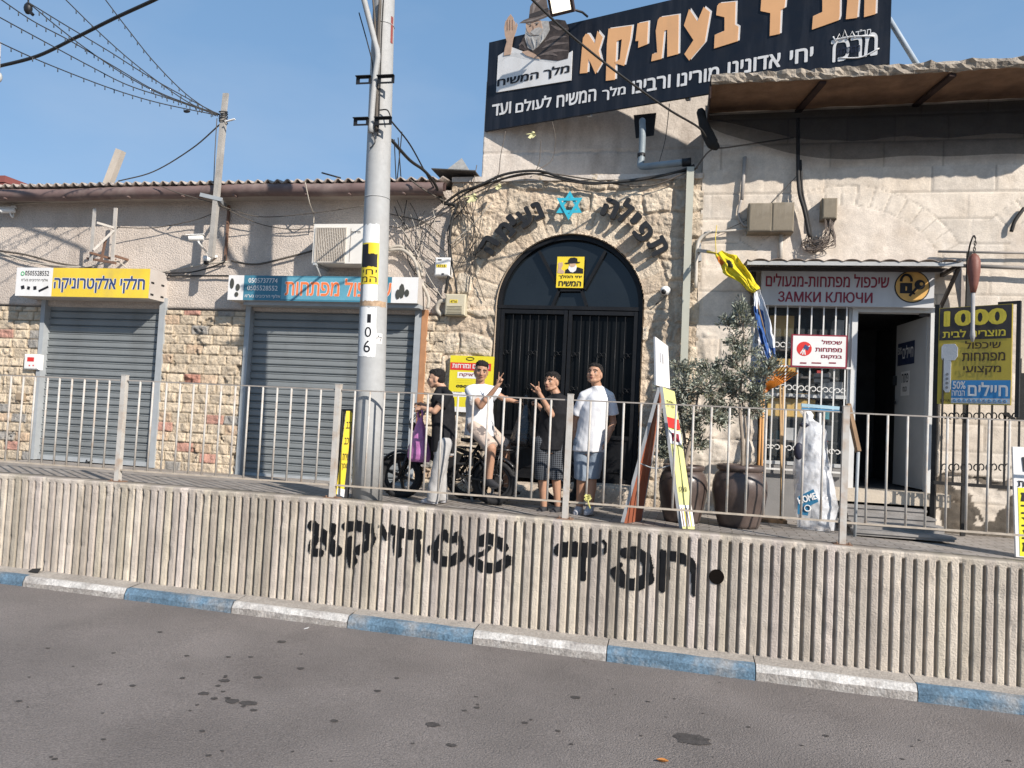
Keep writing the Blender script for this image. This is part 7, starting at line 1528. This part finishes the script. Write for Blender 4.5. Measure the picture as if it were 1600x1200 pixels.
    mb = MB(); mb.tube([(xr - .215, 0, .555), (xr - .235, 0, .55)], .045, 16); mb.build('tail_light_case', BLK, rkm); mb = MB(); mb.tube([(xr - .2351, 0, .55), (xr - .242, 0, .548)], .028, 14); mb.ball((xr - .225, -.03, .55), (.02, .022, .028), n=8, m=6); mb.build('tail_light', M('red_lens', (.35, .015, .02), .3), rkm)
    mb = MB(); mb.ball((hx + .07, 0, .80), (.04, .05, .05)); mb.tube([(hx + .02, 0, .80), (hx + .06, 0, .80)], .02, 8); mb.build('headlight', BLK, o)
    for s_, a in ((-1, -1.1), (1, 2.04)):
        ck = MB(); ck.bar((-.10, s_ * .07, .30), (-.10 + .15 * math.cos(a), s_ * .075, .30 + .15 * math.sin(a)), .018, .025, up=(0, 1, 0)); ck.box(-.10 + .15 * math.cos(a) - .045, -.10 + .15 * math.cos(a) + .045, s_ * .12 - .04, s_ * .12 + .04, .29 + .15 * math.sin(a), .31 + .15 * math.sin(a)); ck.build('crank', SPOKE, o)
    ck = MB(); ck.tube([(-.10 + .07 * math.cos(t), -.062, .30 + .07 * math.sin(t)) for t in np.linspace(0, 2 * PI, 21)], .008, 5, cap=False); ck.build('chainring', SPOKE, o)
    mb = MB(); mb.bar((-.18, -.07, .26), (-.26, -.16, .01), .015, .02); mb.build('kickstand', STEEL, o)
    mb = MB()
    for sy, z in ((.1, .0), (-.12, .03), (-.05, -.02)): mb.tube(spline([(hx - .02, sy, .97), (hx + .09, sy * .5, .86 + z), (hx + .06, sy * .2, .72 + z), (hx - .1, .05, .62)]), .005, 5)
    mb.build('brake_cables', CABL, o); return o
YB1 = -1.32
pf_, pr_ = at(627, 757, YB1), at(771, 769, YB1)
b1 = ebike((pf_ - pr_).length, 'black electric bicycle behind the boy in grey trousers, purple bag on its handlebar')
b1.location = ((pf_.x + pr_.x) / 2, YB1, gz(pr_.x, YB1)); b1.rotation_euler.z = PI + .04
YB2 = -.80
pf2 = at(872, 760, YB2); b2 = copy_tree(b1); b2.location = (pf2.x - .5, YB2 - .05, gz(pf2.x, YB2)); b2.rotation_euler.z = .10
b2['label'] = 'black electric bicycle close to the gate, with a black bag on its handlebar'
# bags on the handlebars
def bag(name, c, w_, h_, mat, label, seed, dpt=.09):
    o = empty(name, c, label, 'bag'); vs = []; n = 26; rows = 12
    for i in range(rows):
        t = i / (rows - 1); k = (.10 + .9 * t ** .75) if t < .85 else (1.0 - (t - .85) * 1.5); z = c.z - h_ * t
        for j in range(n):
            a = 2 * PI * j / n; q = 1 + .5 * (float(fbm(math.cos(a) * 1.8 + seed, t * 4 + math.sin(a) * 1.8, seed)) - .47) * t + .07 * math.sin(a * 6 + t * 2)
            vs.append((c.x + w_ / 2 * k * q * math.cos(a) + .03 * t * math.sin(seed), c.y + dpt * k * q * math.sin(a), z))
    mb = MB(); mb.add(vs, [(i * n + j, i * n + (j + 1) % n, (i + 1) * n + (j + 1) % n, (i + 1) * n + j) for i in range(rows - 1) for j in range(n)] + [tuple(range((rows - 1) * n, rows * n))], 0, True); mb.build('body', mat, o)
    mb = MB()
    for s_ in (-1, 1): mb.tube(spline([(c.x + s_ * .02, c.y, c.z - .03), (c.x + s_ * .025, c.y - .02, c.z + .05), (c.x, c.y - .01, c.z + .10)]), [.016, .012, .01, .012, .012, .012, .01, .012, .012, .012, .01, .012, .012][:13], 6)
    mb.build('handles', mat, o); return o
PUR = M('purple_film', (.47, .17, .40), .3, .3, 12, .5, 18, alpha=.93, spec=.6)
bag('shopping_bag', at(657, 652, YB1 - .30), .27, .47, PUR, 'pinkish purple plastic bag hanging from the handlebar in front of the boy with grey trousers', 3)
bag('shopping_bag', at(822, 632, YB2 - .32), .30, .46, M('black_film', (.016, .016, .018), .22, .3, 12, .8, 14, spec=.7), 'shiny black plastic bag hanging between the two boys making signs', 5)

# ================================================================ people
def basis(f, u):
    f = Vector(f).normalized(); r = f.cross(Vector(u)).normalized(); u = r.cross(f).normalized(); return r, f, u      # right, forward, up
class Body:
    def __init__(s): s.mb = MB()
    def ell(s, c, r, B=None, n=16, m=12):
        c = Vector(c); B = B or (Vector((1, 0, 0)), Vector((0, 1, 0)), Vector((0, 0, 1))); vs = []
        for i in range(m + 1):
            t = PI * i / m
            for j in range(n):
                a = 2 * PI * j / n; vs.append(c + B[0] * r[0] * math.sin(t) * math.cos(a) + B[1] * r[1] * math.sin(t) * math.sin(a) - B[2] * r[2] * math.cos(t))
        s.mb.add(vs, [(i * n + j, i * n + (j + 1) % n, (i + 1) * n + (j + 1) % n, (i + 1) * n + j) for i in range(m) for j in range(n)], 0, True); return s
    def cap(s, a, ra, b, rb, n=12):
        a, b = Vector(a), Vector(b); s.ell(a, (ra,) * 3, None, n, 8); s.ell(b, (rb,) * 3, None, n, 8); s.mb.tube([a, b], [ra, rb], n); return s
    def loft(s, rings, n=22):
        """rings: (centre, right, forward, half width, half depth)"""
        vs = []
        for c, r, f, w_, d in rings:
            for j in range(n):
                a = 2 * PI * j / n; vs.append(Vector(c) + r * w_ * math.cos(a) + f * d * math.sin(a))
        k = len(rings); s.mb.add(vs, [(i * n + j, i * n + (j + 1) % n, (i + 1) * n + (j + 1) % n, (i + 1) * n + j) for i in range(k - 1) for j in range(n)] + [tuple(range(n - 1, -1, -1)), tuple(range((k - 1) * n, k * n))], 0, True); return s
    def fuse(s, voxel, smooth=2, fold=0.0, fscale=9.0, seed=1):
        me = bpy.data.meshes.new('m'); me.from_pydata(s.mb.v, [], s.mb.f)
        o = bpy.data.objects.new('m', me); col.objects.link(o)
        r = o.modifiers.new('r', 'REMESH'); r.mode = 'VOXEL'; r.voxel_size = voxel
        if smooth: q = o.modifiers.new('s', 'SMOOTH'); q.factor = .5; q.iterations = smooth
        dg = bpy.context.evaluated_depsgraph_get(); out = bpy.data.meshes.new_from_object(o.evaluated_get(dg)); bpy.data.objects.remove(o); bpy.data.meshes.remove(me)
        if fold:
            n = len(out.vertices); c = np.empty(n * 3); nn = np.empty(n * 3); out.vertices.foreach_get('co', c); out.vertices.foreach_get('normal', nn); c = c.reshape(-1, 3); nn = nn.reshape(-1, 3)
            a = fbm(c[:, 0] * fscale + c[:, 1] * fscale * .7, c[:, 2] * fscale * .55 + c[:, 0] * 3, seed, 3) - .44; b_ = 1 - 2 * np.abs(fbm(c[:, 0] * fscale * .8 + c[:, 2] * 5, c[:, 2] * fscale * .5 - c[:, 1] * 6, seed + 9, 2) - .37)
            c += nn * np.maximum(fold * (a * 2 + (b_ - .8) * 1.2), -.25 * fold)[:, None]; out.vertices.foreach_set('co', c.ravel())
        return out
def hand(B, W, d, n, t, mode, k=.9):
    W, d, n, t = Vector(W), Vector(d).normalized(), Vector(n).normalized(), Vector(t); t = (t - d * t.dot(d)).normalized(); n = (n - d * n.dot(d) - t * n.dot(t)).normalized()
    B.ell(W + d * .046 * k, (.037 * k, .052 * k, .016 * k), (t, d, n)); B.cap(W, .021 * k, W + d * .03 * k, .022 * k)
    offs = (.027, .009, -.009, -.026); lens = (.070, .078, .073, .057)
    for i in range(4):
        p = W + d * .086 * k + t * offs[i] * k; sp = offs[i] * (5 if mode == 'V' and i < 2 else 1.6)
        if mode == 'V' and i == 0: sp = .30
        if mode == 'V' and i == 1: sp = -.20
        if mode == 'L' : sp = (.45, .05, 0, -.55)[i]
        cv = {'V': (4, 6, 6) if i < 2 else (75, 85, 60), 'relax': (22 + 5 * i, 28, 20), 'grip': (65, 70, 45), 'flat': (8, 10, 8), 'L': (8, 8, 6) if i in (0, 3) else (80, 80, 50)}[mode]
        ang = 0.0; d0 = (d + t * sp).normalized(); r = .0092 * k
        for j, f_ in enumerate((.45, .31, .24)):
            ang += math.radians(cv[j]); dd = d0 * math.cos(ang) + n * math.sin(ang); q = p + dd * lens[i] * f_ * k * 1.05; B.cap(p, r, q, r * .92, 9); p = q; r *= .92
    p = W + d * .022 * k + t * .026 * k; dd = (t * .75 + d * .7 + n * .15).normalized() if mode in ('relax', 'flat', 'L') else (t * .25 + d * .75 + n * .65).normalized()
    q = p + dd * .045 * k; B.cap(p, .0125 * k, q, .0105 * k, 9); dd = (dd * .8 + (d * .5 if mode in ('relax', 'flat', 'L') else -t * .6)).normalized(); B.cap(q, .0105 * k, q + dd * .034 * k, .009 * k, 9)
def head(B, H, f, u, k):
    r, f, u = basis(f, u); P = lambda a, b, c: H + (r * a + f * b + u * c) * k; E = (r, f, u); q = lambda *v: tuple(x * k for x in v)
    B.ell(P(0, -.014, .030), q(.073, .092, .083), E); B.ell(P(0, .018, -.022), q(.061, .070, .080), E); B.ell(P(0, .048, -.080), q(.033, .029, .026), E)
    for s_ in (-1, 1):
        B.cap(P(s_ * .052, .0, -.055), .020 * k, P(s_ * .023, .050, -.079), .021 * k); B.ell(P(s_ * .036, .060, -.018), q(.022, .018, .022), E); B.ell(P(s_ * .074, -.008, -.012), q(.010, .022, .033), E)
        B.cap(P(s_ * .012, .068, .024), .011 * k, P(s_ * .042, .058, .024), .011 * k)
    B.cap(P(0, .078, .014), .010 * k, P(0, .100, -.024), .0125 * k); B.ell(P(0, .088, -.030), q(.019, .014, .010), E); B.ell(P(0, .082, -.052), q(.023, .010, .008), E); B.ell(P(0, .080, -.061), q(.019, .010, .008), E)
    return P, E
SKIN = [M('tan_skin', (.40, .225, .145), .55, .06, 25, .05, 200), M('light_tan_skin', (.46, .27, .18), .55, .06, 25, .05, 200)]
HAIR = M('black_hair', (.012, .009, .008), .6, .4, 60, .7, 160); EYEW = M('eye_white', (.55, .5, .47), .3, 0, 3, 0); EYED = M('eye_dark', (.012, .008, .007), .3, 0, 3, 0); LIP = M('lip_brown', (.26, .095, .08), .5, 0, 3, 0); BROW = M('brow_dark', (.018, .012, .010), .8, 0, 3, 0)
def person(label, Y, J, chest, face, fup, k, skin, shirt, bottoms, shoes, hands, sleeve=.62, hem=.04, legcut=.95, kind='shorts', hairshift=0.0, loose=1.0, fringe=False):
    """J: joints as (pixel x, pixel y, depth offset)"""
    G = {n_: at(v[0], v[1], Y + v[2]) for n_, v in J.items() if isinstance(v, tuple)}
    base = (G['anR'] + G['anL']) / 2; base.z = gz(base.x, Y); o = empty('person', base, label, 'person')
    cf = Vector((math.cos(math.radians(chest)), math.sin(math.radians(chest)), 0)); r = Vector((cf.y, -cf.x, 0))
    hips = (G['hipR'] + G['hipL']) / 2; sh_ = (G['shR'] + G['shL']) / 2; nk = G['neck']
    B = Body(); sp = (nk - hips); L_ = sp.length
    def tor(t): return hips + sp * t
    hw = (G['shR'] - G['shL']).length / 2
    rings = [(tor(-.22), r, cf, .115 * k, .095 * k), (tor(-.06), r, cf, .145 * k, .108 * k), (tor(.12), r, cf, .138 * k, .10 * k), (tor(.35), r, cf, .122 * k, .088 * k), (tor(.62), r, cf, .142 * k, .10 * k), (tor(.82), r, cf, max(hw * .92, .13 * k), .092 * k), (tor(.95), r, cf, max(hw * .6, .09 * k), .062 * k), (tor(1.02), r, cf, .055 * k, .052 * k)]
    B.loft(rings); ff = Vector((math.cos(math.radians(face[0])) * math.cos(math.radians(face[1])), math.sin(math.radians(face[0])) * math.cos(math.radians(face[1])), math.sin(math.radians(face[1]))))
    P, E = head(B, G['head'], ff, fup, k * 1.03); B.cap(P(0, -.022, -.05), .050 * k, nk, .054 * k)
    for s_ in 'RL':
        G['sj' + s_] = G['sh' + s_] + Vector((0, 0, -.016 * k)) + (sh_ - G['sh' + s_]) * .08; B.cap(G['sj' + s_], .046 * k, G['el' + s_], .037 * k); B.cap(nk + (G['sj' + s_] - nk) * .25 + Vector((0, 0, -.012 * k)), .042 * k, G['sj' + s_], .044 * k); B.cap(G['el' + s_], .037 * k, G['wr' + s_], .025 * k); m_ = G['el' + s_].lerp(G['wr' + s_], .3); B.ell(m_, (.040 * k,) * 3)
        B.cap(G['hip' + s_], .088 * k, G['kn' + s_], .056 * k); B.cap(G['kn' + s_], .055 * k, G['an' + s_], .036 * k)
        dn = (G['an' + s_] - G['kn' + s_]).normalized(); bk = -Vector((math.cos(math.radians(chest)), math.sin(math.radians(chest)), 0)); B.ell(G['kn' + s_].lerp(G['an' + s_], .32) + bk * .014, (.052 * k, .052 * k, .09 * k))
        h_ = hands[s_]; hand(B, G['wr' + s_], h_[0], h_[1], h_[2], h_[3], .92 * k)
    body = B.fuse(.0058, 2); nb = len(body.polygons)
    F = MB()                                                      # eyes, brows, lips: set into the same body mesh
    def fe(c, rr, mi): 
        b0 = Body(); b0.ell(c, rr, E, 10, 7); F.add(b0.mb.v, b0.mb.f, mi, True)
    kk = k * 1.03
    for s_ in (-1, 1):
        fe(P(s_ * .030, .0715, .002), (.0155 * kk, .008 * kk, .0070 * kk), 1); fe(P(s_ * .030, .0775, .002), (.0075 * kk, .004 * kk, .0066 * kk), 2); fe(P(s_ * .030, .0765, .0085), (.0165 * kk, .006 * kk, .0032 * kk), 2)
        b0 = Body(); b0.cap(P(s_ * .014, .0795, .0245), .0062 * kk, P(s_ * .034, .0745, .030), .006 * kk, 8); b0.cap(P(s_ * .034, .0745, .030), .006 * kk, P(s_ * .050, .062, .024), .004 * kk, 8); F.add(b0.mb.v, b0.mb.f, 4, True)
        fe(P(s_ * .0085, .0985, -.0355), (.004 * kk,) * 3, 2)
    fe(P(0, .0885, -.0515), (.021 * kk, .006 * kk, .0052 * kk), 3); fe(P(0, .0870, -.0605), (.0175 * kk, .006 * kk, .0055 * kk), 3); fe(P(0, .0925, -.0562), (.019 * kk, .003 * kk, .0018 * kk), 2)
    bm = bmesh.new(); bm.from_mesh(body); bm.faces.ensure_lookup_table()
    off = [bm.verts.new(v) for v in F.v]
    for f_, mi in zip(F.f, F.mi):
        try: q = bm.faces.new([off[i] for i in f_]); q.material_index = mi
        except ValueError: pass
    bm.to_mesh(body); bm.free()
    link('body', body, [skin, EYEW, EYED, LIP, BROW], o, smooth=True)
    # hair
    B = Body(); B.ell(P(0, -.026, .046 + hairshift), (.0775 * kk, .093 * kk, .078 * kk), E); B.ell(P(0, -.052, .0), (.068 * kk, .060 * kk, .07 * kk), E); B.ell(P(0, .026, .080), (.060 * kk, .048 * kk, .034 * kk), E)
    if fringe:
        rr_ = random.Random(4)
        for i in range(9): x = (i - 4) * .012; B.cap(P(x, .055, .085), .009 * kk, P(x + .006 * rr_.uniform(-1, 1), .075 - abs(x) * .25, .052 + .012 * rr_.random()), .004 * kk, 7)
    rh = random.Random(len(label))
    for i in range(120):
        a_ = rh.uniform(0, 2 * PI); e_ = rh.uniform(.25, 1.0); x, y = .070 * math.cos(a_) * e_ ** .5, .085 * math.sin(a_) * e_ ** .5; z = .046 + hairshift + .078 * math.sqrt(max(.02, 1 - (x / .08) ** 2 - ((y + .0) / .095) ** 2))
        p0 = P(x, y - .026, z - .010); B.cap(p0, .0075 * kk, p0 + (P(x * .5, .5 + y, .35) - P(0, 0, 0)).normalized() * (.016 + .012 * rh.random()) * kk, .0035 * kk, 6)
    link('hair', B.fuse(.0048, 1, .004, 60, 3), HAIR, o, smooth=True)
    # shirt
    B = Body(); e = .020 * loose * k; bot = hem
    rg = [(tor(-bot - .10), r, cf, .150 * k + e * 1.5, .112 * k + e * 1.5), (tor(-.02), r, cf, .150 * k + e * 1.3, .112 * k + e * 1.3), (tor(.30), r, cf, .138 * k + e * 1.3, .103 * k + e * 1.2), (tor(.62), r, cf, .148 * k + e, .106 * k + e), (tor(.82), r, cf, max(hw * .90, .128 * k) + e * .5, .094 * k + e * .6), (tor(.95), r, cf, max(hw * .62, .09 * k) + e * .3, .068 * k + e * .3), (tor(1.03), r, cf, .066 * k, .064 * k)]
    B.loft(rg); B.cap(tor(.93), .066 * k, nk + Vector((0, 0, -.004)), .056 * k)
    for s_ in 'RL':
        a, b_ = G['sj' + s_], G['sj' + s_].lerp(G['el' + s_], sleeve); B.cap(nk + (a - nk) * .32 + Vector((0, 0, -.012 * k)), .055 * k, a, .057 * k)
        B.mb.tube([a + (a - b_).normalized() * .01, a.lerp(b_, .35), a.lerp(b_, .7), b_], [.054 * k, .056 * k + e * .3, .056 * k + e * .7, .057 * k + e * 1.1], 18)
    link('t_shirt', B.fuse(.0068, 4, .014, 9, 4), shirt, o, smooth=True)
    # shorts or trousers
    B = Body(); B.loft([(tor(-.20), r, cf, .140 * k, .112 * k), (tor(-.05), r, cf, .152 * k, .118 * k), (tor(.06), r, cf, .142 * k, .106 * k)])
    for s_ in 'RL':
        hp, kn, an = G['hip' + s_], G['kn' + s_], G['an' + s_]
        if kind == 'shorts': e_ = hp.lerp(kn, legcut) if legcut <= 1 else kn.lerp(an, legcut - 1); B.ell(hp, (.098 * k,) * 3); B.mb.tube([hp, hp.lerp(e_, .5), e_] if legcut <= 1 else [hp, kn, e_], [.096 * k, .086 * k, .086 * k], 18)
        else: B.ell(hp, (.098 * k,) * 3); B.mb.tube([hp, kn, an + (an - kn).normalized() * .02], [.098 * k, .080 * k, .078 * k], 18); B.ell(kn, (.080 * k,) * 3)
    link('shorts' if kind == 'shorts' else 'trousers', B.fuse(.0075, 3, .009, 10, 14), bottoms, o, smooth=True)
    for s_ in 'RL':
        an = G['an' + s_]; tf = J.get('toe' + s_, None); d = Vector((math.cos(math.radians(chest if tf is None else tf)), math.sin(math.radians(chest if tf is None else tf)), 0)); sd_ = Vector((d.y, -d.x, 0)); z0 = an.z - .055 * k
        B = Body(); hl = Vector((an.x, an.y, 0)) - d * .03 * k
        B.loft([(Vector((hl.x, hl.y, z0)) + d * .075 * k, sd_, d, .042 * k, .118 * k), (Vector((hl.x, hl.y, z0 + .03 * k)) + d * .075 * k, sd_, d, .045 * k, .120 * k), (Vector((hl.x, hl.y, z0 + .05 * k)) + d * .055 * k, sd_, d, .042 * k, .095 * k), (Vector((hl.x, hl.y, z0 + .085 * k)) + d * .02 * k, sd_, d, .040 * k, .055 * k)])
        link('shoe', B.fuse(.006, 2), shoes, o, smooth=True)
    return o, G
BLKC = M('black_cotton', (.014, .014, .016), .9, .2, 20, .2, 120, spec=.2); WHC = M('white_cotton', (.66, .66, .67), .9, .03, 20, .15, 120, spec=.2); GREYD = M('grey_denim', (.40, .39, .38), .9, .14, 9, .3, 120)
SHOE = M('dark_shoe', (.03, .03, .033), .7, .2); SHOEL = M('pale_shoe', (.42, .42, .44), .7, .1); BLUG = M('slate_shorts', (.20, .24, .29), .85, .06, 12, .2, 120)
CAMO = M('sand_camouflage', (.50, .40, .33), .9, .1, 12, .2, 120, dirt=((.10, .09, .09), 9, .52, .85))
CHK = M('checked_cotton', (.016, .018, .022), .9, .1, 12, .1)
nt = CHK.node_tree; b = nt.nodes['Principled BSDF']; tc = nt.nodes.new('ShaderNodeTexCoord'); sep = nt.nodes.new('ShaderNodeSeparateXYZ'); nt.links.new(tc.outputs['Object'], sep.inputs[0]); parts_ = []
for ax, wd in (('X', .021), ('Z', .021)):
    a = nt.nodes.new('ShaderNodeMath'); a.operation = 'MULTIPLY'; a.inputs[1].default_value = 1 / wd; nt.links.new(sep.outputs[ax], a.inputs[0]); fr_ = nt.nodes.new('ShaderNodeMath'); fr_.operation = 'FRACT'; nt.links.new(a.outputs[0], fr_.inputs[0]); lt = nt.nodes.new('ShaderNodeMath'); lt.operation = 'LESS_THAN'; lt.inputs[1].default_value = .22; nt.links.new(fr_.outputs[0], lt.inputs[0]); parts_.append(lt)
mxm = nt.nodes.new('ShaderNodeMath'); mxm.operation = 'MAXIMUM'; nt.links.new(parts_[0].outputs[0], mxm.inputs[0]); nt.links.new(parts_[1].outputs[0], mxm.inputs[1]); mm = nt.nodes.new('ShaderNodeMix'); mm.data_type = 'RGBA'; nt.links.new(mxm.outputs[0], mm.inputs['Factor']); mm.inputs['A'].default_value = (.016, .018, .022, 1); mm.inputs['B'].default_value = (.10, .11, .125, 1); nt.links.new(mm.outputs['Result'], b.inputs['Base Color'])
U = (0, 0, 1)
person('boy in black t-shirt and grey trousers, back half turned, leaning on a handlebar', -1.72,
       dict(head=(681, 592, -.02), neck=(691, 606, .0), shL=(702, 615, -.12), shR=(692, 613, .14), elL=(679, 643, -.17), wrL=(659, 637, -.12), elR=(672, 640, .22), wrR=(657, 631, .18), hipL=(695, 694, -.07), hipR=(692, 694, .08), knL=(684, 738, -.08), knR=(688, 738, .1), anL=(676, 780, -.06), anR=(690, 778, .14), toeL=165, toeR=160),
       155, (192, -6), U, .86, SKIN[1], BLKC, GREYD, SHOEL, dict(L=((-1, .0, -.25), (0, .5, -1), (0, .6, .6), 'grip'), R=((-1, -.2, -.1), (0, -.3, -1), (0, -1, .3), 'grip')), sleeve=.6, kind='trousers', loose=1.0)
person('boy in a white t-shirt and camouflage shorts sitting on the bicycle with a V sign', YB1 + .02,
       dict(head=(752, 580, -.05), neck=(750, 603, 0), shR=(733, 608, -.10), shL=(766, 607, .12), elR=(751, 635, -.22), wrR=(778, 602, -.26), elL=(786, 622, .16), wrL=(804, 627, .22), hipR=(742, 668, -.09), hipL=(756, 668, .10), knR=(768, 700, -.24), knL=(790, 698, .22), anR=(764, 752, -.20), anL=(792, 765, .26), toeR=-30, toeL=20),
       -32, (-72, -10), (.12, 0, 1), .93, SKIN[0], WHC, CAMO, SHOE, dict(R=((.38, -.1, 1), (.3, -1, 0), (-1, -.3, .3), 'V'), L=((1, .0, -.1), (0, .2, -1), (0, -1, 0), 'relax')), sleeve=.62, hem=.10, kind='shorts', legcut=.98, loose=1.5)
person('boy in a black t-shirt and black checked shorts raising one hand with spread fingers', -1.38,
       dict(head=(862, 597, -.02), neck=(870, 618, 0), shR=(851, 627, -.04), shL=(889, 627, .04), elR=(862, 648, -.24), wrR=(843, 615, -.32), elL=(858, 655, .12), wrL=(842, 634, .26), hipR=(846, 692, -.03), hipL=(867, 692, .03), knR=(848, 746, -.04), knL=(869, 746, .0), anR=(850, 795, 0), anL=(872, 795, .03)),
       -112, (-116, 2), U, .915, SKIN[0], BLKC, CHK, SHOE, dict(R=((-.42, -.15, 1), (-.5, -1, -.1), (-1, .3, -.1), 'L'), L=((-.6, .3, .5), (-.2, 0, -1), (0, -1, 0), 'grip')), sleeve=.66, kind='shorts', legcut=1.05, fringe=True)
person('tall boy in a white t-shirt and slate shorts standing with one hand in his pocket', -1.44,
       dict(head=(929, 585, -.03), neck=(934, 607, 0), shR=(911, 617, -.02), shL=(954, 617, .03), elR=(899, 660, .04), wrR=(899, 697, .06), elL=(958, 660, .06), wrL=(947, 690, -.02), hipR=(910, 692, 0), hipL=(933, 692, .0), knR=(909, 746, -.02), knL=(925, 746, -.01), anR=(905, 795, .08), anL=(922, 795, 0)),
       -100, (-104, 12), U, .965, SKIN[0], WHC, BLUG, SHOEL, dict(R=((0, -.1, -1), (1, 0, 0), (0, -1, 0), 'relax'), L=((-.3, -.2, -1), (-1, .2, 0), (0, -1, 0), 'relax')), sleeve=.72, hem=.06, kind='shorts', legcut=1.03, loose=.8)
